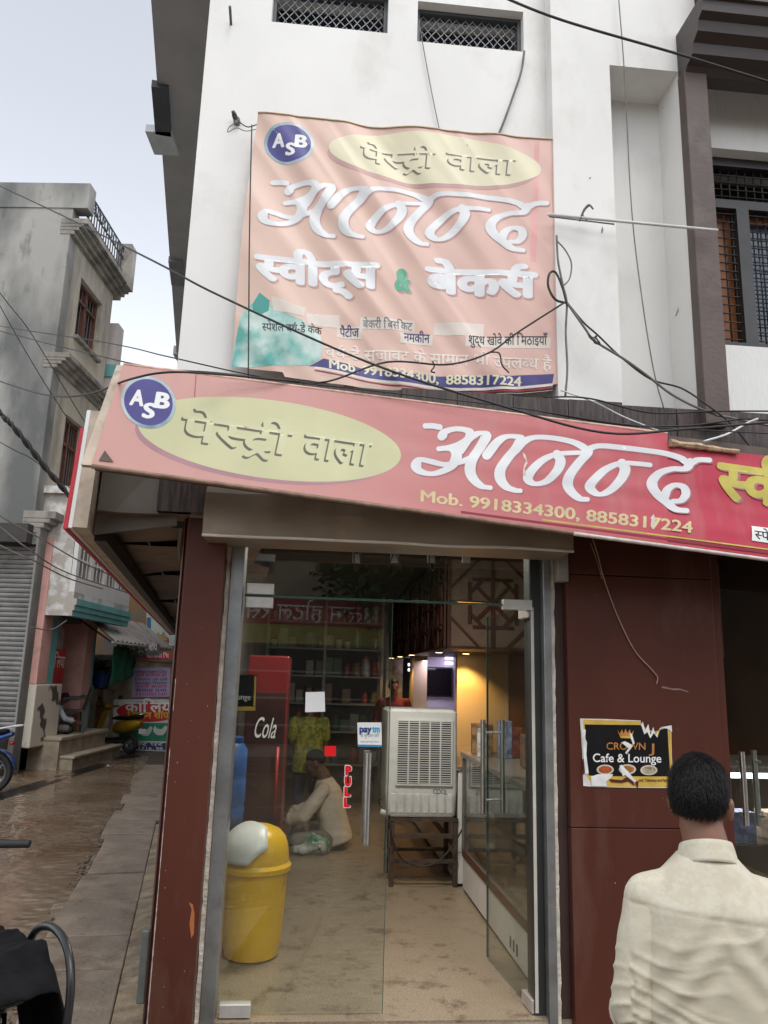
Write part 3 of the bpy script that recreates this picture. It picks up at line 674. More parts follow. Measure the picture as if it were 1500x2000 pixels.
YEL = pm('faded_yellow_print', (.66, .55, .30), .5, .15, 12); YEL2 = pm('yellow_print', (.56, .48, .09), .5, .15, 10)
# hand-lettered word, traced as pen strokes in the pixel frame of a 720-pixel wide detail
ANAND = [
 ([(105, 150), (135, 150), (165, 155)], 26, 20), 
 ([(172, 192), (190, 172), (235, 162), (280, 172), (283, 200), (245, 224), (200, 238), (160, 243)], 34, 18),
 ([(175, 240), (215, 246), (232, 275), (205, 318), (140, 344), (88, 336), (68, 312), (85, 288), (120, 293), (185, 307), (250, 296), (300, 278)], 36, 17),
 ([(245, 250), (280, 205), (325, 180), (352, 190), (330, 235), (297, 285), (287, 330), (303, 368), (335, 395), (370, 402)], 36, 16),
 ([(355, 270), (398, 216), (440, 193), (490, 200), (478, 235), (437, 285), (410, 330), (412, 368), (436, 398), (470, 412), (492, 414)], 36, 16),
 ([(470, 250), (505, 215), (550, 197), (620, 199), (700, 214), (750, 238), (765, 258), (728, 302), (693, 350), (684, 388), (703, 422), (735, 446), (765, 449)], 35, 17),
 ([(768, 258), (700, 260), (640, 265), (590, 285), (550, 318), (524, 355), (532, 377), (560, 386), (602, 372), (642, 330), (655, 292), (640, 266)], 34, 16),
 ([(752, 262), (780, 240), (820, 231), (900, 238), (1000, 250), (1080, 262), (1140, 280), (1178, 302), (1215, 288), (1262, 289)], 30, 18),
 ([(1020, 309), (960, 303), (900, 302), (842, 325), (797, 364), (775, 395), (790, 418), (820, 428), (862, 408), (902, 365), (918, 328), (905, 303)], 36, 16),
 ([(1182, 300), (1160, 324), (1110, 325), (1062, 340), (1032, 370), (1030, 398), (1052, 430), (1085, 458), (1125, 488), (1170, 494)], 36, 18),
 ([(1078, 440), (1092, 408), (1122, 390), (1155, 398), (1166, 425), (1146, 452), (1112, 456)], 30, 17)]
def word(sheet, parent, fn, h, shade, dx, dy, name):
    top = []
    for i, (pts, a, b) in enumerate(ANAND):
        V, Fs = stroke2([(x, y) for x, y in pts], a*1.25, b*1.12)
        sheet.print(name+'_shade', [fn(x+dx, y+dy) for x, y in V], Fs, shade, parent, h+.00018*i)
        sheet.print(name, [fn(x, y) for x, y in V], Fs, SILVER, parent, h+.0032+.00018*i)
f_fascia = lambda x, y: (780+x/2.0833, 760+y/2.0833)
def fit_affine(src, dst):
    def solve(col):
        A = [[0.0]*3 for _ in range(3)]; bb = [0.0]*3
        for (x, y), d in zip(src, dst):
            r_ = (x, y, 1.0)
            for i in range(3):
                bb[i] += r_[i]*d[col]
                for j in range(3): A[i][j] += r_[i]*r_[j]
        return Matrix(A).inverted() @ Vector(bb)
    a, b = solve(0), solve(1); return lambda x, y: (a[0]*x+a[1]*y+a[2], b[0]*x+b[1]*y+b[2])
Z1 = lambda x, y: (430+x/2.143, 200+y/2.143); Z2 = lambda x, y: (430+x/2.143, 480+y/2.143); Z3 = lambda x, y: (110+x/2.143, 690+y/2.143)
f_banner = fit_affine([(62, 310), (1262, 290), (1170, 495), (105, 150), (765, 449), (492, 414)], [Z1(178, 495), Z1(1355, 447), Z1(1262, 638), Z1(220, 352), Z1(858, 608), Z1(592, 588)])
def pxlist(z, pts): return [z(*p) for p in pts]

# ---------------- long sign board over the shop front
pl = L(-1.3, 2.75, .60); yw = YAW+R(3.5); tl = R(7)
e1f = Vector((math.cos(yw), math.sin(yw), 0)); nf = Vector((math.sin(yw)*math.cos(tl), -math.cos(yw)*math.cos(tl), math.sin(tl)))
FS = Plane(pl, e1f, nf.cross(e1f))
def wobf(u, v):
    k = max(0.0, min(1.0, (u-.9)/1.6))
    return .0035*noise.noise((u*.8, v*2.5, 5)) + k*.0055*noise.noise((u*.9, v*13+u*1.2, 8))
SF = Sheet(FS, wobf, .014, .20)
FSIGN = thing('shop_sign', 'long pink and red shop sign board with cream ellipse over the glass doors', 'sign', FS.hit(700, 985))
FADE = sheet_mat('fascia_cloth', (.58, .315, .275), (.48, .022, .056), .55, 2.9, FS, stain=(.50, .26, .24))
def patch(sheet, name, tl_, tr_, br_, bl_, nu, nv, mat, parent, h=0.0, edge=None):
    """grid sheet between four photo corners"""
    P = sheet.P; a, b, c, d = [Vector(P.uv(*q)) for q in (tl_, tr_, br_, bl_)]; m = MB(); V = []
    for j in range(nv+1):
        for i in range(nu+1):
            s_, t_ = i/nu, j/nv; q = a.lerp(b, s_).lerp(d.lerp(c, s_), t_)
            if edge: q = q+Vector(edge(s_, t_))
            V.append(sheet.pt(q.x, q.y, h))
    m.add(V, [(j*(nu+1)+i, (j+1)*(nu+1)+i, (j+1)*(nu+1)+i+1, j*(nu+1)+i+1) for j in range(nv) for i in range(nu)])
    return m.build(name, mat, parent, smooth=True, fix=False)
patch(SF, 'face', (241, 713), (1304, 848), (1304, 1062), (179, 906), 150, 40, FADE, FSIGN)
tag(patch(SF, 'face', (1304.5, 866), (1760, 922), (1760, 1122), (1304.5, 1062), 60, 40, FADE, FSIGN, -.004), 'red right-hand cloth of the sign with a torn top edge')
# box behind and rims
q = [FS.uv(241, 713), FS.uv(1760, 905), FS.uv(1760, 1122), FS.uv(179, 906)]; m = MB()
m.hexa([FS.p(*q[3], -.08), FS.p(*q[2], -.08), FS.p(*q[2], -.016), FS.p(*q[3], -.016), FS.p(*q[0], -.08), FS.p(*q[1], -.08), FS.p(*q[1], -.016), FS.p(*q[0], -.016)])
m.build('box', RUST, FSIGN)
CREAM = pm('cream_flange', (.56, .46, .36), .6, .2, 10, dirt=(.25, .14, .08), dscale=9, damt=(.55, .75))
m = MB(); a = Vector(FS.uv(241, 713)); b = Vector(FS.uv(179, 906))
m.hexa([FS.p(b.x-.045, b.y-.005, -.035), FS.p(b.x, b.y-.005, -.035), FS.p(b.x, b.y-.005, -.003), FS.p(b.x-.045, b.y-.005, -.003), FS.p(a.x-.03, a.y, -.035), FS.p(a.x, a.y, -.035), FS.p(a.x, a.y, -.003), FS.p(a.x-.03, a.y, -.003)])
m.build('end_flange', CREAM, FSIGN)
def rail(name, p0, p1, r, mat, parent, P, h=0.0, n=20, wob=.002):
    a, b = Vector(P.uv(*p0)), Vector(P.uv(*p1)); m = MB()
    m.tube([P.p(*(a.lerp(b, i/n)), h+wob*noise.noise((i*.7, 3, r*90))) for i in range(n+1)], r, 6); return m.build(name, mat, parent, smooth=True)
rail('bottom_rail', (179, 910), (1304, 1066), .011, pm('rail_brown', (.24, .15, .10), .6, .3, 20), FSIGN, FS, -.004)
rail('bottom_rail', (1120, 1043), (1760, 1128), .010, pm('rail_white', (.60, .52, .48), .5, .2, 20), FSIGN, FS, .004)
rail('top_rail', (241, 711), (1304, 846), .009, pm('rail_pink', (.62, .38, .30), .6, .3, 20), FSIGN, FS, -.006)
# torn cardboard roll along the top of the right half
random.seed(4); a, b = Vector(FS.uv(1307, 866)), Vector(FS.uv(1440, 884)); m = MB()
m.tube([FS.p(*(a.lerp(b, i/16)), .006+.006*random.random()) for i in range(17)], [.012+.012*random.random()*(1-i/17) for i in range(17)], 7)
m.build('torn_edge', pm('torn_card', (.52, .36, .24), .9, .35, 25, .5, 60), FSIGN)
# printed art
def ellp(c, a, b, n=72): return [(c[0]+a[0]*math.cos(2*math.pi*k/n)+b[0]*math.sin(2*math.pi*k/n), c[1]+a[1]*math.cos(2*math.pi*k/n)+b[1]*math.sin(2*math.pi*k/n)) for k in range(n)]
ring = lambda n: [tuple(range(n))]
H0 = .0022
SF.print('ellipse_shade', ellp((514, 868), (250, 33), (10, -72)), ring(72), pm('mauve_shade', (.42, .22, .25), .5, .1, 5), FSIGN, H0)
SF.print('ellipse', ellp((526, 858), (257, 34), (10, -76)), ring(72), pm('cream_green', (.58, .57, .335), .5, .08, 3), FSIGN, H0+.001)
PW = [['प', 'े', '~स', 'ट', 'v', 'ी'], 'वाला']
def emboss(sheet, parent, segs, up, mat, mat2, h, sh):
    for items, p0, p1 in segs:
        sheet.text('lettering_shade', items, (p0[0]+sh[0], p0[1]+sh[1]), (p1[0]+sh[0], p1[1]+sh[1]), up, mat, parent, h, bold=.022)
        sheet.text('lettering', items, p0, p1, up, mat2, parent, h+.0016, bold=.022)
CG2 = pm('cream_green_letter', (.60, .59, .36), .5, .08, 3)
emboss(SF, FSIGN, [(PW[0], (349, 856), (566, 889)), (PW[1], (589, 890), (721, 909))], (15, -72), EMB, CG2, H0+.002, (-4, 4))
SF.print('logo_ring', ellp((290, 786), (54, 6), (1, -51), 48), ring(48), RINGM, FSIGN, H0+.006)
SF.print('logo_disc', ellp((290, 786), (47.5, 5), (1, -45), 48), ring(48), LOGO, FSIGN, H0+.0072)
for ch, p0, p1, em in (('A', (252, 790), (280, 793), 42), ('B', (300, 795), (330, 799), 42), ('S', (276, 815), (301, 817), 40)):
    SF.text('logo_letter', ch, p0, p1, (8, -em), WV, FSIGN, H0+.0084, bold=.05)
word(SF, FSIGN, f_fascia, H0+.001, LSHADE, 6, 5, 'lettering')
SF.text('phone_number', 'Mob. 9918334300, 8858317224', (821, 979), (1352, 1041), (1, -31), YEL, FSIGN, H0+.002, bold=.028)
SF.text('lettering_shade', ['~स', 'व', 'ी', 'ट', '्', 'स'], (1402, 973), (1680, 1012), (3, -104), LSHADE, FSIGN, -.001, bold=.05)
SF.text('lettering', ['~स', 'व', 'ी', 'ट', '्', 'स'], (1398, 970), (1676, 1009), (3, -104), YEL2, FSIGN, .0008, bold=.045)
SF.print('label_patch', [(1468, 1027), (1600, 1043), (1600, 1075), (1468, 1056)], [(0, 1, 2, 3)], WV, FSIGN, .001)
BLK = pm('black_print', (.03, .03, .035), .5, .3, 10)
SF.text('label_text', ['~स', 'प', 'े', 'श', 'ल'], (1473, 1052), (1540, 1061), (0, -25), BLK, FSIGN, .0025, bold=.015)
for y0, y1, mt, x0 in ((1046, 1048.5, YEL2, 1060), (1051, 1056, pm('deep_red', (.24, .012, .03), .5), 900)):
    f = lambda x, y: y+(x-1304)*.1325
    SF.print('border_line', [(x0, f(x0, y0)), (1304, y0), (1304, y1), (x0, f(x0, y1))], [(0, 1, 2, 3)], mt, FSIGN, H0)
    SF.print('border_line', [(1304.6, y0), (1760, f(1760, y0)), (1760, f(1760, y1)), (1304.6, y1)], [(0, 1, 2, 3)], mt, FSIGN, .0005)
# rips in the cloth
RIP = pm('ripped_backing', (.70, .62, .55), .8, .2, 20)
for pts in ([(1021, 884), (1026, 888), (1030, 905), (1024, 915), (1027, 930), (1020, 927), (1023, 910), (1027, 900), (1022, 892)], [(1272, 1010), (1276, 1004), (1280, 1015), (1275, 1035), (1270, 1028)]):
    SF.print('rip', pts, [tuple(range(len(pts)))], RIP, FSIGN, .0085)
m = MB(); a = [FS.uv(*p) for p in ((193, 900), (205, 880), (222, 903))]; m.add([FS.p(*a[0], .004), FS.p(*a[1], .003), FS.p(*a[2], .004)], [(0, 1, 2)]); m.build('rip', RUST, FSIGN)
rail('seam_crack', (383, 732), (380, 775), .0012, pm('red_crack', (.4, .08, .06), .6), FSIGN, FS, .003)

# ---------------- square cloth banner on the white wall
BP = FP.off(.05)
def wobb(u, v):
    a = (u*.78+v*.62); b = (u*.62-v*.78)          # b runs down-right along the folds
    env = math.exp(-((u-.05)/.75)**2)
    f = .046*noise.noise((a*4.2+.5*b, b*.5, 1.7))+.018*noise.noise((a*9.0, b*.9, 4.2))-.022*abs(noise.noise((a*6.0+.3*b, b*.35, 9.0)))
    low = max(0, 3.75-v)
    return .05+.75*f*(.30+env)+.05*low*noise.noise((u*2.2, 1, v*3))+.02*low*noise.noise((u*7, v*6, 3))
SB = Sheet(BP, wobb, .014, .36)
BAN = thing('banner', 'faded pink square cloth banner with white lettering wired to the white wall', 'banner', BP.hit(760, 775))
PINK = sheet_mat('banner_cloth', (.70, .50, .405), (.70, .45, .385), -.7, .9, BP, stain=(.66, .46, .40))
def ban_edge(s_, t_):
    x = y = 0.0
    if t_ > .5: y -= .075*((t_-.5)/.5)**3*math.sin(math.pi*min(1, s_*1.0))*(1.0 if s_ > .15 else .3)
    y += .05*max(0, 1-s_*4)*max(0, t_-.75)*1.4
    x += -.03*max(0, 1-s_*3)*math.sin(t_*math.pi)*.6
    return x, y
patch(SB, 'cloth', (505, 232), (1076, 285), (1086, 757), (455, 727), 140, 140, PINK, BAN, 0, ban_edge)
m = MB(); n = 60
def ban_rim(path, name, mt, r):
    m = MB(); m.tube([SB.pt(*BP.uv(*p), .002) for p in path], r, 6); m.build(name, mt, BAN, smooth=True)
ban_rim([(505+i*571/40, 232+i*53/40) for i in range(41)], 'hem', pm('hem_cream', (.62, .50, .34), .7), .0055)
ban_rim([(1076+i*10/40, 285+i*470/40) for i in range(41)], 'hem', pm('hem_cream2', (.60, .50, .36), .7), .0055)
h = .0022
PE = pm('cream_faded', (.76, .71, .50), .5, .06, 3)
SB.print('ellipse_shade', ellp((842, 329), (203, 22), (2, -46)), ring(72), LSHADE2, BAN, h)
SB.print('ellipse', ellp((847, 320), (205, 22), (2, -48)), ring(72), PE, BAN, h+.001)
emboss(SB, BAN, [(PW[0], (703, 322), (848, 339)), (PW[1], (868, 337), (1003, 352))], (4, -47), EMB2, pm('cream_faded2', (.78, .73, .53), .5, .06, 3), h+.002, (-3, 2.5))
SB.print('logo_ring', ellp((565, 291), (49, 3), (0, -39), 48), ring(48), RINGM, BAN, h+.001)
SB.print('logo_disc', ellp((565, 291), (42.5, 2), (0, -34), 48), ring(48), LOGO, BAN, h+.002)
for ch, p0, p1, em in (('A', (532, 296), (556, 298), 33), ('B', (575, 299), (600, 301), 33), ('S', (557, 313), (576, 314), 30)):
    SB.text('logo_letter', ch, p0, p1, (3, -em), WV, BAN, h+.0032, bold=.05)
word(SB, BAN, f_banner, h+.001, LSHADE2, 6, 5, 'lettering')
for items, p0, p1, em, mt in ((['~स', 'व', 'ी', 'ट', '्', 'स'], (497, 556), (741, 571), 74, SILVER), ('&', (769, 573), (801, 576), 62, pm('green_print', (.10, .40, .25), .5, .15, 9)), (['ब', 'े', 'क', 'स', '^'], (827, 577), (1046, 590), 74, SILVER)):
    SB.text('lettering_shade', items, (p0[0]+3, p0[1]+3), (p1[0]+3, p1[1]+3), (0, -em), LSHADE2, BAN, h+.001, bold=.06)
    SB.text('lettering', items, p0, p1, (0, -em), mt, BAN, h+.0028, bold=.055)
PATCH = pm('pale_patch', (.72, .64, .56), .6, .08, 5)
for pts in ([(215, 232), (357, 278), (350, 315), (225, 290)], [(360, 300), (500, 300), (498, 355), (365, 350)], [(488, 345), (593, 352), (591, 401), (487, 394)], [(585, 311), (812, 328), (809, 374), (583, 358)],
            [(750, 378), (886, 386), (883, 430), (748, 422)], [(890, 335), (1098, 340), (1095, 398), (888, 385)], [(1020, 394), (1373, 400), (1370, 447), (1018, 438)]):
    SB.print('label_patch', pxlist(Z2, pts), [(0, 1, 2, 3)], PATCH, BAN, h+.0006)
INK = pm('ink_dark', (.045, .045, .06), .6, .3, 9); INKB = pm('ink_blue', (.035, .05, .17), .6, .3, 9); INKF = pm('ink_faded', (.20, .20, .22), .6, .3, 9); PALE = pm('pale_print', (.80, .70, .62), .6, .1, 9)
for items, a, b, em, mt, bo in ((['~स', 'प', 'े', 'श', 'ल', ' ', 'ब', 'थ', '^', '-', 'ड', 'े', ' ', 'क', 'े', 'क'], (178, 372), (425, 388), 22, INK, .008), ('पैटीज', (500, 388), (580, 391), 25, INKB, .012),
    (['ब', 'े', 'क', 'र', 'ी', ' ', 'ि', 'ब', '~स', 'ि', 'क', 'ट'], (596, 355), (801, 368), 23, INKF, .01), ('नमकीन', (765, 413), (873, 419), 25, INKB, .012),
    (['श', 'ु', 'द', '्', 'ध', ' ', 'ख', 'ो', 'व', 'े', ' ', 'क', 'ी', ' ', 'ि', 'म', 'ठ', 'ा', 'इ', 'य', 'ा', 'ँ'], (1032, 428), (1358, 431), 26, INK, .012),
    (['ब', 'थ', '^', '-', 'ड', 'े', ' ', 'स', 'ज', 'ा', 'व', 'ट', ' ', 'क', 'े', ' ', 'स', 'ा', 'म', 'ा', 'न', ' ', 'भ', 'ी', ' ', 'उ', 'प', 'ल', '~ब', 'ध', ' ', 'ह', 'ै'], (440, 481), (1376, 535), 32, PALE, .016)):
    SB.text('small_lettering', items, Z2(*a), Z2(*b), (0, -em), mt, BAN, h+.0026, bold=bo)
NAVY = pm('navy_strip', (.065, .058, .21), .5, .2, 8)
V = [(372, 522), (432, 489), (520, 505), (600, 528), (760, 546), (900, 558), (1100, 560), (1385, 552), (1378, 590), (1200, 604), (1000, 607), (800, 590), (620, 566), (500, 540), (430, 526)]
SB.print('navy_strip', pxlist(Z2, V), [tuple(range(len(V)))], NAVY, BAN, h+.001)
SB.text('phone_number', 'Mob. 9918334300,', Z2(455, 528), Z2(910, 588), (0, -25), pm('cream_print', (.74, .70, .50), .5), BAN, h+.003, bold=.03)
SB.text('phone_number', '8858317224', Z2(940, 590), Z2(1252, 600), (0, -25), pm('cream_print', (.74, .70, .50), .5), BAN, h+.003, bold=.03)
for d0, d1, mt in ((0, 14, pm('white_stripe', (.72, .66, .60), .5)), (14, 27, pm('crimson_stripe', (.30, .02, .035), .5)), (27, 38, pm('white_stripe', (.72, .66, .60), .5))):
    up_ = [(395, 522), (430, 527), (500, 541), (620, 567), (800, 591), (1000, 608), (1200, 605), (1380, 591)]
    V = [(x, y+d0) for x, y in up_]+[(x, y+d1*.75) for x, y in reversed(up_)]
    SB.print('stripe', pxlist(Z2, V), [tuple(range(len(V)))], mt, BAN, h+.0006)
TEAL = pm('teal_picture', (.62, .74, .68), .5, .0, 7, col2=(.12, .42, .37), sharp=(.38, .62), detail=3)
V = [(52, 522), (66, 420), (92, 300), (130, 262), (205, 262), (250, 292), (340, 330), (420, 392), (428, 440), (420, 488), (372, 520), (230, 514), (120, 520)]
SB.print('cake_picture', pxlist(Z2, V), [tuple(range(len(V)))], TEAL, BAN, h+.0004)
V = [(138, 262), (168, 216), (210, 250), (205, 292), (172, 306), (140, 290)]
SB.print('green_leaf', pxlist(Z2, V), [tuple(range(len(V)))], pm('teal_leaf', (.07, .36, .31), .5, .1), BAN, h+.0012)
SB.print('red_crease', [(1040, 284), (1049, 285), (1043, 520), (1031, 520)], [(0, 1, 2, 3)], pm('crease_red', (.76, .38, .37), .5, .1, 3), BAN, h-.0010)

# ---------------- torn poster on the brown panel
PS = Sheet(FP.off(.052), lambda u, v: .0015+.0015*noise.noise((u*9, v*9, 2)), .03)
Z6 = lambda x, y: (1090+x/3.227, 1380+y/3.227)
PO = thing('poster', 'torn black and gold cafe poster glued to the brown panel', 'poster', FP.off(.05).hit(1225, 1538))
def pp(name, pts, mat, h_): return PS.print(name, pxlist(Z6, pts), [tuple(range(len(pts)))], mat, PO, h_)
PAPER = pm('poster_paper', (.66, .63, .58), .7, .12, 15); GOLD = pm('poster_gold', (.62, .40, .07), .5, .15, 12); PBLK = pm('poster_black', (.008, .008, .009), .5, .3, 8, spec=.2)
pp('paper', [(137, 75), (300, 78), (520, 88), (524, 120), (560, 175), (590, 150), (625, 190), (640, 135), (712, 122), (716, 300), (727, 513), (480, 512), (230, 506), (158, 500), (152, 300)], PAPER, 0)
pp('gold_border', [(160, 82), (518, 92), (520, 118), (600, 160), (680, 132), (708, 130), (722, 507), (235, 503), (180, 440), (158, 200)], GOLD, .0008)
pp('black_field', [(166, 112), (300, 114), (516, 116), (548, 160), (575, 168), (596, 150), (626, 190), (642, 145), (688, 136), (706, 440), (300, 438), (192, 434), (178, 300)], PBLK, .0016)
OW = pm('orange_gold', (.55, .24, .06), .4, .3, 20)
Tt = lambda nm, s_, a, b, em, mt, bo: PS.text(nm, s_, Z6(*a), Z6(*b), (0, -em), mt, PO, .0026, bold=bo)
Tt('title', 'CROWN', (303, 270), (548, 272), 20, OW, .004); Tt('title', 'J', (570, 290), (604, 290), 26, OW, .0)
Tt('subtitle', 'Cafe & Lounge', (217, 348), (648, 352), 23.5, WV, .014)
pp('crown', [(372, 145), (388, 172), (400, 142), (412, 170), (424, 138), (436, 168), (450, 142), (458, 172), (476, 148), (462, 196), (390, 194)], OW, .0026)
pp('crown_band', [(390, 184), (460, 186), (458, 200), (392, 198)], GOLD, .0034)
for (cx, cy), c in (((295, 397), (.50, .10, .02)), ((435, 395), (.55, .22, .04)), ((570, 400), (.50, .44, .30))):
    pp('plate', [(cx+54*math.cos(k*.2618), cy+32*math.sin(k*.2618)) for k in range(24)], pm('plate_cream', (.62, .55, .44), .4, .1), .0026)
    pp('food', [(cx+42*math.cos(k*.2618), cy+23*math.sin(k*.2618)) for k in range(24)], pm('food%d' % cx, c, .5, .0, 60, col2=tuple(q*.35 for q in c)), .0034)
for pts in ([(205, 440), (250, 425), (345, 425), (330, 450), (300, 470), (305, 502), (210, 500)], [(448, 165), (462, 172), (480, 230), (470, 240), (455, 200)], [(395, 225), (420, 218), (470, 245), (430, 300), (420, 290), (440, 262)],
            [(384, 372), (398, 366), (430, 400), (490, 470), (480, 478), (420, 430), (405, 440)], [(148, 140), (172, 145), (168, 200), (180, 225), (176, 300), (190, 420), (170, 425), (160, 330)],
            [(520, 112), (532, 95), (545, 150), (566, 110), (580, 180), (596, 128), (612, 178), (630, 150), (622, 196), (600, 165), (578, 200), (560, 160), (540, 175)], [(640, 130), (712, 118), (716, 160), (690, 140)]):
    pp('torn_paper', pts, pm('torn_white', (.74, .74, .72), .8, .15, 20), .0042)
for pts in ([(320, 455), (400, 462), (430, 440), (470, 470), (480, 500), (440, 470), (400, 480), (330, 475)], [(480, 470), (505, 470), (500, 514), (490, 500)], [(150, 330), (160, 330), (165, 420), (155, 430)]):
    pp('torn_hole', pts, BROWN, .0042)
PS.text('address_line', 'ood. Takeaway and Parcel', Z6(505, 470), Z6(702, 472), (0, -8), pm('brown_ink', (.12, .07, .02), .6), PO, .0026, bold=.01)

# ---------------- side board and canopy over the lane
SCN = thing('side_canopy', 'dark sheet-metal canopy with white and red board edge over the lane', 'canopy', at_z(130, 1025, 2.5))
zb = 2.50
sA = at_z(126, 1028, zb); dS = Vector((math.sin(R(-12.4)), math.cos(R(-12.4)), 0)); rS = Vector((dS.y, -dS.x, 0))
topd = at_y(166, 806, sA.y+.05)
hB = topd.z-zb; lean = (topd-sA); lean.z = 0; lean = lean - dS*lean.dot(dS); 
def SP(a, r_, z): return sA+dS*a+rS*r_+Vector((0, 0, z))+lean*(z/hB)
m = MB(); m.hexa([SP(0, .035, 0), SP(0, .10, 0), SP(11, .10, 0), SP(11, .035, 0), SP(0, .035, hB), SP(0, .095, hB), SP(11, .095, hB), SP(11, .035, hB)])
m.build('board', CREAM, SCN)
m = MB(); m.hexa([SP(0, .016, -.004), SP(0, .034, -.004), SP(11, .034, -.004), SP(11, .016, -.004), SP(0, .016, hB), SP(0, .034, hB), SP(11, .034, hB), SP(11, .016, hB)]); m.build('board_face', WV, SCN)
m = MB(); m.hexa([SP(-.002, -.006, -.01), SP(-.002, .015, -.01), SP(11, .015, -.01), SP(11, -.006, -.01), SP(-.002, .0, hB*.84), SP(-.002, .015, hB*.84), SP(11, .015, hB*.84), SP(11, .0, hB*.84)]); m.build('red_trim', pm('red_trim', (.55, .03, .05), .5), SCN)
# under sheets, each a bent panel; rest on angle-iron ribs
def wallr(a):   # distance from the board to the shop's side wall at a
    return 1.06
UND = pm('canopy_sheet', (.17, .125, .095), .55, .25, 3, .12, 9, dirt=(.06, .04, .03), dscale=3, damt=(.48, .7)); UND2 = pm('canopy_sheet_orange', (.25, .165, .105), .5, .2, 3, .15, 8, dirt=(.12, .08, .05), dscale=4, damt=(.5, .7))
random.seed(8); a = .05
sizes = [.42, .62, .75, .9, 1.1, 1.2, 1.3, 1.4, 1.5]
for i, ln in enumerate(sizes):
    m = MB(); nu = 8; nv = 8; V = []
    for j in range(nv+1):
        for k in range(nu+1):
            s_, t_ = k/nu, j/nv; r_ = .11+s_*(.86 if i in (1, 2) else .98); aa = a+t_*(ln-.05)
            z = .10+.03*noise.noise((s_*2+i*5, t_*2, 1))+(.05*math.sin(s_*3) if i % 2 else .02*s_)
            V.append(SP(aa, r_, z))
    m.add(V, [(j*(nu+1)+k, j*(nu+1)+k+1, (j+1)*(nu+1)+k+1, (j+1)*(nu+1)+k) for j in range(nv) for k in range(nu)])
    m.build('soffit_sheet', UND2 if i in (1, 2, 3) else UND, SCN, smooth=True, fix=False)
    m = MB(); m.hexa([SP(a-.045, .10, .15), SP(a-.012, .10, .15), SP(a-.012, 1.12, .15), SP(a-.045, 1.12, .15), SP(a-.045, .10, .20), SP(a-.012, .10, .20), SP(a-.012, 1.12, .20), SP(a-.045, 1.12, .20)]); (m.build('rib', BLACKM, SCN) if i else None)
    a += ln
m = MB(); m.hexa([SP(.25, .10, -.02), SP(.25, .16, -.02), SP(11, .16, -.02), SP(11, .10, -.02), SP(.25, .10, .06), SP(.25, .16, .06), SP(11, .16, .06), SP(11, .10, .06)]); m.build('edge_angle', BLACKM, SCN)
m = MB(); m.tube(spline3([SP(.05, .55, .42), SP(.25, .52, .2), SP(.6, .5, .06), SP(1.2, .48, .05)], 5), .014, 8); m.build('brace', pm('dull_pipe', (.20, .17, .15), .5), SCN, smooth=True)
m = MB(); m.quad(SP(0, .1, .46), SP(11, .1, .46), SP(11, 1.2, .5), SP(0, 1.2, .5)); m.build('top_sheet', RUST, SCN, fix=False)
m = MB(); m.hexa([SP(.06, .56, .10), SP(.06, 1.02, .10), SP(.09, 1.02, .10), SP(.09, .56, .10), SP(.06, .62, .50), SP(.06, 1.02, .50), SP(.09, 1.02, .50), SP(.09, .62, .50)]); m.build('end_sheet', pm('end_sheet', (.26, .20, .155), .6, .2, 4, dirt=(.12, .09, .07), dscale=4), SCN)
m = MB(); m.hexa([SP(.16, .11, .0), SP(.10, .50, .06), SP(.13, .50, .06), SP(.19, .11, .0), SP(.10, .11, .50), SP(.10, .46, .50), SP(.13, .46, .50), SP(.13, .11, .50)]); m.build('end_sheet', pm('end_sheet2', (.17, .145, .12), .6, .2, 4), SCN)

# ================================================================ inside the shop
def fl(px, py, z=FZ):
    q = at_z(px, py, z)-FP.o; return q.dot(FP.e1), -q.dot(FP.n)
def dp(px, py, t): return UV(px, py, -t)
def floor_mat():
    m, N, Lk, b = nodes_mat('terrazzo_floor'); g = N.new('ShaderNodeNewGeometry')
    n1 = N.new('ShaderNodeTexNoise'); n1.inputs['Scale'].default_value = 130; n1.inputs['Detail'].default_value = 3
    v = N.new('ShaderNodeTexVoronoi'); v.inputs['Scale'].default_value = 55
    n2 = N.new('ShaderNodeTexNoise'); n2.inputs['Scale'].default_value = 2.6; n2.inputs['Detail'].default_value = 9; n2.inputs['Roughness'].default_value = .7
    n4 = N.new('ShaderNodeTexNoise'); n4.inputs['Scale'].default_value = 6; n4.inputs['Detail'].default_value = 9; n4.inputs['Roughness'].default_value = .75
    for n in (n1, v, n2, n4): Lk.new(g.outputs['Position'], n.inputs['Vector'])
    r = N.new('ShaderNodeValToRGB'); E_ = r.color_ramp.elements; E_[0].position = .35; E_[0].color = (.19, .14, .095, 1); E_[1].position = .65; E_[1].color = (.36, .29, .205, 1); Lk.new(n1.outputs[0], r.inputs[0])
    mr = N.new('ShaderNodeMapRange'); mr.inputs['From Min'].default_value = .53; mr.inputs['From Max'].default_value = .63; mr.inputs['To Max'].default_value = .75; Lk.new(n4.outputs[0], mr.inputs[0])
    mx = N.new('ShaderNodeMixRGB'); mx.inputs[2].default_value = (.10, .065, .04, 1); Lk.new(mr.outputs[0], mx.inputs[0]); Lk.new(r.outputs[0], mx.inputs[1])
    m3 = N.new('ShaderNodeMapRange'); m3.inputs['From Min'].default_value = .5; m3.inputs['From Max'].default_value = .75; m3.inputs['To Max'].default_value = .4; Lk.new(n2.outputs[0], m3.inputs[0])
    mx2 = N.new('ShaderNodeMixRGB'); mx2.inputs[2].default_value = (.17, .12, .075, 1); Lk.new(m3.outputs[0], mx2.inputs[0]); Lk.new(mx.outputs[0], mx2.inputs[1]); Lk.new(mx2.outputs[0], b.inputs['Base Color'])
    r3 = N.new('ShaderNodeMapRange'); r3.inputs['To Min'].default_value = .22; r3.inputs['To Max'].default_value = .5; Lk.new(n2.outputs[0], r3.inputs[0]); Lk.new(r3.outputs[0], b.inputs['Roughness'])
    return m
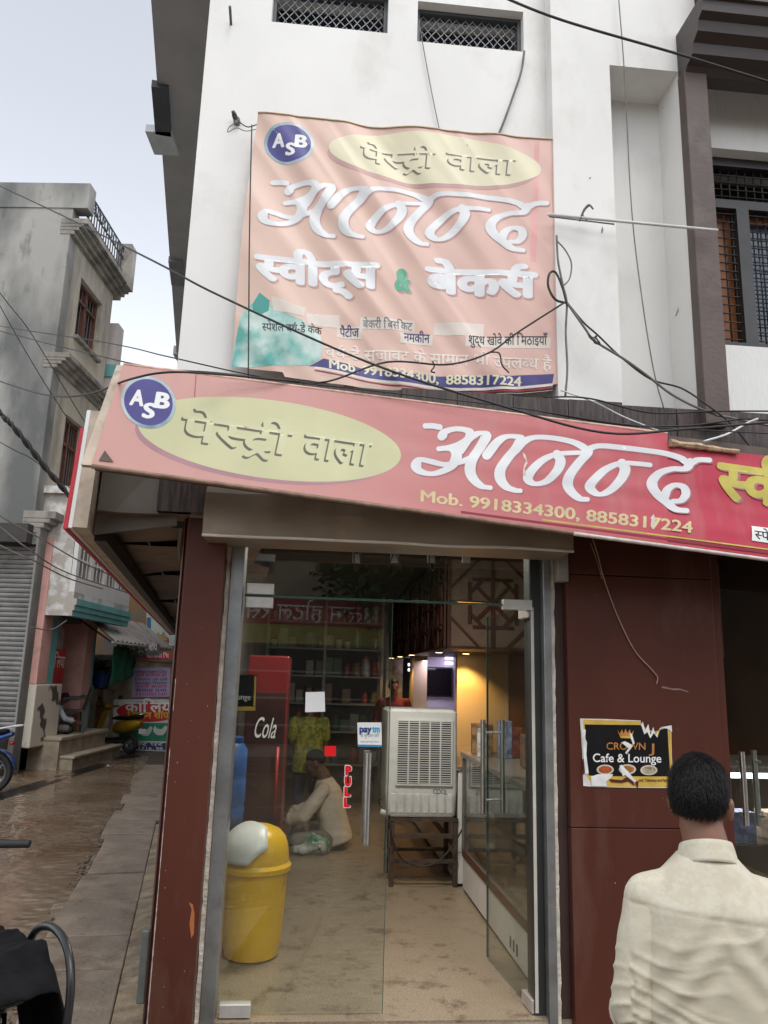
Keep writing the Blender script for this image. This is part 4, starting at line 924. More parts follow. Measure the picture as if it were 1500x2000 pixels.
TD = 8.4
m = MB(); m.fbox(-.98, 3.6, FZ-.2, FZ, -TD, -.001); struct('shop_floor', m, floor_mat())
CW = pm('cream_wall', (.60, .47, .29), .7, .06, 2, .05, 30); GW_ = pm('grey_wall', (.24, .23, .215), .8, .2, 1.5)
VLIT = pm('lavender_wall', (.62, .58, .66), .6, .05, 2); DKC = pm('dark_ceiling', (.06, .05, .045), .8, .2, 1.5)  # the light strips' violet is put into the wall colour
WHL = pm('white_laminate', (.74, .73, .70), .35, .06, 4, dirt=(.5, .47, .42), dscale=6, damt=(.6, .85))
m = MB(); m.fbox(-.99, -.94, FZ, 3.05, -TD, -.3); m.build('inner_wall', GW_, B)
m = MB(); m.fbox(-.99, 3.6, FZ, 3.05, -TD-.05, -TD); m.build('inner_wall', GW_, B)
m = MB(); m.fbox(3.6, 3.65, FZ, 3.05, -TD, -.3); m.build('inner_wall', pm('dark_wood_wall', (.05, .025, .015), .5, .3, 3), B)
m = MB(); m.fbox(-.99, 3.65, 3.05, 3.1, -TD, -.26); m.build('inner_ceiling', DKC, B)
m = MB(); m.fbox(-.94, -.80, FZ, 3.05, -.32, -.26); m.build('inner_wall', GW_, B)
m = MB(); m.fbox(.957, 1.752, FZ, 3.05, -.32, -.256); m.build('inner_wall', GW_, B)
# soffit with pierced lattice panels
ST = 3.2; su, sz = dp(868, 1266, ST); s_top = 3.04
m = MB(); m.fbox(su+.03, 3.6, sz, s_top, -TD, -ST-.03); sof = m.build('soffit', pm('soffit_brown', (.035, .018, .012), .5, .3, 3), B)
LATM = pm('lattice_wood', (.10, .035, .022), .45, .25, 6); LATB = pm('lattice_back', (.26, .18, .13), .7, .15, 4)
m = MB(); m.fbox(su+.03, 3.6, sz, s_top, -ST-.029, -ST-.024); m.build('lattice_backing', LATB, sof)
def lattice(P, u0, u1, v0, v1, cell, w0, w1, bw=.013):
    m = MB(); nu = int(round((u1-u0)/cell)); nv = int(round((v1-v0)/cell))
    def bar(a, b, wd, dz):
        a = Vector(a); b = Vector(b); d = b-a
        if d.length < 1e-4: return
        d.normalize(); nn = Vector((-d.y, d.x))*wd/2
        c = [a-nn, b-nn, b+nn, a+nn]; c = [Vector((min(max(q.x, u0), u1), min(max(q.y, v0), v1))) for q in c]
        m.hexa([P.p(q.x, q.y, w0+dz) for q in c]+[P.p(q.x, q.y, w1+dz) for q in c])
    for i in range(nu):
        for j in range(nv):
            cx, cy = u0+(i+.5)*cell, v0+(j+.5)*cell; h = cell/2; k = .0
            o = h*.52
            for s_ in (-1, 1):
                bar((cx, cy), (cx+s_*h, cy), bw, k); bar((cx, cy), (cx, cy+s_*h), bw, k+.0006); k += .0002
                for s2 in (-1, 1):
                    bar((cx, cy), (cx+s_*o*.75, cy+s2*o*.75), bw*.9, .0015+.0003*s_+.0001*s2)
                    bar((cx+s_*o*.42, cy+s2*o), (cx+s_*o, cy+s2*o*.42), bw*.9, .0026+.0003*s_+.0001*s2)
                    bar((cx+s_*h, cy+s2*h*.28), (cx+s_*h*.28, cy+s2*h), bw*.9, .0036+.0003*s_+.0001*s2)
                bar((cx-h*.45, cy+s_*o), (cx+h*.45, cy+s_*o), bw*.8, .0046+.0002*s_); bar((cx+s_*o, cy-h*.45), (cx+s_*o, cy+h*.45), bw*.8, .0054+.0002*s_)
    for a, b in (((u0, v0), (u1, v0)), ((u0, v1), (u1, v1)), ((u0, v0), (u0, v1)), ((u1, v0), (u1, v1))): bar(a, b, .05, .007)
    return m
lattice(FP.off(-ST), su+.03, su+.03+3*.86, sz, sz+.86, .86, -.022, -.004, .034).build('lattice', LATM, sof)
PSD = Plane(L(su+.03, 0, -ST-.03), -FP.n*1.0, (0, 0, 1))
PSD = Plane(L(su+.026, 0, -TD), FP.n, (0, 0, 1))
lattice(PSD, 0, TD-ST-.03, sz, sz+.86, .86, .002, .022, .034).build('lattice', LATM, sof)
WARM = emis('warm_downlight', (1, .72, .36), 7); COOL = emis('violet_led', (.80, .72, 1), 2.4)
def downlight(u, t, z, watt=9, col=(1, .62, .27), label='', mat=WARM):
    o = thing('downlight', label, 'ceiling lamp', L(u, z-.002, -t), 'lit downlights under the lattice soffit')
    m = MB(); m.lathe(L(u, z-.012, -t), [(.045, .010), (.05, .0), (.038, -.004), (.036, .004)], 20); m.build('trim', STEEL, o, smooth=R(40))
    m = MB(); m.lathe(L(u, z-.016, -t), [(.035, .0), (.033, .003)], 20); m.build('lens', mat, o)
    ld = bpy.data.lights.new('downlight_beam', 'SPOT'); ld.energy = watt; ld.color = col; ld.spot_size = R(115); ld.spot_blend = .6; ld.shadow_soft_size = .03
    lo = bpy.data.objects.new('downlight_beam', ld); sc.collection.objects.link(lo); lo.location = L(u, z-.03, -t)
    lo.parent = o; lo.matrix_parent_inverse = Matrix.Translation(-o.location)
    return o
# cream partition, screen and violet-lit bay
m = MB(); u0_, _ = dp(893, 1300, 4.3); m.fbox(u0_, 1.76, FZ, sz, -4.40, -4.3); m.build('partition', CW, B)
m = MB(); m.fbox(1.761, 3.6, FZ, sz, -4.40, -4.31); m.build('partition', pm('orange_wood', (.22, .085, .025), .5, .25, 4), B)
m = MB(); ua, _ = dp(826, 1300, 6.3); m.fbox(ua, 2.2, FZ, sz, -6.4, -6.3); m.build('partition', VLIT, B)
ub, _ = dp(810, 1300, 6.1); m = MB(); m.fbox(ub-.02, ua+.02, FZ, sz, -6.45, -6.05); m.build('partition_post', CW, B)
m = MB(); uc, _ = dp(768, 1300, 7.4); m.fbox(uc-.1, ub, FZ+.9, sz, -7.5, -7.4); m.build('partition', pm('picture_wall', (.60, .50, .36), .6, .0, 7, col2=(.24, .13, .07), sharp=(.3, .55)), B)
for i, (px, py, t) in enumerate(((846, 1277, 4.0), (794, 1290, 5.2), (772, 1297, 6.1), (756, 1303, 7.0))):
    u, _ = dp(px, py, t); downlight(u+.06, t, sz, (11, 5, 5, 5)[i], label=['small lit downlight nearest the door, under the lattice soffit', 'second lit downlight from the door under the lattice soffit', 'third lit downlight from the door under the lattice soffit', 'farthest lit downlight under the lattice soffit'][i])
u, _ = dp(905, 1290, 4.15); downlight(u+.02, 4.12, sz, 17, (1, .58, .18), 'lit downlight washing the cream partition behind the air cooler')
for px, py, t, nm in ((877, 1284, 6.2, 'violet light strip beside the wall screen'), (804, 1297, 7.2, 'small violet light strip left of the wall screen')):
    for k in (0, 1):
        u, z = dp(px, py+k*10, t); m = MB(); m.box(L(u, z-.01, -t), (.10, .03, .035), (FP.e1, FP.n, Vector((0, 0, 1))))
        tag(m.build('light_strip', COOL, None), nm+(', upper tube' if k == 0 else ', lower tube'), 'light strip', 'violet light strips in the shop')
ld = bpy.data.lights.new('strip_glow', 'AREA'); ld.energy = 1.2; ld.color = (.8, .7, 1); ld.size = .3; lo = bpy.data.objects.new('strip_glow', ld); sc.collection.objects.link(lo); u, z = dp(850, 1290, 5.9); lo.location = L(u, z-.05, -5.9)
lo.rotation_euler = (R(20), 0, 0)
tv = thing('wall_screen', 'black flat screen on the lavender wall inside the shop', 'screen', L(*dp(857, 1365, 6.25), -6.25))
(a, b), (c, d) = dp(832, 1302, 6.27), dp(883, 1362, 6.27)
m = MB(); m.fbox(a, c, d, b, -6.298, -6.25); m.build('body', BLACKM, tv, bevel=.006); m = MB(); m.fbox(a+.02, c-.02, d+.02, b-.02, -6.2495, -6.247); m.build('panel', pm('screen_glass', (.012, .010, .012), .08, .2, 2), tv)
m = MB(); a, b = dp(800, 1392, 6.0); m.fbox(a, 2.1, b-.06, b, -6.28, -5.85); tag(m.build('wall_shelf', WHL, None, bevel=.004), 'white shelf under the wall screen inside the shop', 'shelf')
# ---------------- air cooler on its stand
(ca, ct), (cb, _) = fl(764, 1733), fl(892, 1738)
ct = ct; CF = FP.off(-ct)
def cz(px, py): return CF.uv(px, py)
CO = thing('air_cooler', 'grey-white plastic air cooler with louvred front on a metal stand', 'air cooler', L((ca+cb)/2, FZ+.6, -ct-.25))
CP = pm('cooler_plastic', (.62, .64, .63), .42, .06, 3, .03, 30, dirt=(.36, .35, .31), dscale=5, damt=(.55, .8))
(xl, zt_), (xr, zb_) = cz(757, 1384), cz(893, 1597); zmid = cz(800, 1545)[1]; dpt = .50
def rr(u0, u1, w0, w1, z, r=.03):
    out = []
    for cx, cy, a0 in ((u1-r, w1-r, 0), (u0+r, w1-r, 90), (u0+r, w0+r, 180), (u1-r, w0+r, 270)):
        for k in range(5):
            a = R(a0+k*22.5); out.append(L(cx+r*math.cos(a), z, -ct+(cy+r*math.sin(a))))
    return out
m = MB(); m.loft([rr(xl+.02, xr-.02, -dpt+.02, -.01, zb_, .03), rr(xl+.012, xr-.012, -dpt, 0, zb_+.02), rr(xl, xr, -dpt, .0, zmid), rr(xl+.004, xr-.004, -dpt, .0, zt_-.02), rr(xl+.03, xr-.03, -dpt+.02, -.02, zt_)])
m.build('body', CP, CO, smooth=R(35))
(ga, gt), (gb, gz) = cz(778, 1408), cz(880, 1532)
m = MB(); m.fbox(ga, gb, gz, gt, -ct-.001, -ct+.003); gr = m.build('grille', pm('cooler_black', (.012, .012, .013), .8), CO)
m = MB(); t_ = .012
for a, b, c, d in ((ga-t_, ga, gz-t_, gt+t_), (gb, gb+t_, gz-t_, gt+t_), (ga, gb, gz-t_, gz), (ga, gb, gt, gt+t_)): m.fbox(a, b, c, d, -ct-.002, -ct+.014)
m.build('grille_frame', CP, CO)
sl = MB(); sl.fbox(ga, gb, gz, gz+.006, -ct+.004, -ct+.012); sme = None
for i in range(28):
    z = gz+(i+.5)*(gt-gz)/28
    if sme is None:
        q = MB(); q.fbox(ga, gb, z-.0038, z+.0028, -ct+.003, -ct+.014); s0 = q.build('louvre', CP, gr); sme = s0; zf = z
    else:
        s_ = sme.copy(); sc.collection.objects.link(s_); s_.location = (0, 0, z-zf)
for f in (.2, .4, .6, .8):
    u = ga+(gb-ga)*f; q = MB(); q.fbox(u-.005, u+.005, gz, gt, -ct+.004, -ct+.0165); q.build('divider', CP, gr)
for i in range(8):
    u = xl+.06+i*(xr-xl-.12)/7; q = MB(); q.fbox(u-.022, u+.022, zb_+.03, zmid-.02, -ct-.002, -ct+.005); q.build('tank_rib', CP, CO, bevel=.004)
CO2 = Sheet(FP.off(-ct+.001), None, .3); CO2.text('badge', 'COOL', (846, 1550), (874, 1552), (0, -14), pm('badge_grey', (.16, .17, .2), .5), CO, .001, bold=.02)
q = MB(); a, b = cz(738, 1588); q.tube([L(xl-.03, zb_+.03, -ct-.06), L(xl+.02, zb_+.01, -ct-.06)], .022, 10); q.build('drain_cap', CP, CO, smooth=True)
STD = thing('cooler_stand', 'rusty angle-iron stand under the air cooler', 'stand', L((ca+cb)/2, FZ, -ct-.25))
IR = pm('rusty_iron', (.075, .05, .038), .6, .35, 14)
top = zb_-.004
for u in (ca, cb):
    for dt in (.02, .44):
        q = MB(); q.fbox(u-.016, u+.016, FZ, top-.03, -ct-dt-.016, -ct-dt+.016); q.build('leg', IR, STD)
for z, hh in ((top-.028, .026), (FZ+.17, .022)):
    for a in ((ca-.02, cb+.02, .02), (ca-.02, cb+.02, .44)):
        q = MB(); q.fbox(a[0], a[1], z, z+hh, -ct-a[2]-.020, -ct-a[2]+.0205); q.build('rail', IR, STD)
    for u in (ca, cb):
        q = MB(); q.fbox(u-.018, u+.018, z+.001, z+hh-.001, -ct-.42, -ct-.04); q.build('rail', IR, STD)
q = MB(); q.fbox(ca+.02, cb-.02, top-.15, top-.12, -ct-.04, -ct-.006); q.build('rail', IR, STD)
q = MB(); q.tube(spline3([L(ca-.03, zb_+.02, -ct+.03), L(ca-.03, FZ+.45, -ct+.03), L(ca+.06, FZ+.22, -ct+.04), L(ca+.24, FZ+.16, -ct+.05), L(cb-.08, FZ+.25, -ct+.05), L(cb+.1, FZ+.5, -ct+.02), L(cb+.28, FZ+.72, -ct-.03)], 8), .007, 7)
tag(q.build('power_cord', ROPE, None, smooth=True), 'black power cord drooping across the cooler stand', 'cord')
# ---------------- display counters along the right
random.seed(12)
CGL = glass('counter_glass', (.86, .89, .87), 0, .03)
def sweets(u0, u1, z, t0, t1, parent_label, n, cols, gname):
    for i in range(n):
        t = t0+(t1-t0)*(i+.5)/n; c = random.choice(cols); o = thing('sweet_tray', parent_label[0]+' '+ORD[i]+' '+parent_label[1], 'tray', L((u0+u1)/2, z, -t), gname)
        hw = (t1-t0)/n*.42; q = MB(); q.fbox(u0, u1, z, z+.012, -t-hw, -t+hw); q.build('tray', STEEL, o)
        nm = 'sweet_%d' % int(sum(c)*1000); sm = pm(nm, c, .5, .3, 30)
        for a in range(4):
            for b in range(3):
                q = MB(); uu = u0+.03+(u1-u0-.06)*a/3; tt = t-hw*.6+hw*1.2*b/2; q.fbox(uu-.022, uu+.022, z+.013, z+.045, -tt-hw*.24, -tt+hw*.24); q.build('sweet', sm, o, bevel=.004)
ORD = ['first', 'second', 'third', 'fourth', 'fifth', 'sixth', 'seventh', 'eighth']
def counter(name, label, u0, u1, t0, t1, zt, glassy=True):
    o = thing(name, label, 'counter', L((u0+u1)/2, FZ, -(t0+t1)/2))
    q = MB(); q.fbox(u0, u1, FZ+.02, FZ+.24, -t1, -t0); q.build('plinth', WHL, o, bevel=.006)
    q = MB(); q.fbox(u0-.006, u0-.001, FZ+.245, FZ+.30, -t1, -t0); q.build('wood_strip', pm('brown_strip', (.12, .055, .03), .5), o)
    q = MB(); q.fbox(u0+.03, u1, FZ+.241, FZ+.262, -t1, -t0); q.build('shelf', WHL, o)
    if glassy:
        q = MB(); q.fbox(u0, u0+.006, FZ+.30, zt-.04, -t1+.02, -t0-.02); q.build('glass_front', CGL, o)
        q = MB(); q.fbox(u0+.01, u1, FZ+.30, zt-.04, -t0-.012, -t0-.006); q.build('glass_end', CGL, o)
        q = MB(); q.fbox(u0+.03, u1, FZ+.62, FZ+.632, -t1+.02, -t0-.03); q.build('shelf', CGL, o)
        for t in (t0+.012, t1-.012):
            q = MB(); q.fbox(u0-.008, u0+.02, FZ+.26, zt-.03, -t-.012, -t+.012); q.build('upright', ALU, o)
        q = MB(); q.fbox(u1-.03, u1, FZ+.27, zt-.04, -t1+.03, -t0-.03); q.build('back_panel', WHL, o)
    else:
        q = MB(); q.fbox(u0, u1, FZ+.245, zt-.04, -t1, -t0); q.build('front_panel', WHL, o, bevel=.004)
    q = MB(); q.fbox(u0-.02, u1+.01, zt-.038, zt, -t1-.01, -t0+.01); q.build('top', pm('granite_top', (.10, .085, .075), .3, .0, 60, col2=(.30, .26, .22)), o, bevel=.005)
    for k, t in enumerate((t0+.25, t0+.32, t0+.39)):
        if k < 3: q = MB(); q.fbox(u0-.003, u0-.0005, FZ+.06, FZ+.12, -t-.03, -t+.0); q.build('vent_slot', pm('vent_dark', (.12, .11, .1), .7), o)
    return o
(un, tn) = fl(1040, 1935); (uf, tf) = fl(903, 1738); u_c = (un+uf)/2
counter('display_counter', 'glass display counter with white plinth just inside the open door', u_c, u_c+.60, max(.38, tn), tf-.02, 1.30)
sweets(u_c+.05, u_c+.5, FZ+.264, max(.38, tn)+.06, tf-.1, ('steel tray of sweets on the lower counter shelf,', 'from the door'), 5, [(.5, .28, .08), (.55, .45, .25), (.35, .12, .05)], 'sweet trays in the display counter')
counter('long_counter', 'white counter running back behind the air cooler', u_c-.02, u_c+.5, tf+.08, 5.9, 1.18, False)
def carton(label, u, z, t, su_, sz_, st, c, rot=0, group=None):
    q = MB(); ax = (FP.e1*math.cos(rot)+FP.n*math.sin(rot), FP.n*math.cos(rot)-FP.e1*math.sin(rot), Vector((0, 0, 1)))
    q.box(L(u, z+sz_/2, -t), (su_, st, sz_), ax); o = q.build('carton', pm('carton_%d_%d' % (int(sum(c)*500), int(u*100)), c, .55, .0, 22, col2=tuple(k*.35 for k in c), sharp=(.4, .6)), None, bevel=.004)
    return tag(o, label, 'box', group)
zt_c = 1.30
for lab, u, t, s, c in (('brown packet with dark print at the far end of the display counter', u_c+.12, tf-.15, (.16, .22, .1), (.35, .20, .10)), ('red and brown snack box on the display counter', u_c+.33, tf-.18, (.18, .20, .12), (.30, .07, .04)), ('pale blue packet leaning on the display counter top', u_c+.22, tf-.45, (.10, .26, .08), (.30, .36, .55)),
                        ('golden snack carton in the middle of the display counter top', u_c+.40, tf-.7, (.22, .18, .2), (.34, .22, .10)), ('dark brown biscuit box on the counter near the door', u_c+.30, tf-1.1, (.24, .2, .22), (.20, .11, .06)), ('white price card box on the display counter edge', u_c+.06, tf-.42, (.07, .20, .03), (.62, .64, .62))):
    carton(lab, u, zt_c+.001, t, s[0], s[1], s[2], c, .1)
# ---------------- left side of the shop
# red drinks fridge
RF = pm('fridge_red', (.17, .013, .015), .35, .1, 3)
ft = 1.75; (fa, _), (fb, _) = dp(478, 1400, ft), dp(560, 1400, ft)
FR = thing('drinks_fridge', 'tall red drinks fridge with white script lettering behind the left glass', 'fridge', L((fa+fb)/2, FZ, -ft-.3))
q = MB(); q.fbox(fa, fb, FZ+.08, 1.98, -ft-.6, -ft-.02); q.build('cabinet', RF, FR, bevel=.012)
q = MB(); q.fbox(fa+.01, fb-.01, FZ+.2, 1.72, -ft-.019, -ft); dr = q.build('door', pm('fridge_dark', (.05, .022, .02), .2, .3, 4), FR, bevel=.004)
q = MB(); q.tube([L(fb-.05, .9, -ft+.025), L(fb-.05, 1.35, -ft+.025)], .012, 8); q.build('handle', pm('red_handle', (.38, .02, .02), .4), dr, smooth=True)
q = MB(); q.fbox(fa+.02, fb-.02, FZ, FZ+.08, -ft-.58, -ft-.04); q.build('base', BLACKM, FR)
FSN = Sheet(FP.off(-ft+.0012), None, .3)
FSN.text('script', 'Cola', (496, 1440), (538, 1442), (6, -58), WV, dr, .001, bold=.004, shear=.35)
# shelves with jars and packets far back on the left
RK = thing('shelf_rack', 'tall steel rack of jars and packets at the back of the shop', 'rack', L(-.35, FZ, -6.6))
RKM = pm('rack_grey', (.30, .30, .29), .5, .1, 5, metal=.3)
ra, rb = dp(520, 1300, 6.4)[0], dp(745, 1300, 6.4)[0]
for u in (ra, (ra+rb)/2, rb):
    for t in (6.35, 6.75):
        q = MB(); q.fbox(u-.018, u+.018, FZ, 2.9, -t-.018, -t+.018); q.build('post', RKM, RK)
zs = [.75, 1.15, 1.5, 1.85, 2.2, 2.55]
for z in zs:
    q = MB(); q.fbox(ra-.02, rb+.02, z-.02, z, -6.77, -6.33); q.build('shelf', RKM, RK)
jar_cols = [(.45, .42, .36), (.35, .22, .10), (.40, .08, .05), (.12, .20, .32), (.50, .38, .12), (.10, .22, .12), (.55, .53, .5)]
jm = MB(); jm.lathe((0, 0, 0), [(.05, 0), (.052, .01), (.052, .12), (.04, .14), (.04, .15)], 14); jme = jm.mesh('jar')
lm = MB(); lm.lathe((0, 0, .151), [(.044, 0), (.044, .025)], 14); lme = lm.mesh('lid')
for me in (jme, lme): bm = bmesh.new(); bm.from_mesh(me); bmesh.ops.recalc_face_normals(bm, faces=bm.faces); bm.to_mesh(me); bm.free()
lme.materials.append(pm('jar_lid', (.35, .05, .05), .4, .2, 9)); jv = []
pkm = MB(); pkm.hexa([Vector((x*k_, y*k_*.6, z)) for z, k_ in ((0, 1.0), (.17, .94)) for x, y in ((-.05, -.05), (.05, -.05), (.05, .05), (-.05, .05))]); pkme = pkm.mesh('packet'); pks = []
for k, c in enumerate(jar_cols): pk_ = pkme.copy(); pk_.materials.append(pm('packet_%d' % k, c, .4, .0, 40, col2=tuple(q*.3+.15 for q in c))); pks.append(pk_)
for k, c in enumerate(jar_cols): me = jme.copy(); me.materials.append(pm('jar_%d' % k, c, .3, .3, 20)); jv.append(me)
ORD2 = ['first', 'second', 'third', 'fourth', 'fifth', 'sixth', 'seventh', 'eighth', 'ninth', 'tenth', 'eleventh', 'twelfth']
for zi, z in enumerate(zs):
    n = 12; seen = 0
    for i in range(n):
        u = ra+.08+i*(rb-ra-.16)/(n-1)
        if random.random() < .12 or abs(u-(ra+rb)/2) < .05: continue
        seen += 1; pos = ORD2[seen-1]+' from the left on the '+['lowest', 'second', 'third', 'fourth', 'fifth', 'top'][zi]+' shelf of the back rack'
        if random.random() < .45:
            ki = random.randrange(7); o = bpy.data.objects.new('packet', pks[ki]); sc.collection.objects.link(o); o.location = L(u, z+.0005, -6.5+random.uniform(-.06, .06)); o.scale = (random.uniform(.8, 1.3), 1, random.uniform(.7, 1.5)); o.rotation_euler = (0, 0, random.uniform(-.3, .3))
            tag(o, ['orange', 'brown', 'red', 'blue', 'yellow', 'green', 'cream'][ki]+' printed packet, '+pos, 'packet', 'packets on the back shelf rack'); continue
        o = bpy.data.objects.new('jar', random.choice(jv)); sc.collection.objects.link(o); o.location = L(u, z+.0005, -6.5+random.uniform(-.05, .05)); s_ = random.uniform(.7, 1.2); o.scale = (s_*.95, s_*.95, s_*random.uniform(.8, 1.4))
        tag(o, ['orange', 'brown', 'red', 'blue', 'yellow', 'green', 'cream'][jv.index(o.data)]+' lidded jar, '+pos, 'jar', 'jars on the back shelf rack')
        l2 = bpy.data.objects.new('lid', lme); sc.collection.objects.link(l2); l2.parent = o
q = MB(); q.fbox(ra, rb, .35, .74, -6.7, -6.38); 
# blue drum, red crate, bin, all behind the left glass
du, dt = fl(460, 1700); du, dt = -.82+0, 1.0
D = thing('blue_drum', 'blue plastic drum standing on the red crate behind the left glass', 'drum', L(-.78, .93, -1.05))
q = MB(); q.lathe(L(-.815, .93, -1.05), [(.12, 0), (.145, .02), (.15, .12), (.142, .14), (.152, .16), (.152, .28), (.144, .30), (.15, .32), (.148, .46), (.11, .50)], 28, sx=.72, sy=.72); q.build('body', pm('blue_plastic', (.03, .10, .30), .35, .12, 4), D, smooth=R(50))
q = MB(); q.lathe(L(-.815, 1.432, -1.05), [(.11, 0), (.115, .03), (.10, .035)], 24, sx=.72, sy=.72); q.build('lid', pm('blue_lid', (.02, .06, .2), .4), D, smooth=R(40))
D = thing('red_crate', 'red plastic bottle crates stacked beside the yellow bin', 'crate', L(-.78, FZ, -1.05))
RC = pm('red_plastic', (.42, .02, .03), .35, .15, 4)
for k in (0, 1):
    z0 = FZ+k*.312
    q = MB(); q.fbox(-.93, -.63, z0+.0, z0+.025, -1.22, -.88); q.build('crate_floor', RC, D)
    for a in ((-.93, -.63, -.895, -.88), (-.93, -.63, -1.22, -1.205), (-.93, -.915, -1.205, -.895), (-.645, -.63, -1.205, -.895)):
        for zz in ((.026, .10), (.13, .20), (.23, .308)): q = MB(); q.fbox(a[0], a[1], z0+zz[0], z0+zz[1], a[2], a[3]); q.build('crate_band', RC, D)
    for u in (-.935, -.635):
        for t in (-1.225, -.885): q = MB(); q.fbox(u, u+.011, z0+.002, z0+.31, t, t+.011); q.build('corner', RC, D)
# yellow swing-lid bin
bu, bt = fl(489, 1868); bt += .02
YB = thing('swing_bin', 'yellow plastic bin with white swing lid just behind the left glass door', 'bin', L(bu, FZ, -bt))
YM = pm('yellow_plastic', (.80, .46, .012), .32, .08, 3, .02, 20, dirt=(.55, .31, .03), dscale=5, damt=(.55, .8))
r0 = .165; hb = .46
q = MB(); q.lathe(L(bu, FZ, -bt), [(r0*.82, 0), (r0*.90, .01), (r0*1.0, .10), (r0*1.06, .25), (r0*1.10, hb-.03), (r0*1.10, hb)], 40); q.build('body', YM, YB, smooth=R(40))
q = MB(); q.lathe(L(bu, FZ+hb, -bt), [(r0*1.10, -.012), (r0*1.22, -.005), (r0*1.23, .02), (r0*1.16, .035), (r0*1.14, .04)], 40); q.build('rim', YM, YB, smooth=R(40))
dome = [(r0*1.14, .041), (r0*1.13, .08), (r0*1.08, .13), (r0*.97, .175), (r0*.76, .21), (r0*.45, .23), (r0*.1, .235)]
q = MB(); q.lathe(L(bu, FZ+hb, -bt), dome, 40); dm = q.build('dome', YM, YB, smooth=R(40))
# white flap: tilted patch on the dome facing left-front
fd_ = (FP.n*.95-FP.e1*.70+Vector((0, 0, .95))).normalized(); m = MB(); V = []; tx = fd_.cross(Vector((0, 0, 1))).normalized(); ty = tx.cross(fd_)*-1
cen = L(bu, FZ+hb+.06, -bt); n = 10
for j in range(n+1):
    for i in range(n+1):
        a = (i/n-.5)*2.1; b = (j/n-.5)*2.3
        a *= (1.0-.28*abs(b))
        d = (fd_+tx*math.tan(a*.85)+ty*-math.tan(b*.62)).normalized(); rad = .203
        q_ = cen+Vector((d.x*rad*1.02, d.y*rad*1.02, d.z*rad*.94)); V.append(q_)
m.add(V, [(j*(n+1)+i, j*(n+1)+i+1, (j+1)*(n+1)+i+1, (j+1)*(n+1)+i) for j in range(n) for i in range(n)])
fo = m.build('swing_lid', pm('white_plastic', (.70, .70, .67), .35, .08, 6), YB, smooth=True, fix=False); so_ = fo.modifiers.new('thick', 'SOLIDIFY'); so_.thickness = .008
# stickers on the glass
st = SH.print('sticker', [(698, 1411), (745, 1411), (746, 1459), (699, 1458)], [(0, 1, 2, 3)], WV, None, .0002); tag(st, 'white payment sticker with blue lettering on the left glass door', 'sticker')
SHb = SH
SHb.text('lettering', 'pay', (702, 1430), (726, 1430), (0, -19), pm('ink_navy', (.015, .05, .20), .5), st, .0008, bold=.05); SHb.text('lettering', 'tm', (727, 1430), (742, 1430), (0, -19), pm('ink_cyan', (.02, .42, .70), .5), st, .0008, bold=.05)
SHb.text('lettering', ['स', 'े', ' ', 'भ', 'ु', 'ग', 'त', 'ा', 'न', ' ', 'क', 'र', 'े', 'ं'], (704, 1440), (740, 1440), (0, -9), INKF, st, .0008); SHb.text('lettering', 'scan and pay here', (704, 1450), (740, 1450), (0, -6), INKF, st, .0008)
SHb.print('blue_edge', [(699, 1454), (746, 1455), (746, 1459), (699, 1458.5)], [(0, 1, 2, 3)], pm('ink_cyan2', (.03, .25, .45), .5), st, .0008)
st = SH.print('sticker', [(597, 1352), (634, 1351), (635, 1390), (596, 1391)], [(0, 1, 2, 3)], WV, None, .0002); tag(st, 'blank white square paper stuck on the left glass door', 'sticker')
# gold-edged poster glimpsed behind the far left of the glass
PB = Sheet(FP.off(-.42), None, .3)
po = PB.print('poster', [(462, 1318), (502, 1318), (499, 1389), (459, 1389)], [(0, 1, 2, 3)], PBLK, None, .0); tag(po, 'small black and gold poster behind the left edge of the glass', 'poster')
PB.text('lettering', 'unge', (464, 1366), (489, 1367), (0, -16), WV, po, .001)
PB.print('gold_border', [(459.5, 1380), (499, 1380), (499, 1388), (459.5, 1388)], [(0, 1, 2, 3)], GOLD, po, .001); PB.print('gold_border', [(497, 1320), (501, 1320), (499, 1379), (495, 1379)], [(0, 1, 2, 3)], GOLD, po, .001)
# ---------------- right-hand part behind the shop window
counter('cake_counter', 'lit glass cake counter behind the right-hand shop window', 1.98, 3.3, .75, 1.5, 1.38)
q = MB(); q.fbox(2.0, 3.28, 1.27, 1.30, -1.2, -1.1); tag(q.build('light_strip', emis('white_led', (.9, .93, 1), 4), None), 'white light strip inside the lit cake counter', 'light strip', 'white light strips')
ld = bpy.data.lights.new('counter_glow', 'AREA'); ld.energy = 5; ld.shape = 'RECTANGLE'; ld.size = 1.2; ld.size_y = .1; lo = bpy.data.objects.new('counter_glow', ld); sc.collection.objects.link(lo); lo.location = L(2.6, 1.25, -1.12)
sweets(2.05, 2.6, FZ+.264, .8, 1.45, ('white cake tray in the lit cake counter,', 'from the glass'), 3, [(.6, .5, .45), (.45, .15, .15), (.5, .35, .2)], 'cake trays')
for i in range(5):
    carton(['first', 'second', 'third', 'fourth', 'fifth'][i]+' cake box from the left inside the lit cake counter', 2.12+i*.24, FZ+.634, .95, .16, .16, .16, random.choice([(.55, .5, .5), (.25, .22, .45), (.5, .3, .2), (.6, .58, .55)]), 0, 'cake boxes in the cake counter')
V_ = thing('display_fridge', 'glass-door display fridge with white frame behind the brown panel', 'fridge', L(2.05, FZ, -2.6))
q = MB(); q.fbox(1.86, 2.42, FZ, 2.15, -3.05, -2.45); q.build('cabinet', pm('fridge_inside', (.12, .10, .09), .5), V_)
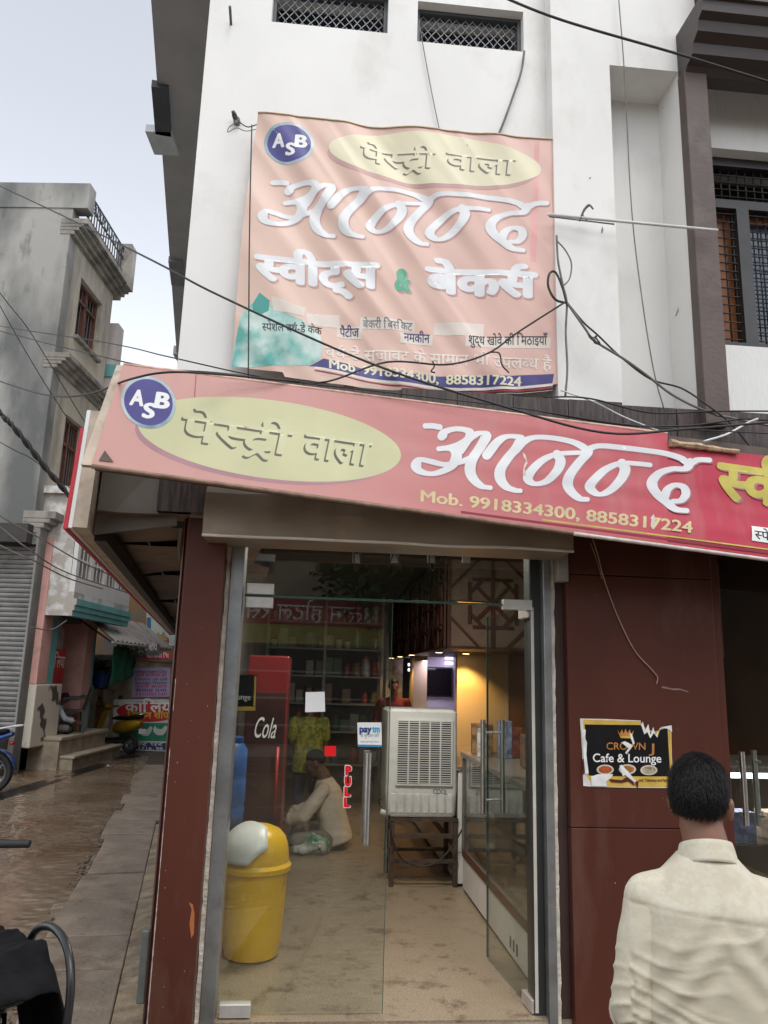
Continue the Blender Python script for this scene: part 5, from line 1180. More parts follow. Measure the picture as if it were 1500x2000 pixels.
for a, b, c, d in ((1.86, 1.90, FZ+.1, 2.15), (2.38, 2.42, FZ+.1, 2.15), (1.90, 2.38, 2.08, 2.15), (1.90, 2.38, 1.42, 1.47), (1.90, 2.38, FZ+.1, FZ+.16)): q = MB(); q.fbox(a, b, c, d, -2.449, -2.41); q.build('frame', WHL, V_)
for zz in (1.55, 1.78):
    for k in range(5):
        q = MB(); q.lathe(L(1.96+k*.09, zz, -2.436), [(.024, 0), (.025, .09), (.012, .12), (.012, .15)], 10); q.build('bottle', jv[(k*3+int(zz*9)) % 7].materials[0], V_, smooth=True)
u, _ = dp(1475, 1297, 2.9); downlight(2.75, 3.5, sz, 16, (1, .55, .16), 'lit downlight over the orange wall behind the right-hand window')

# added fill panel, out of view on the ceiling, to brighten the shop
for k, t in enumerate((1.1,)):
    o = thing('ceiling_panel', ['flat white ceiling lamp just inside the glass doors', 'flat white ceiling lamp over the middle of the shop aisle'][k], 'ceiling lamp', L(.1, 3.03, -t))
    q = MB(); q.fbox(-.22, .42, 3.02, 3.048, -t-.32, -t+.32); q.build('tray', WHL, o); q = MB(); q.fbox(-.2, .4, 3.012, 3.0195, -t-.3, -t+.3); q.build('diffuser', emis('panel_white', (1, .95, .86), 1.5), o)
    ld = bpy.data.lights.new('panel_glow', 'AREA'); ld.energy = 24; ld.color = (1, .93, .82); ld.size = .6; lo = bpy.data.objects.new('panel_glow', ld); sc.collection.objects.link(lo); lo.location = L(.1, 3.0, -t); lo.parent = o; lo.matrix_parent_inverse = Matrix.Translation(-o.location)

# ================================================================ people
def remesh(mb_, voxel, smooth_it=4, name='body', fac=.5):
    me = mb_.mesh(name); bm = bmesh.new(); bm.from_mesh(me); bmesh.ops.recalc_face_normals(bm, faces=bm.faces); bm.to_mesh(me); bm.free()
    o = bpy.data.objects.new('tmp', me); sc.collection.objects.link(o)
    r_ = o.modifiers.new('r', 'REMESH'); r_.mode = 'VOXEL'; r_.voxel_size = voxel; r_.use_smooth_shade = True
    s_ = o.modifiers.new('s', 'SMOOTH'); s_.iterations = smooth_it; s_.factor = fac
    dg = bpy.context.evaluated_depsgraph_get(); out = bpy.data.meshes.new_from_object(o.evaluated_get(dg), depsgraph=dg); bpy.data.objects.remove(o)
    return out
def capsule(mb_, a, b, ra, rb, n=14):
    a, b = Vector(a), Vector(b); d = b-a; L_ = d.length; pts = []; rs = []
    for k in range(4): t = math.pi/2*k/4; pts.append(a-d.normalized()*ra*math.cos(t)); rs.append(max(.0015, ra*math.sin(t)))
    for k in range(5): pts.append(a+d*(k/4)); rs.append(ra+(rb-ra)*k/4)
    for k in range(1, 5): t = math.pi/2*k/4; pts.append(b+d.normalized()*rb*math.sin(t)); rs.append(max(.0015, rb*math.cos(t)))
    mb_.tube(pts, rs, n)
def limb(mb_, pts, rs):
    for i in range(len(pts)-1): capsule(mb_, pts[i], pts[i+1], rs[i], rs[i+1])
def ering(c, X, Y, rx, ry, n=28, p=2.3):
    c = Vector(c); out = []
    for k in range(n):
        a = 2*math.pi*k/n; ca, sa = math.cos(a), math.sin(a)
        f = (abs(ca)**p+abs(sa)**p)**(-1/p); out.append(c+X*(rx*ca*f)+Y*(ry*sa*f))
    return out
def hand(mb_, wrist, fdir, palm_n, side, curl=.5, s=1.0):
    """palm, four unequal bent fingers, and a thumb leaving the side of the palm"""
    f = Vector(fdir).normalized(); n = Vector(palm_n); n = (n-f*n.dot(f)).normalized(); sd_ = f.cross(n)*side
    for k in range(4):
        o = (k-1.5)*.0175*s; capsule(mb_, wrist+sd_*o*.7, wrist+f*.075*s+sd_*o, .014*s, .012*s, 10)
    for k, ln in enumerate((.066, .074, .070, .054)):
        o = (k-1.5)*.0205*s; p = wrist+f*.082*s+sd_*o; d = f.copy()
        for j, fr in enumerate((.45, .32, .23)):
            d = (d+n*curl*.8).normalized(); q = p+d*ln*fr*s; capsule(mb_, p, q, (.0088-.0008*j)*s, (.0082-.0008*j)*s, 8); p = q
    p = wrist+f*.022*s-sd_*.028*s; d = (f*.7-sd_*.75+n*.25).normalized()
    for j, ln in enumerate((.034, .030, .024)):
        q = p+d*ln*s; capsule(mb_, p, q, (.0115-.001*j)*s, (.0105-.001*j)*s, 8); p = q; d = (d+f*.35+n*.2).normalized()
def figure(name, label, loc, rz, scale, J, skin, shirt, trouser, voxel=.009, folds=None, sleeve='long', hair_len=.0, shirt_fn=None, svox=None, hs=1.0, strands=0, torso=None, shirt_col_name=None, cat='person', shoe=(.03, .028, .028)):
    T = Matrix.Translation(loc) @ Matrix.Rotation(rz, 4, 'Z') @ Matrix.Scale(scale, 4); P = {k: T @ Vector(v) for k, v in J.items() if isinstance(v, tuple)}
    X = (T.to_3x3() @ Vector((1, 0, 0))).normalized(); Y = (T.to_3x3() @ Vector((0, 1, 0))).normalized(); Z = Vector((0, 0, 1)); s = scale
    o = thing(name, label, cat, loc)
    hc = P['head']; hf = (T.to_3x3() @ Vector(J.get('face', (0, 1, 0)))); hf = hf.normalized(); s_body = s; hu = Z-hf*Z.dot(hf); hu.normalize(); hx = hf.cross(hu).normalized(); hax = (hx, hf, hu)
    s_full = s; s = s*.90
    b = MB()
    b.ball(hc+hu*.025*s-hf*.008*s, (.073*s, .094*s, .094*s), 20, 14, hax); b.ball(hc-hu*.045*s+hf*.028*s, (.052*s, .062*s, .068*s), 16, 10, hax)
    b.ball(hc-hu*.095*s+hf*.062*s, (.024*s, .02*s, .018*s), 10, 6, hax)
    capsule(b, hc+hf*.082*s+hu*.012*s, hc+hf*.100*s-hu*.022*s, .009*s, .014*s, 8)          # nose
    for k in (-1, 1):
        b.ball(hc+hx*.081*s*k-hf*.006*s-hu*.012*s, (.011*s, .020*s, .034*s), 10, 8, hax)    # ear
        b.ball(hc+hx*.088*s*k-hf*.014*s+hu*.004*s, (.008*s, .013*s, .022*s), 10, 8, hax)
        b.ball(hc+hx*.036*s*k+hf*.066*s-hu*.018*s, (.022*s, .018*s, .02*s), 8, 6, hax)      # cheek
        b.ball(hc+hx*.030*s*k+hf*.080*s+hu*.026*s, (.024*s, .010*s, .007*s), 8, 6, hax)     # brow
    b.ball(hc+hf*.080*s-hu*.058*s, (.024*s, .014*s, .007*s), 10, 6, hax); b.ball(hc+hf*.079*s-hu*.068*s, (.021*s, .014*s, .008*s), 10, 6, hax)   # lips
    s = s_full
    limb(b, [P['neck']-Z*.05*s, P['neck']+Z*.02*s, hc-hu*.05*s-hf*.012*s], [.065*s, .056*s, .054*s])
    tor = torso or [(.10, .165, .11), (.22, .155, .105), (.38, .165, .11), (.50, .175, .11), (.56, .13, .085)]
    pel, nk = P['pelvis'], P['neck']; ax = (nk-pel); th = ax.length; au = ax.normalized(); ay = (Y-au*Y.dot(au)).normalized()
    axx = ay.cross(au).normalized(); axx = axx if axx.dot(X) > 0 else -axx
    rings = lambda k, lst: [ering(pel+au*(h*th), axx, ay, rx*s*k, ry*s*k) for h, rx, ry in lst]
    TOR = [(-.18, .165, .115), (.0, .172, .118), (.18, .165, .112), (.40, .168, .112), (.62, .165, .115), (.78, .156, .108), (.90, .112, .086), (.97, .085, .068)]
    b.loft(rings(.88, TOR))
    for sd_ in ('l', 'r'):
        limb(b, [P['sh_'+sd_], P['el_'+sd_], P['wr_'+sd_]], [.046*s, .038*s, .026*s])
        fdv = (P['wr_'+sd_]-P['el_'+sd_]).normalized(); fdv = (fdv+(T.to_3x3() @ Vector(J.get('hd_'+sd_, (0, 0, 0))))/s).normalized()
        hand(b, P['wr_'+sd_]+fdv*.012*s, fdv, T.to_3x3() @ Vector(J.get('pn_'+sd_, (0, 0, -1))), 1 if sd_ == 'l' else -1, J.get('curl', .45), s)
        limb(b, [P['hp_'+sd_], P['kn_'+sd_], P['an_'+sd_]], [.070*s, .050*s, .034*s]); limb(b, [P['an_'+sd_]-Z*.03*s, P['to_'+sd_]], [.036*s, .03*s])
    me = remesh(b, voxel*s, 3); obj('body', me, skin, o, True)
    s = s_full*.90
    for k in (-1, 1):
        e = MB(); e.ball(hc+hx*.031*s*k+hf*.0815*s+hu*.008*s, .0105*s, 10, 7); e.build('eye', pm('eye_dark', (.03, .02, .015), .15), o, smooth=True)
    s = s_full
    # shirt
    c = MB(); hem = J.get('hem', -.28)
    SHR = [(hem, .188, .135), (hem+.12, .186, .132)]+[(h, rx*1.04+.006, ry*1.06+.006) for h, rx, ry in TOR[1:6] if h > hem+.15]+[(.90, .118, .092), (.975, .080, .077), (1.0, .070, .068)]
    c.loft(rings(1.0, SHR)); sl_m = []
    for sd_ in ('l', 'r'):
        sp = P['sh_'+sd_]; inn = nk.lerp(sp, .45)-Z*.035*s
        w_end = P['el_'+sd_].lerp(P['wr_'+sd_], .55) if sleeve == 'long' else P['sh_'+sd_].lerp(P['el_'+sd_], .7)
        d1 = (P['el_'+sd_]-sp); cs = MB(); limb(c, [inn, sp, sp+d1*.10], [.054*s, .058*s, .056*s])
        if sleeve == 'long': limb(cs, [sp+d1*.06, sp+d1*.35, P['el_'+sd_], w_end], [.0575*s, .061*s, .057*s, .050*s])
        else: limb(cs, [sp-d1*.02, w_end], [.068*s, .064*s])
        sl_m.append(cs)
    for nm, mm in [('shirt', c)]+[('sleeve', q) for q in sl_m]:
        me = remesh(mm, (svox or voxel*.95)*s, 6)
        if shirt_fn:
            Ti = T.inverted(); ns = [(v.co.copy(), v.normal.copy()) for v in me.vertices]
            for v, (co, nn) in zip(me.vertices, ns): v.co = co+nn*shirt_fn(Ti @ co)*s
            me.update()
        obj(nm, me, shirt, o, True)
    if sleeve == 'long':
        for sd_ in ('l', 'r'):
            a = P['el_'+sd_].lerp(P['wr_'+sd_], .46); q = P['el_'+sd_].lerp(P['wr_'+sd_], .64); d = (q-a).normalized(); e = MB()
            e.tube([a-d*.004*s, a, a+d*.02*s, q, q+d*.004*s, q, q-d*.03*s], [.053*s, .057*s, .058*s, .058*s, .055*s, .049*s, .046*s], 20, False); e.build('cuff', shirt, o, smooth=True)
    # trousers and shoes
    t = MB(); t.loft([ering(pel+au*(h*th), axx, ay, rx*s, ry*s) for h, rx, ry in ((-.16, .14, .10), (-.08, .178, .125), (.04, .178, .125), (.10, .17, .12))])
    for sd_ in ('l', 'r'):
        limb(t, [P['hp_'+sd_], P['kn_'+sd_], P['an_'+sd_]], [.088*s, .068*s, .056*s])
    me = remesh(t, voxel*s*1.2, 5); obj('trousers', me, trouser, o, True)
    for sd_ in ('l', 'r'):
        e = MB(); a = P['an_'+sd_]-Z*.045*s; q = P['to_'+sd_]-Z*.0*s; limb(e, [a, q], [.044*s, .038*s]); me = remesh(e, .012*s, 2)
        zmin = min(v.co.z for v in me.vertices); obj('shoe', me, pm('shoe_%s' % name, shoe, .5), o, True)
    # hair
    s = s_full*.90
    HM = pm('black_hair', (.0075, .0065, .0065), .6, .4, 90, .25, 160, spec=.25); h = MB(); n, kk = 40, 26; V = []; ids = {}
    for i in range(kk+1):
        th_ = math.pi*(i+.01)/(kk+.02)
        for j in range(n):
            a = 2*math.pi*j/n; lx, ly, lz = math.sin(th_)*math.cos(a), math.sin(th_)*math.sin(a), math.cos(th_)
            nz = noise.noise((lx*3, ly*3, lz*3+scale*3))*.045+noise.noise((lx*16, ly*16, lz*16))*.014
            rad = 1.0+nz
            line = -.47 if ly < -.55 else (-.47+(ly+.55)*.75 if ly < -.05 else (-.10+(ly+.05)*.8 if ly < .45 else .29+(ly-.45)*.55))
            sh_ = .003 if lz < line+.15 else (.006 if lz < line+.4 else .009)
            V.append((hc+hu*.025*s-hf*.010*s+hx*(lx*(.0735+sh_)*rad*s)+hf*(ly*(.096+sh_)*rad*s)+hu*(lz*(.096+sh_+.004)*rad*s), lz > line, Vector((lx, ly, lz))))
    fs = []
    for i in range(kk):
        for j in range(n):
            q = (i*n+j, i*n+(j+1) % n, (i+1)*n+(j+1) % n, (i+1)*n+j)
            if sum(V[k][1] for k in q) >= 3: fs.append(q)
    used = sorted({k for f in fs for k in f}); mp = {k: i for i, k in enumerate(used)}
    h.add([V[k][0] for k in used], [tuple(mp[k] for k in reversed(f)) for f in fs]); ho = h.build('hair', HM, o, smooth=True, fix=False); so2 = ho.modifiers.new('thick', 'SOLIDIFY'); so2.thickness = .006*s; so2.offset = -1
    if strands:
        st_ = MB(); random.seed(2); ok = [k for k in used]
        for i in range(strands):
            p, _, l_ = V[random.choice(ok)]; nn = (hx*l_.x+hf*l_.y+hu*l_.z).normalized()
            p = p+hx*random.uniform(-.006, .006)+hf*random.uniform(-.006, .006)+hu*random.uniform(-.006, .006)
            cw = Vector((l_.x-.12, l_.y+.30, 0)); dd = (hx*cw.x+hf*cw.y)*.8-hu*.55+hx*random.uniform(-.28, .28)+hf*random.uniform(-.22, .22); dd = dd-nn*dd.dot(nn); d = (dd.normalized()+nn*random.uniform(.02, .16)).normalized(); sv = d.cross(nn).normalized()*.0007
            ln = random.uniform(.012, .026); q1 = p+d*ln*.55-nn*.0005; q2 = p+d*ln-nn*ln*.10; st_.add([p-nn*.001-sv, p-nn*.001+sv, q1+sv, q2, q1-sv], [(0, 1, 2, 4), (4, 2, 3)])
        tag(st_.build('hair_strands', HM, o, fix=False), kind='stuff')
    return o, P, T
STAND = dict(pelvis=(0, 0, .93), neck=(0, -.012, 1.435), head=(0, .015, 1.575), hp_l=(-.085, 0, .90), hp_r=(.085, 0, .90), kn_l=(-.10, .02, .50), kn_r=(.10, .01, .50), an_l=(-.11, -.03, .10), an_r=(.11, -.03, .10), to_l=(-.14, .14, .045), to_r=(.14, .14, .045),
             sh_l=(-.185, -.01, 1.365), sh_r=(.185, -.01, 1.365), el_l=(-.245, -.03, 1.10), el_r=(.245, -.03, 1.10), wr_l=(-.205, .14, .95), wr_r=(.205, .14, .95))
SKIN = pm('brown_skin', (.215, .100, .062), .5, .12, 12, .05, 120); SKIN2 = pm('brown_skin_deep', (.15, .070, .045), .5, .12, 12)
# --- man in the foreground, seen from behind
def shirt_mat():
    m, N, Lk, b = nodes_mat('cream_shirt'); b.inputs['Roughness'].default_value = .8; b.inputs['Sheen Weight'].default_value = .15
    g = N.new('ShaderNodeNewGeometry'); n = N.new('ShaderNodeTexNoise'); n.inputs['Scale'].default_value = 5; n.inputs['Detail'].default_value = 6
    n2 = N.new('ShaderNodeTexNoise'); n2.inputs['Scale'].default_value = 30; n2.inputs['Detail'].default_value = 5; n2.inputs['Roughness'].default_value = .7
    for k in (n, n2): Lk.new(g.outputs['Position'], k.inputs['Vector'])
    sx = N.new('ShaderNodeSeparateXYZ'); Lk.new(g.outputs['Position'], sx.inputs[0])
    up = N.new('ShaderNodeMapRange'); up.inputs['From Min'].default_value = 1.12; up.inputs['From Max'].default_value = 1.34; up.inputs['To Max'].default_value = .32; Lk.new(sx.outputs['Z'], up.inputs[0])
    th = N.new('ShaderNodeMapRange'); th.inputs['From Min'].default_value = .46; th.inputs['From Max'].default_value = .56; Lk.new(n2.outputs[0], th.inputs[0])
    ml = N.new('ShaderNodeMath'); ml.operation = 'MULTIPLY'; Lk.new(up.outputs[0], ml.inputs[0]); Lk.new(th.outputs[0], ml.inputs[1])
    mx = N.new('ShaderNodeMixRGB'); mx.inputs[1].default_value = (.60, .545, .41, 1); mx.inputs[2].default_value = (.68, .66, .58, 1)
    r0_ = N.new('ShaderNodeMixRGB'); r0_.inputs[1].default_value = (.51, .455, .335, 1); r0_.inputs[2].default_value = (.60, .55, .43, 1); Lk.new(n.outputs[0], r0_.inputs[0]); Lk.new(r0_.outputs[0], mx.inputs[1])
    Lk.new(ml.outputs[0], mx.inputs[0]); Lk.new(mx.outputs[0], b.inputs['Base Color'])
    n3 = N.new('ShaderNodeTexNoise'); n3.inputs['Scale'].default_value = 60; n3.inputs['Detail'].default_value = 3
    mp = N.new('ShaderNodeMapping'); mp.inputs['Scale'].default_value = (.6, .6, 1.6); Lk.new(g.outputs['Position'], mp.inputs[0]); Lk.new(mp.outputs[0], n3.inputs['Vector'])
    bp = N.new('ShaderNodeBump'); bp.inputs['Strength'].default_value = .15; bp.inputs['Distance'].default_value = .004; Lk.new(n3.outputs[0], bp.inputs['Height']); Lk.new(bp.outputs[0], b.inputs['Normal']); return m
def ridge(x): return 1-abs(x)*2
def man_folds(p):
    x, y, z = p; d = man_folds0(p); sx = 1 if x > 0 else -1
    if abs(x) < .21:
        lo = max(0, min(1, (1.31-z)/.12)); an = .16*sx*min(1, abs(x)/.13)+.10+.75*noise.noise((x*3.5, z*3.5, 3))
        t = -x*math.sin(an)+z*math.cos(an)+.055*noise.noise((x*6, z*6, 1))
        for lam, am, q, fx in ((.050, .0052, 0, 7), (.030, .0026, 5, 9), (.095, .0075, 9, 4)):
            mk = max(0, min(1, (noise.noise((x*fx, z*fx*.8+q, q))+.22)/.30)); cr = (1-abs(math.sin(math.pi*t/lam+q)))**2.0; d += lo*am*mk*(cr-.35)
        d += .010*lo*noise.noise((x*10, 0, z*2.5))*max(0, 1-abs(x)/.12)
    else:
        t = z+.35*(y+.02)+.03*noise.noise((x*8, y*8, z*6))
        mk = max(0, min(1, (noise.noise((y*7, z*6, 4))+.2)/.35)); d += .0075*mk*((1-abs(math.sin(math.pi*t/.043)))**2-.35)+.004*noise.noise((x*9, y*9, z*9))
    return d
def man_folds0(p):
    x, y, z = p; lowr = max(0, min(1, (1.30-z)/.25)); arm = abs(x) > .20
    wx, wz = .12*noise.noise((x*4, y*4, z*4)), .10*noise.noise((x*5, y*4, z*5+9)); n1 = ridge(noise.noise(((x+wx)*4.5+z*3, y*4, (z+wz)*17)))*.5; n2 = ridge(noise.noise(((x+wz)*11-z*9, y*7, (z+wx)*11+4)))*.5
    n3 = noise.noise((x*3.2, y*3, z*2.2+7)); d = 0
    if arm: d += .002*n2
    else:
        d += lowr*.0015*n2+.012*n3*lowr
        s_ = 1 if x > 0 else -1
        q = (x*s_-.02)*.75+(z-1.22)*.66
        d += .0035*math.exp(-(((z-1.12)-(.16-abs(x))*.9)/.10)**2)*math.sin(q*95+2*noise.noise((x*4, z*4, 1)))
        d += .0035*noise.noise((x*4, 1, z*5))
    if y < .02 and not arm:                                  # yoke seam
        zs_ = 1.312-.30*x*x-.10*x; d += .0012 if z > zs_ else 0; d -= .002*math.exp(-((z-zs_)/.004)**2)
    return d
MJ = dict(STAND); MJ.update(face=(.52, .9, -.06), head=(0, .015, 1.556), sh_l=(-.150, -.01, 1.325), sh_r=(.155, -.01, 1.325), el_l=(-.196, -.02, 1.08), el_r=(.225, -.03, 1.10), wr_l=(-.17, .17, .985), wr_r=(.16, .20, 1.03), hem=-.42, pn_l=(.6, 0, -.6), pn_r=(-.6, 0, -.6), hd_l=(.4, .3, 0), hd_r=(-.4, .3, 0))
mloc = at_y(1371, 1545, 2.10); mloc = Vector((mloc.x, 2.10, 0))
SHIRT = shirt_mat(); DKT = pm('dark_trousers', (.035, .035, .042), .8, .2, 20, .1, 80)
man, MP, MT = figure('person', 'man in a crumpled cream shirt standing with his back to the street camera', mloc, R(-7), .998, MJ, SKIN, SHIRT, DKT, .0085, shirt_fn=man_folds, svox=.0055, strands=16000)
# collar
c = MB(); nc = 40; hz = MP['neck']
def cring(rx, ry, z, tilt, open_=0.0): return [hz+(MT.to_3x3() @ Vector((rx*math.cos(a), ry*math.sin(a)+.006, z-tilt*math.sin(a)))) for a in [2*math.pi*k/nc for k in range(nc)]]
c.loft([cring(.062, .064, -.03, .03), cring(.060, .062, .006, .028), cring(.060, .062, .022, .026), cring(.064, .066, .023, .026), cring(.068, .071, .008, .03), cring(.076, .080, -.026, .034), cring(.079, .084, -.034, .035), cring(.072, .078, -.036, .034)], cap=False)
c.build('collar', SHIRT, man, smooth=True)
# --- man sitting cross-legged on the shop floor, in profile facing left
su_, st_ = fl(655, 1655); SIT = dict(pelvis=(0, 0, .12), neck=(0, .12, .575), head=(0, .20, .70), face=(0, .9, -.45), hp_l=(-.09, .02, .10), hp_r=(.09, .02, .10), kn_l=(-.30, .30, .12), kn_r=(.30, .30, .12), an_l=(.10, .30, .06), an_r=(-.10, .36, .07), to_l=(.22, .34, .045), to_r=(-.22, .40, .05),
   sh_l=(-.17, .11, .50), sh_r=(.17, .11, .50), el_l=(-.24, .26, .30), el_r=(.24, .26, .30), wr_l=(-.12, .46, .24), wr_r=(.12, .48, .24), hem=-.12, pn_l=(.7, 0, -.5), pn_r=(-.7, 0, -.5), hd_l=(.2, .2, -.2), hd_r=(-.2, .2, -.2))
fold2 = lambda p: .008*ridge(noise.noise((p.x*6, p.y*6, p.z*14)))*.5
figure('person', 'man in a pale shirt sitting cross-legged on the shop floor beside a bag', L(su_, FZ-.02, -st_), R(5+84), 1.08, SIT, SKIN2, pm('pale_shirt', (.62, .53, .44), .8, .12, 9), pm('grey_trousers', (.20, .185, .165), .85, .15, 9), .013, shirt_fn=fold2)
bu_, bt_ = fl(612, 1668); b = MB()
b.ball(L(bu_, FZ+.085, -bt_), (.13, .11, .09), 18, 12); b.ball(L(bu_-.08, FZ+.06, -bt_), (.12, .10, .06), 14, 9); me = remesh(b, .012, 2)
for v in me.vertices: v.co += v.normal*(.05*noise.noise(v.co*8)+.03*abs(noise.noise(v.co*19)))
for v in me.vertices: v.co.z = max(v.co.z, FZ+.002)
tag(obj('bag', me, pm('plastic_bag', (.50, .52, .48), .35, .0, 5, col2=(.05, .22, .12), sharp=(.42, .55)), None, True), 'crumpled white and green plastic bag in front of the sitting man', 'bag')
# --- standing shopper in a yellow-green top
yu, yt = fl(594, 1640); YJ = dict(STAND); YJ.update(face=(-.3, .95, -.1), el_l=(-.22, -.02, 1.12), el_r=(.22, .0, 1.12), wr_l=(-.16, .12, 1.02), wr_r=(.17, .12, .98), hem=-.30)
figure('person', 'shopper in a yellow-green patterned top and dark trousers standing at the back', L(yu, FZ, -yt), R(5+10), .80, YJ, SKIN2, pm('yellow_top', (.42, .36, .05), .8, .0, 26, col2=(.16, .20, .03), sharp=(.42, .58)), pm('navy_trousers', (.02, .028, .06), .8), .014, sleeve='short')
# --- shopkeeper behind the cooler
ku, _ = dp(769, 1360, 6.2); KJ = dict(STAND); KJ.update(face=(-.25, 1, -.2))
figure('person', 'dark-haired shopkeeper standing behind the air cooler, only the head in view', L(ku, FZ, -6.2), R(5+170), .91, KJ, SKIN, pm('maroon_shirt', (.20, .03, .02), .8), pm('navy_trousers2', (.02, .022, .03), .8), .014)

# ================================================================ the lane on the left
GREYP = pm('stained_grey_plaster', (.33, .32, .295), .9, .0, 1.1, .4, 22, col2=(.13, .135, .13), sharp=(.38, .60), detail=9, dirt=(.10, .105, .10), dscale=2.6, damt=(.56, .74), stretch=(1, 1, .4))
BEIGEP = pm('beige_plaster', (.50, .45, .375), .9, .2, 1.2, .2, 30, dirt=(.19, .17, .145), dscale=1.5, damt=(.5, .75), stretch=(1, 1, .3))
CORN = pm('cornice_plaster', (.30, .275, .24), .9, .25, 2, .3, 30, dirt=(.11, .10, .09), dscale=3, damt=(.45, .7), stretch=(1, 1, .5))
Y1 = 13.8; C1 = at_y(105, 707, Y1); yw1 = R(-1.5)
FB = Plane((C1.x, Y1, 0), (math.cos(yw1), math.sin(yw1), 0), (0, 0, 1)); RBd = Vector((-math.sin(yw1)-.02, math.cos(yw1), 0)).normalized()
RB = Plane((C1.x, Y1, 0), RBd, (0, 0, 1))        # lane side of the grey house, u runs away from us
zp = FB.uv(80, 358)[1]; LEN = RB.uv(214, 640)[0]
G = thing('grey_house', 'stained grey plaster house with barred windows and a roof railing, left of the lane', 'house', (C1.x, Y1, 0))
def pbx(P, name, mat, parent, *a, **k): m = MB(); m.pbox(P, *a); return m.build(name, mat, parent, **k)
gsz = RB.uv(70, 1060)[1]
zc = [RB.uv(138, 462)[1], RB.uv(112, 712)[1], FB.uv(60, 1030)[1]]
print('lane', C1, zp, LEN, zc, gsz)
# front wall with shutter opening, and lane wall
sh0, shz = FB.uv(-60, 1062)[0], FB.uv(40, 1062)[1]; sh1 = .10
grid_wall([-7.0, 0], [shz+.35, zc[0]+.6], lambda u, v: False, -.30, 0, FB).build('front_wall', GREYP, G, fix=False); grid_wall([-7.0, sh0, sh1, .14], [0, .72, shz, shz+.349], lambda u, v: sh0 < u < sh1 and .72 < v < shz, -.30, 0, FB).build('front_wall', GREYP, G, fix=False)
pbx(FB, 'parapet', GREYP, G, -7.0, .30, zc[0]+.6, zp, -.28, .02)
def lane_rect(p0, p1, p2, p3):
    q = [RB.uv(*p) for p in (p0, p1, p2, p3)]; return min(a for a, b in q), max(a for a, b in q), min(b for a, b in q), max(b for a, b in q)
wA0, wA1 = RB.uv(152, 600)[0], RB.uv(192, 660)[0]; wAz1 = RB.uv(153, 533)[1]; wAz0 = RB.uv(146, 655)[1]
wB0, wB1 = RB.uv(121, 880)[0], RB.uv(155, 900)[0]; wBz1 = RB.uv(123, 803)[1]; wBz0 = RB.uv(108, 975)[1]
WA = (wA0, wA1, wAz0, wAz1); WBq = (wB0, wB1, wBz0, wBz1); print(WA, WBq)
def cuts(*v): return sorted(set(round(x, 4) for x in v))
grid_wall(cuts(.305, wA0, wA1, wB0, wB1, LEN), cuts(zc[2]-.1, wA[2] if False else wAz0, wAz1, wBz0, wBz1, zc[0]+.6), lambda u, v: ins(u, v, WA) or ins(u, v, WBq), -.32, 0, RB).build('lane_wall', BEIGEP, G, fix=False)
m = MB(); m.pbox(RB, .30, LEN, zc[2]-.1, zp-.2, -7.0, -.40); m.build('house_mass', GREYP, G)
m = MB(); m.pbox(RB, .32, LEN, 0, zc[2]-.1, -7.0, -.62); m.build('house_mass', DARK, G)
def lane_window(q, lab):
    u0, u1, v0, v1 = q; t = .07; f = MB()
    for a, b, c, d in ((u0, u0+t, v0, v1), (u1-t, u1, v0, v1), (u0+t, u1-t, v0, v0+t), (u0+t, u1-t, v1-t, v1), (u0+t, u1-t, v0+(v1-v0)*.68, v0+(v1-v0)*.68+.06), ((u0+u1)/2-.03, (u0+u1)/2+.03, v0+t, v1-t)): f.pbox(RB, a, b, c, d, -.20, -.10)
    w_ = f.build('window', pm('red_brown_wood', (.13, .05, .032), .6, .3, 5), G)
    pbx(RB, 'pane', pm('dull_glass', (.07, .075, .085), .12, .5, 3), w_, u0+.02, u1-.02, v0+.02, v1-.02, -.24, -.215)
    n = 7
    for i in range(n): b = MB(); u = u0+t+(i+.5)*(u1-u0-2*t)/n; b.tube([RB.p(u, v0+t, -.14), RB.p(u, v1-t, -.14)], .010, 5); b.build('bar', pm('bar_grey', (.16, .13, .12), .6), w_)
    b = MB(); b.pbox(RB, u0-.06, u1+.06, v0-.08, v0-.01, -.05, .10); b.build('sill', CORN, w_)
lane_window(WA, ''); lane_window(WBq, '')
def moulding(z, sc_=1.0, u1=None):
    for k, (dz, h_, out) in enumerate(((-.30, .10, .10), (-.20, .09, .20), (-.11, .08, .30), (-.03, .14, .40))):
        m = MB(); m.pbox(RB, -.01-k*.004, (u1 or LEN)+.02, z+dz*sc_, z+(dz+h_)*sc_, -.2, out*sc_); m.build('cornice_band', CORN, G, bevel=.012)
moulding(zc[0]+.28, .85, LEN+.25); moulding(zc[1]+.1, .75); moulding(zc[2]+.2, 1.0)
# roof railing
RL = G; rz0 = zc[0]+.52
for i in range(16):
    u = .35+i*(LEN-.45)/15; b = MB(); b.tube([RB.p(u, rz0-.1, .18), RB.p(u, rz0+.62, .18)], .014, 5); b.build('railing_post', BLACKM, G)
for z in (.08, .36, .62):
    b = MB(); b.tube([RB.p(.25, rz0+z, .18), RB.p(LEN, rz0+z, .18)], .018, 5); b.build('railing_rail', BLACKM, G)
for i in range(8):
    u = .5+i*(LEN-.7)/7; b = MB(); pts = [RB.p(u+.10*math.cos(k*.785), rz0+.49+.10*math.sin(k*.785), .18) for k in range(9)]; b.tube(pts, .012, 5); b.build('railing_scroll', BLACKM, G)
pbx(RB, 'parapet_post', CORN, G, LEN-.12, LEN+.22, rz0-.3, rz0+.75, .02, .36)
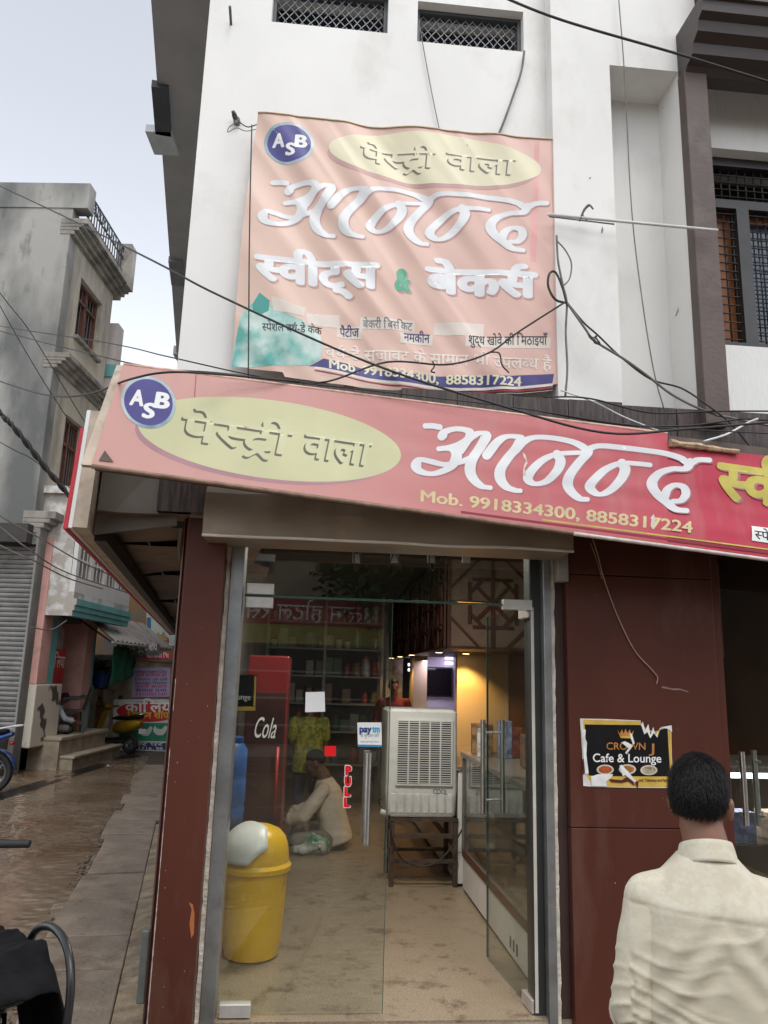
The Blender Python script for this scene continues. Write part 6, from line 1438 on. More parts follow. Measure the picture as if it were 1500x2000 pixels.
# shutter on the front
SHM = pm('shutter_grey', (.20, .195, .185), .6, .2, 2, dirt=(.10, .09, .08), dscale=3, damt=(.5, .75))
nsl = 38; prof_ = []
sht = thing('roller_shutter', 'closed grey roller shutter in the grey house front', 'shutter', FB.p((sh0+sh1)/2, .72, -.1))
s0 = None
for i in range(nsl):
    z0_ = .73+i*(shz-.74)/nsl; z1_ = .73+(i+1)*(shz-.74)/nsl
    if s0 is None:
        m = MB(); hh = z1_-z0_; m.loft([[FB.p(u, z0_+a*hh, -.16+b) for a, b in ((0, 0), (.1, .022), (.5, .034), (.9, .022), (.97, 0), (.5, -.01))] for u in (sh0+.01, sh1-.01)]); s0 = m.build('slat', SHM, sht); zf = z0_
    else:
        s_ = s0.copy(); sc.collection.objects.link(s_); s_.location = (0, 0, z0_-zf)
pbx(FB, 'lintel', pm('dark_lintel', (.05, .045, .042), .8), G, -7, .02, shz, shz+.34, -.05, .22)
# steps in front of the shutter
STN = pm('dark_stone_steps', (.095, .088, .08), .7, .3, 3, .3, 30)
for k, (h_, o_) in enumerate(((.24, .95), (.46, .62), (.70, .30))):
    m = MB(); m.pbox(FB, -7, .05, 0.0 if k == 0 else (.24, .46)[k-1]+.001, h_, .001, o_); tag(m.build('stone_step', STN, None, bevel=.015), ['lowest', 'middle', 'top'][k]+' dark stone step below the grey roller shutter', 'step', 'steps below the roller shutter')
# ---------------- shop under the balcony
K = thing('lane_shop', 'pink and teal painted lane shop with dark doorway and peeling wall foot', 'shop', RB.p(1.5, 0, 0))
PINKP = pm('pink_paint', (.66, .37, .32), .8, .12, 3, .2, 30, dirt=(.35, .24, .2), dscale=4, damt=(.55, .8)); TEALP = pm('teal_paint', (.15, .42, .41), .7, .12, 3); PEEL = pm('peeling_white', (.68, .63, .53), .9, .0, 2.3, .3, 20, col2=(.10, .085, .07), sharp=(.40, .44), detail=8)
zt_k = zc[2]-.12
def col(name, mat, pxa, pxb, pyref, z0, z1, w0=-.3, w1=.02):
    a, b = RB.uv(pxa, pyref)[0], RB.uv(pxb, pyref)[0]; return pbx(RB, name, mat, K, a, b, z0, z1, w0, w1, bevel=.01)
u_a = RB.uv(58, 1300)[0]; zf_ = RB.uv(70, 1362)[1]
UU = lambda px, py=1330: RB.uv(px, py)[0]
KP = RB
ue0, ue1, ue2, ue3, ue4 = .02, .42, 1.0, 2.4, 2.85
uP = lambda px: RB.off(.25).uv(px, 1300)[0]
ue0 = .305; ue1 = max(uP(72), ue0+.42); ue2 = ue1+.30; ue2b = ue2+.42; ue3 = max(uP(153), ue2b+1.0); ue4 = ue3+.42
print('ue', ue0, ue1, ue2, ue2b, ue3, ue4)
pbx(RB, 'pillar', PINKP, K, ue0, ue1, 1.55, zt_k, -.14, .27, bevel=.012); pbx(RB, 'pillar_foot', PEEL, K, ue0, ue2b, .45, 1.549, -.14, .28, bevel=.02); pbx(RB, 'back_wall', DARK, K, .4, 6, 0, zt_k, -1.3, -1.0); pbx(RB, 'side_jamb', pm('stained_inner', (.30, .25, .21), .9, .0, 2.5, col2=(.10, .07, .06), sharp=(.4, .6)), K, ue2, ue2b, 1.55, zt_k, -.14, .20)
pbx(RB, 'teal_strip', TEALP, K, ue1, ue2, 1.55, zt_k, -.14, .25)
pbx(RB, 'pillar', PINKP, K, ue3, ue4, .601, zt_k, -.4, .27, bevel=.012); pbx(RB, 'teal_strip', TEALP, K, ue4, ue4+.14, .601, zt_k, -.4, .26)
pbx(RB, 'lintel', pm('grey_lintel', (.13, .12, .11), .8, .3, 3), K, ue2b, ue3, 2.75, zt_k, -.5, .12)
pbx(RB, 'door_panel', pm('maroon_door', (.13, .035, .03), .6, .3, 3), K, ue2b+.3, ue3-.05, .601, 2.7, -.30, -.26)
pbx(RB, 'inner_wall', pm('stained_inner', (.30, .25, .21), .9, .0, 2.5, col2=(.10, .07, .06), sharp=(.4, .6)), K, ue2b, ue3, .601, 2.75, -.50, -.48)
sg = pbx(RB, 'sign', pm('red_sign', (.45, .03, .02), .5, .2, 4), K, ue2+.02, ue2b+.12, 1.56, 2.2, .205, .225)
SK = Sheet(RB.off(-.328), None, .5); SK.print('lettering', [SK.P.uv(0, 0)], [], WV, sg, .0) if False else None
def on_rb(P, name, items, u0, u1, v0, em, mat, parent, h=.004, bold=.02):
    V, Fs = line_text(items, 0.0); x0 = min(q[0] for q in V); x1 = max(q[0] for q in V); s_ = (u1-u0)/(x1-x0)
    Sheet(P, None, .5).print(name, [(u0+(x-x0)*s_, v0+y*em) for x, y in V], Fs, mat, parent, h, px=False)
on_rb(RB.off(.225), 'lettering', ['ि', 'ल', 'य', 'ा'], ue2+.04, ue2b+.10, 1.85, .34, WV, sg)
# tiled platform
TILEP = pm('platform_tile', (.42, .35, .26), .6, .25, 4, .15, 30, dirt=(.16, .125, .09), dscale=3, damt=(.5, .75))
plt = tag(bpy.data.objects.new('platform', None), kind='structure'); sc.collection.objects.link(plt)
pbx(RB, 'platform_body', TILEP, plt, .9, 3.3, 0, .54, .0, .56); pbx(RB, 'platform_top', pm('platform_slab', (.46, .39, .29), .5, .2, 3), plt, .88, 3.34, .541, .60, -1.0, .60, bevel=.01)
pbx(RB, 'platform_step', TILEP, plt, 1.0, 3.6, 0, .22, .561, .80); pbx(RB, 'platform_step_top', pm('platform_slab2', (.44, .37, .28), .5, .2, 3), plt, .98, 3.65, .221, .27, .561, .84, bevel=.01)
for i in range(8):
    q = MB(); u = .95+i*.29; q.add([RB.p(u, .30, 0.5635), RB.p(u+.11, .38, 0.5635), RB.p(u+.22, .30, 0.5635), RB.p(u+.11, .22+.06, 0.5635)], [(0, 1, 2, 3)]); q.build('tile_inlay', pm('tile_pale', (.42, .37, .29), .5), plt, fix=False)
pbx(RB, 'platform_block', TILEP, plt, .92, 1.5, .601, .86, -.13, .20, bevel=.01)
mb = MB(); mb.pbox(RB, -2.5, 3.9, -.02, .024, .86, 1.18); struct('drain', mb, pm('drain_mud', (.012, .011, .010), .3, .3, 5))
# ---------------- white balcony house behind
H2 = thing('balcony_house', 'white house with grilled balcony and teal trim beyond the grey house', 'house', RB.p(4, 0, -1))
bz0 = RB.off(.75).uv(146, 1169)[1]; bz1 = RB.off(.75).uv(158, 1078)[1]; bu0 = RB.off(.75).uv(148, 1130)[0]; bu1 = RB.off(.75).uv(254, 1160)[0]; print('balc', bz0, bz1, bu0, bu1)
bz1 = bz0+1.95
WHB = pm('white_limewash', (.68, .67, .66), .85, .06, 3, .15, 25, dirt=(.45, .42, .38), dscale=3, damt=(.58, .8)); PEELW = pm('peeled_balcony', (.42, .39, .34), .9, .0, 4, .3, 25, col2=(.66, .65, .62), sharp=(.42, .55))
pbx(RB, 'house_mass', WHB, H2, LEN+.3, bu1+.3, zt_k+.02, bz1+2.3, -4, -.05)
pbx(RB, 'balcony_floor', PEELW, H2, bu0, bu1, bz0, bz0+.12, -.05, .75)
pbx(RB, 'balcony_wall', WHB, H2, bu0, bu1, bz0+.121, bz0+.42, .65, .75); pbx(RB, 'balcony_end', PEELW, H2, bu0, bu0+.10, bz0+.121, bz1, -.05, .649)
for z0_, z1_, o_ in ((-.12, -.002, .82), (-.22, -.121, .79), (-.32, -.221, .76)): (pbx(RB, 'teal_trim', TEALP, H2, bu0+.03, bu1+.02, bz0+z0_, bz0+z1_, .60, o_), pbx(RB, 'balcony_beam', PEELW, H2, bu0-.02, bu0+.029, bz0+z0_, bz0+z1_, -.05, o_))
npan = 4; 
for i in range(npan+1):
    u = bu0+.0+i*(bu1-bu0-.14)/npan; pbx(RB, 'balcony_post', WHB, H2, u, u+.14, bz0+.421, bz1, .66, .74)
for i in range(npan):
    u0 = bu0+.14+i*(bu1-bu0-.14)/npan; u1 = bu0+(i+1)*(bu1-bu0-.14)/npan
    f = MB(); f.pbox(RB, u0, u1, bz0+.422, bz1-.02, .672, .676); gq = f.build('balcony_screen', pm('pale_screen', (.36, .32, .25), .7, .0, 30, col2=(.15, .13, .11)), H2)
    for z in (.3, .62, .94): pbx(RB, 'screen_bar', WHB, gq, u0, u1, bz0+.42+z, bz0+.46+z, .69, .71)
    for k in (1, 2): u = u0+(u1-u0)*k/3; pbx(RB, 'screen_bar', WHB, gq, u-.015, u+.015, bz0+.43, bz1-.02, .712, .725)
pbx(RB, 'balcony_roof', PEELW, H2, bu0-.1, bu1+.1, bz1+.001, bz1+.14, -.05, .85)
pbx(RB, 'upper_wall', pm('pale_pink_wall', (.60, .55, .52), .85, .1, 2), H2, LEN+.35, bu1-.2, bz1+.15, RB.uv(222, 625)[1], -3, .06); pbx(RB, 'teal_trim', TEALP, H2, LEN+.32, bu1, RB.uv(214, 690)[1]-.5, RB.uv(214, 690)[1]-.2, -3, .12)
# corrugated awning and green cloth
AW = thing('tin_awning', 'corrugated tin awning sloping out over the lane shop', 'awning', RB.p(3, 2.6, .6))
a0 = RB.off(.10).uv(143, 1188); az = a0[1]; m = MB(); nu = 64; V = []
a_u0, a_u1 = a0[0]+.1, a0[0]+4.6
for j in range(3):
    for i in range(nu+1):
        u = a_u0+(a_u1-a_u0)*i/nu; w_ = .10+.85*j/2; V.append(RB.p(u, az-.62*j/2+.025*math.cos(i*math.pi/2), w_))
m.add(V, [(j*(nu+1)+i, j*(nu+1)+i+1, (j+1)*(nu+1)+i+1, (j+1)*(nu+1)+i) for j in range(2) for i in range(nu)]); aw = m.build('sheet', pm('tin_sheet', (.42, .38, .36), .4, .2, 2, metal=.35, dirt=(.25, .16, .13), dscale=3, damt=(.5, .7)), AW, smooth=True, fix=False)
b = MB(); b.tube([RB.p(a_u0, az-.66, .93), RB.p(a_u1, az-.66, .93)], .025, 6); b.build('edge_pipe', pm('pipe_pale', (.45, .43, .4), .5), AW, smooth=True)
for u in (a_u0+.1, a_u1-.1): b = MB(); b.tube([RB.p(u, az-.66, .90), RB.p(u, az-.1, .0)], .02, 6); b.build('strut', BLACKM, AW)
m = MB(); nu, nv = 20, 10; V = []
for j in range(nv+1):
    for i in range(nu+1):
        u = a_u0+1.2+1.9*i/nu; z = az-.70-.85*j/nv*(1-.3*i/nu); V.append(RB.p(u, z, .55+.05*math.sin(i*1.1)+.04*noise.noise((i*.4, j*.4, 1))))
m.add(V, [(j*(nu+1)+i, j*(nu+1)+i+1, (j+1)*(nu+1)+i+1, (j+1)*(nu+1)+i) for j in range(nv) for i in range(nu)]); gc = m.build('green_cloth', pm('green_tarp', (.012, .15, .085), .6, .25, 6), None, smooth=True, fix=False); so3 = gc.modifiers.new('t', 'SOLIDIFY'); so3.thickness = .006
tag(gc, 'dark green cloth hanging under the tin awning', 'cloth')
# ---------------- end wall and its signs
YE = 18.7; EP = Plane((0, YE, 0), (1, 0, 0), (0, 0, 1)); ez = EP.uv(270, 1292)[1]; ex0 = EP.uv(165, 1400)[0]
EW = thing('lane_end_wall', 'cream boundary wall with grey coping closing the end of the lane', 'wall', (-6, YE, 0))
ENDM = pm('cream_dirty_wall', (.52, .43, .30), .9, .0, 1.6, .2, 25, col2=(.21, .15, .10), sharp=(.35, .62))
m = MB(); m.pbox(EP, ex0-1.5, 2.5, 0, ez, -.25, 0); m.build('wall', ENDM, EW); m = MB(); m.pbox(EP, ex0-1.5, 2.5, ez+.001, ez+.14, -.30, .08); m.build('coping', pm('coping_grey', (.26, .25, .23), .9, .3, 4), EW, bevel=.01)
m = MB(); gx = EP.uv(172, 1400)[0]; m.pbox(EP, gx, gx+.24, 0, EP.uv(175, 1345)[1], .0, .24); m.build('gate_pillar', ENDM, EW); m = MB(); gx = EP.uv(203, 1400)[0]; m.pbox(EP, gx, gx+.2, 0, EP.uv(175, 1345)[1], .0, .22); m.build('gate_pillar', ENDM, EW)
m = MB(); m.pbox(EP, EP.uv(180, 1400)[0]+.1, EP.uv(203, 1400)[0], .0, 1.4, .05, .08); m.build('gate', pm('orange_gate', (.32, .10, .03), .6, .2), EW)
BH = thing('far_house', 'weathered orange and grey house rising behind the lane end wall', 'house', (-5, YE+3, 0))
EP2 = Plane((0, YE+2.2, 0), (1, 0, 0), (0, 0, 1)); m = MB(); fx0 = EP2.uv(205, 1200)[0]; m.pbox(EP2, fx0-1, 3, 0, EP2.uv(280, 1085)[1], -3, 0); m.build('wall', pm('weathered_orange', (.36, .19, .075), .9, .0, 1.3, .2, 20, col2=(.20, .19, .17), sharp=(.4, .6)), BH)
EPs = EP.off(.03)
def flat_sign(name, label, pts, mat, plane=EPs, cat='sign', th=.02):
    uv = [plane.uv(*p) for p in pts]; m = MB(); m.hexa([plane.p(*uv[k], -th) for k in (3, 2)]+[plane.p(*uv[k], 0) for k in (2, 3)]+[plane.p(*uv[k], -th) for k in (0, 1)]+[plane.p(*uv[k], 0) for k in (1, 0)])
    o = m.build(name, mat, None); tag(o, label, cat); return o, Sheet(plane, None, .6)
W_ = pm('sign_white', (.66, .66, .62), .5, .1, 4)
o, S_ = flat_sign('shop_banner', 'chicken shop banner with red oval, white hens and navy foot on the end wall', [(221, 1366), (330, 1366), (330, 1468), (221, 1464)], W_)
S_.print('red_oval', ellp((288, 1390), (60, 1), (0, -20), 32), ring(32), pm('sign_red', (.58, .02, .02), .5), o, .004)
S_.text('lettering', ['क', 'ा', 'ि', 'ल', 'य', 'ा'], (244, 1390), (345, 1391), (0, -29), WV, o, .008, bold=.03); S_.text('lettering', ['ि', 'च', 'क', 'न', ' ', 'श', 'ॉ', 'प'], (249, 1403), (330, 1403), (0, -18), pm('sign_yellow', (.68, .48, .02), .5), o, .008, bold=.02)
S_.print('green_field', [(233, 1412), (330, 1412), (330, 1448), (233, 1446)], [(0, 1, 2, 3)], pm('sign_green', (.02, .25, .13), .5, .3, 3), o, .004)
for cx, cy in ((285, 1427), (314, 1426)):
    V = [(cx-15, cy-2), (cx-11, cy-9), (cx-7, cy-3), (cx+2, cy-2), (cx+9, cy-9), (cx+13, cy-6), (cx+10, cy+3), (cx+4, cy+10), (cx-6, cy+10), (cx-13, cy+5)]; S_.print('hen', V, [tuple(range(len(V)))], W_, o, .007)
S_.print('navy_foot', [(221.5, 1449), (330, 1451), (330, 1466), (221.5, 1462)], [(0, 1, 2, 3)], pm('sign_navy', (.03, .045, .17), .5), o, .004); S_.text('lettering', ['आ', 'र', '्', 'ड', 'र', ' ', 'प', 'र'], (228, 1456), (318, 1457), (0, -9), WV, o, .007); S_.text('lettering', '9251601716, 98', (226, 1463), (318, 1465), (0, -8), WV, o, .007)
o, S_ = flat_sign('notice_banner', 'lavender printed notice banner above the chicken shop banner', [(259, 1305), (332, 1304), (332, 1361), (257, 1362)], pm('lavender_cloth', (.46, .36, .58), .6, .1, 3), EP.off(.06))
for i, (s_, mt) in enumerate((('Defence Expert Clinic', INK), (['य', 'ह', 'ा', 'ँ', ' ', 'इ', 'ल', 'ा', 'ज', ' ', 'ह', 'ो'], pm('sign_red', (.58, .02, .02), .5)), ('Doctor on call', INK), ('Specialist Women', INKB), (['प', 'ु', 'र', 'ा', 'न', 'ी', ' ', 'ब', 'ा', 'ज', 'ा', 'र'], pm('sign_red', (.58, .02, .02), .5)), (['स', 'ल', 'ा', 'ह', ' ', 'द', 'व', 'ा'], INKB), ('7310581180', pm('sign_red', (.58, .02, .02), .5)))):
    S_.text('lettering', s_, (264, 1314+i*7.4), (326, 1314+i*7.4), (0, -8.5), mt, o, .004, bold=.012)
o, S_ = flat_sign('name_board', 'dark name board with white lettering under the tin awning edge', [(228, 1256), (311, 1258), (311, 1280), (228, 1278)], pm('board_grey', (.10, .095, .085), .7, .4, 6), EP.off(.55)); S_.text('lettering', ['क', 'ा', 'ि', 'ल', 'य', 'ा', ' ', 'म', 'ु', 'र', '्', 'ग', 'ा', ' ', 'श', 'ॉ', 'प'], (232, 1269), (307, 1271), (0, -19), W_, o, .004, bold=.02)
o, S_ = flat_sign('red_name_strip', 'red strip sign with white lettering under the dark name board', [(278, 1275), (336, 1275), (336, 1289), (278, 1288)], pm('sign_red2', (.55, .02, .025), .5), EP.off(.30)); S_.text('lettering', ['क', 'ा', 'ि', 'ल', 'य', 'ा', ' ', 'ि', 'च'], (286, 1285), (330, 1285), (0, -12), WV, o, .004, bold=.02)
o, S_ = flat_sign('food_hoarding', 'bright food hoarding with a bowl on the far house', [(286, 1170), (345, 1170), (345, 1262), (286, 1258)], pm('hoarding_sky', (.45, .62, .62), .5, .0, 2, col2=(.65, .66, .55)), EP2.off(.05))
S_.print('bowl', ellp((313, 1252), (18, 0), (0, -12), 24), ring(24), pm('bowl_brown', (.33, .13, .05), .5), o, .004); S_.print('food', [(300, 1250), (309, 1234), (314, 1242), (320, 1232), (327, 1250)], [(0, 1, 2, 3, 4)], pm('food_tan', (.50, .29, .13), .6, .2, 9), o, .007); S_.print('green_garnish', [(288, 1236), (300, 1240), (298, 1256), (288, 1256)], [(0, 1, 2, 3)], pm('garnish', (.20, .38, .05), .6), o, .004); S_.print('blue_panel', [(287, 1206), (295, 1206), (295, 1228), (287, 1228)], [(0, 1, 2, 3)], pm('hoard_blue', (.05, .18, .35), .6), o, .004)
# plant in blue pot on the gate pillar
pp0 = EP.off(.10).hit(196, 1345); PT = thing('potted_plant', 'leafy plant in a blue pot on the gate pillar at the lane end', 'plant', pp0)
m = MB(); m.lathe(pp0, [(.13, 0), (.16, .02), (.20, .34), (.22, .35), (.22, .40), (.18, .40)], 20); m.build('pot', pm('blue_pot', (.02, .09, .35), .4), PT, smooth=R(40))
LEAF = pm('leaf_green', (.045, .11, .03), .6, .4, 6)
random.seed(9)
for i in range(46):
    a = random.uniform(0, 6.28); el = random.uniform(.1, 1.3); ln = random.uniform(.3, .62); c = pp0+Vector((0, 0, .4)); d = Vector((math.cos(a)*math.cos(el), math.sin(a)*math.cos(el), math.sin(el))); sd_ = d.cross(Vector((0, 0, 1))).normalized()*.05; m = MB()
    m.add([c+d*ln*.15, c+d*ln*.55+sd_-Vector((0, 0, .02)), c+d*ln-Vector((0, 0, ln*.25)), c+d*ln*.55-sd_-Vector((0, 0, .02))], [(0, 1, 2), (0, 2, 3)]); m.build('leaf', LEAF, PT, fix=False)
# ---------------- plastic chair on the platform
CHM = pm('charcoal_plastic', (.045, .05, .052), .45, .15, 5)
cu, cw = RB.off(.3).uv(165, 1440)[0], .45; CB = RB.p(ue3-.35, .60, .25)
CHR = thing('plastic_chair', 'dark grey plastic armchair on the tiled platform', 'chair', CB)
def cl_(x, y, z): a = R(-65); return CB+Vector((x*math.cos(a)-y*math.sin(a), x*math.sin(a)+y*math.cos(a), z))
for sx in (-1, 1):
    for sy in (-1, 1): m = MB(); m.loft([[cl_(sx*(.25-.0)+a*.025, sy*.23+b*.025, 0) for a, b in ((-1, -1), (1, -1), (1, 1), (-1, 1))], [cl_(sx*.20+a*.03, sy*.20+b*.03, .43) for a, b in ((-1, -1), (1, -1), (1, 1), (-1, 1))]]); m.build('leg', CHM, CHR)
m = MB(); m.hexa([cl_(x, y, z) for z in (.405, .44) for x, y in ((-.25, -.23), (.25, -.23), (.25, .24), (-.25, .24))]); m.build('seat', CHM, CHR, bevel=.012)
m = MB(); rows = []
for j in range(7):
    z = .42+j*.075; rows.append([cl_(.25*math.sin(t)*(1+.05*j/6), .22+.02*j+.05*(math.cos(t)-.6)*1.0, z+.04*math.cos(t)*(j/6)) for t in [(-1.25+2.5*k/10) for k in range(11)]])
m.add([p for r_ in rows for p in r_], [(j*11+k, j*11+k+1, (j+1)*11+k+1, (j+1)*11+k) for j in range(6) for k in range(10) if not (k % 3 == 1 and 1 <= j <= 4)]); bo = m.build('backrest', CHM, CHR, smooth=True, fix=False); s4 = bo.modifiers.new('t', 'SOLIDIFY'); s4.thickness = .014
for sx in (-1, 1): m = MB(); m.tube(spline3([cl_(sx*.25, -.20, .42), cl_(sx*.28, -.20, .60), cl_(sx*.29, -.1, .66), cl_(sx*.28, .12, .67), cl_(sx*.25, .24, .72)], 4), .022, 8); m.build('armrest', CHM, CHR, smooth=True)
# man in the doorway
figure('person', 'person in a pale blue shirt sitting in the dark doorway of the lane shop', RB.p(ue2b+.3, .601, .02), R(-70), .95, SIT, SKIN2, pm('paleblue_shirt', (.40, .43, .46), .8, .1, 9), pm('grey_trousers3', (.16, .16, .17), .85), .016)

# ================================================================ two-wheelers
TYRE = pm('tyre_rubber', (.018, .018, .018), .75, .2, 20, .3, 60); CHROME = pm('chrome', (.62, .62, .62), .2, .1, 20, metal=1); BLKP = pm('black_gloss', (.015, .015, .016), .25, .2, 9); SEATM = pm('seat_vinyl', (.012, .0115, .0115), .6, .25, 15, .15, 90, spec=.25)
def wheel(o, F, x, r, wd=.045):
    m = MB(); prof = [(r-.09, -.022), (r-.06, -wd), (r-.02, -wd*.95), (r, -wd*.4), (r, wd*.4), (r-.02, wd*.95), (r-.06, wd), (r-.09, .022)]
    c = F(x, 0, r); X = F(1, 0, 0)-F(0, 0, 0); Y = F(0, 0, 1)-F(0, 0, 0); Z = F(0, 1, 0)-F(0, 0, 0)
    n = 32; V = [c+X*(q*math.cos(2*math.pi*k/n))+Y*(q*math.sin(2*math.pi*k/n))+Z*z for q, z in prof for k in range(n)]
    m.add(V, [(i*n+k, i*n+(k+1) % n, ((i+1) % 8)*n+(k+1) % n, ((i+1) % 8)*n+k) for i in range(8) for k in range(n)]); w_ = m.build('wheel', TYRE, o, smooth=R(50))
    m = MB(); m.tube([c+X*((r-.10)*math.cos(2*math.pi*k/24))+Y*((r-.10)*math.sin(2*math.pi*k/24)) for k in range(25)], .014, 6, False)
    for k in range(5): a = 2*math.pi*k/5; m.tube([c, c+X*((r-.1)*math.cos(a))+Y*((r-.1)*math.sin(a))], .012, 6)
    m.tube([c-Z*.06, c+Z*.06], .03, 12); tag(m.build('rim', pm('alloy_grey', (.22, .22, .22), .4, metal=.7), w_, smooth=R(50)))
def motorcycle(label, loc, ang, paint, group=None, rail_mat=BLKP, bar_w=.36, bar_h=1.06, near=False):
    """x forward, y left, z up; origin under the middle"""
    ca, sa = math.cos(ang), math.sin(ang); loc = Vector(loc); F = lambda x, y, z: loc+Vector((x*ca-y*sa, x*sa+y*ca, z))
    o = thing('motorcycle', label, 'motorcycle', loc, group); T = lambda nm, pts, r, mat, k=4, n=8: (lambda m: (m.tube(spline3([F(*p) for p in pts], k), r, n), m.build(nm, mat, o, smooth=True)))(MB())
    wheel(o, F, .65, .30); wheel(o, F, -.62, .30, .05)
    for s_ in (-1, 1): T('fork', [(.65, s_*.085, .30), (.52, s_*.085, .62), (.42, s_*.085, .95)], .02, CHROME); T('swingarm', [(-.62, s_*.09, .30), (-.15, s_*.09, .36)], .02, BLKP); T('shock', [(-.52, s_*.11, .36), (-.42, s_*.11, .70)], .022, CHROME)
    def blob(nm, rings, mat): m = MB(); m.loft([ering(F(x, 0, z), F(0, 1, 0)-F(0, 0, 0), Vector((0, 0, 1)), ry, rz, 20, 2.6) for x, z, ry, rz in rings]); m.build(nm, mat, o, smooth=R(50))
    blob('tank', [(.40, .84, .05, .05), (.36, .86, .12, .09), (.20, .87, .15, .11), (.02, .84, .12, .09), (-.05, .80, .08, .05)], paint)
    blob('seat', [(-.02, .80, .09, .03), (-.10, .80, .12, .045), (-.32, .80, .135, .05), (-.45, .84, .13, .055), (-.70, .88, .12, .05), (-.78, .89, .08, .03)], SEATM)
    blob('tail_cowl', [(-.15, .70, .10, .05), (-.40, .73, .115, .06), (-.70, .80, .10, .055), (-.86, .85, .06, .03)], paint); blob('side_panel', [(.10, .60, .06, .10), (-.05, .60, .12, .12), (-.25, .62, .12, .10), (-.38, .68, .08, .05)], paint)
    blob('engine', [(.28, .42, .08, .10), (.20, .42, .14, .16), (-.02, .40, .15, .15), (-.12, .38, .10, .10)], pm('engine_grey', (.10, .10, .10), .5, .3, 20, metal=.5))
    T('exhaust', [(.20, -.12, .35), (.0, -.16, .24), (-.3, -.18, .27), (-.75, -.19, .36)], .035, CHROME); T('frame_tube', [(.40, 0, .90), (.30, 0, .55), (.15, 0, .24), (-.2, 0, .26)], .022, BLKP)
    if near:
        for s_ in (-1, 1): T('grab_rail', [(-.50, s_*.14, .80), (-.56, s_*.15, .93), (-.70, s_*.155, .985), (-.86, s_*.15, .975), (-.95, s_*.145, .90), (-.965, s_*.14, .76), (-.93, s_*.13, .66)], .0135, rail_mat, 6, 10)
    else: T('grab_rail', [(-.52, .135, .84), (-.66, .15, .92), (-.86, .13, .965), (-.97, .06, .975), (-.97, -.06, .975), (-.86, -.13, .965), (-.66, -.15, .92), (-.52, -.135, .84)], .0135, rail_mat, 6, 10)
    T('handlebar', [(.30, bar_w, bar_h), (.36, bar_w*.6, bar_h+.01), (.42, .08, .98), (.42, -.08, .98), (.36, -bar_w*.6, bar_h+.01), (.30, -bar_w, bar_h)], .012, BLKP, 5)
    for s_ in (-1, 1):
        T('grip', [(.335, s_*(bar_w-.11), bar_h+.005), (.30, s_*bar_w, bar_h), (.288, s_*(bar_w+.02), bar_h-.002)], .018, pm('grip_rubber', (.02, .02, .02), .7), 4, 10); 
        if not near:
            T('mirror_stem', [(.36, s_*.2, bar_h+.01), (.33, s_*.30, bar_h+.14)], .006, BLKP); m = MB(); m.ball(F(.33, s_*.31, bar_h+.17), (.05, .05, .04), 14, 8); m.build('mirror', BLKP, o, smooth=True)
        T('lever', [(.40, s_*(bar_w-.14), bar_h), (.385, s_*(bar_w-.02), bar_h-.005)], .006, CHROME)
    m = MB(); m.ball(F(.56, 0, .86), (.10, .10, .10), 18, 10); m.build('headlight', pm('lamp_glass', (.5, .5, .5), .1), o, smooth=True)
    m = MB(); m.ball(F(-.86, 0, .72), (.04, .05, .03), 12, 8); m.build('tail_light', pm('tail_red', (.4, .01, .01), .2), o, smooth=True)
    for x0, sg in ((.65, 1), (-.62, -1)):
        m = MB(); rows = [[F(x0+.345*math.cos(a), y, .30+.345*math.sin(a)) for y in (-.07, -.035, .0, .035, .07)] for a in [R(25 if sg > 0 else 40)+k*R(12) for k in range(12)]]
        m.add([p for r_ in rows for p in r_], [(i*5+k, i*5+k+1, (i+1)*5+k+1, (i+1)*5+k) for i in range(11) for k in range(4)]); mg = m.build('mudguard', paint, o, smooth=True, fix=False); s4 = mg.modifiers.new('t', 'SOLIDIFY'); s4.thickness = .006
    T('stand', [(-.05, .10, .28), (-.02, .26, .012)], .012, BLKP, 2)
    return o, F
BLUEP = pm('blue_metallic', (.02, .07, .30), .25, .2, 8, metal=.2, coat=.5)
pA = at_z(40, 1540, 0.0); bd = R(200)
bl, _ = motorcycle('blue motorcycle with pale grab rail at the left edge, parked below the shutter', Vector((pA.x-.79, 11.9, .01)), R(186), BLUEP, rail_mat=pm('pale_rail', (.66, .66, .66), .4))
# black one close by, tail towards us
ang = R(90+41); tail = at_z(45, 1880, .965); tail.z = 0; fw = Vector((math.cos(ang), math.sin(ang), 0)); lc = tail+fw*.93
bk, BF = motorcycle('black motorcycle in the near left corner with its curved grab rail in view', lc+Vector((0, 0, .0)), ang, BLKP, rail_mat=pm('dull_black_rail', (.018, .018, .019), .35, .2, 20), near=True)
# loose black cover cloth over the black motorcycle's tail
m = MB(); nu, nv = 44, 40; V = []
for j in range(nv+1):
    for i in range(nu+1):
        s_, t_ = i/nu-.5, j/nv; x = -.40-.56*t_; y = s_*(.46+.10*t_); drop = max(0, abs(s_)-.20)**1.3*2.4*(1.0+.6*t_)+.42*max(0, t_-.72)**1.1
        V.append(BF(x, y, .925+.05*t_-drop+.03*noise.noise((s_*5, t_*5, 2))+.014*noise.noise((s_*13, t_*11, 4))))
m.add(V, [(j*(nu+1)+i, j*(nu+1)+i+1, (j+1)*(nu+1)+i+1, (j+1)*(nu+1)+i) for j in range(nv) for i in range(nu)]); cc = m.build('seat_cover', pm('black_cloth', (.009, .009, .010), .9, .3, 14, .3, 60, spec=.12), None, smooth=True, fix=False); s5 = cc.modifiers.new('t', 'SOLIDIFY'); s5.thickness = .006
tag(cc, 'black cloth cover draped over the tail of the near black motorcycle', 'cover')
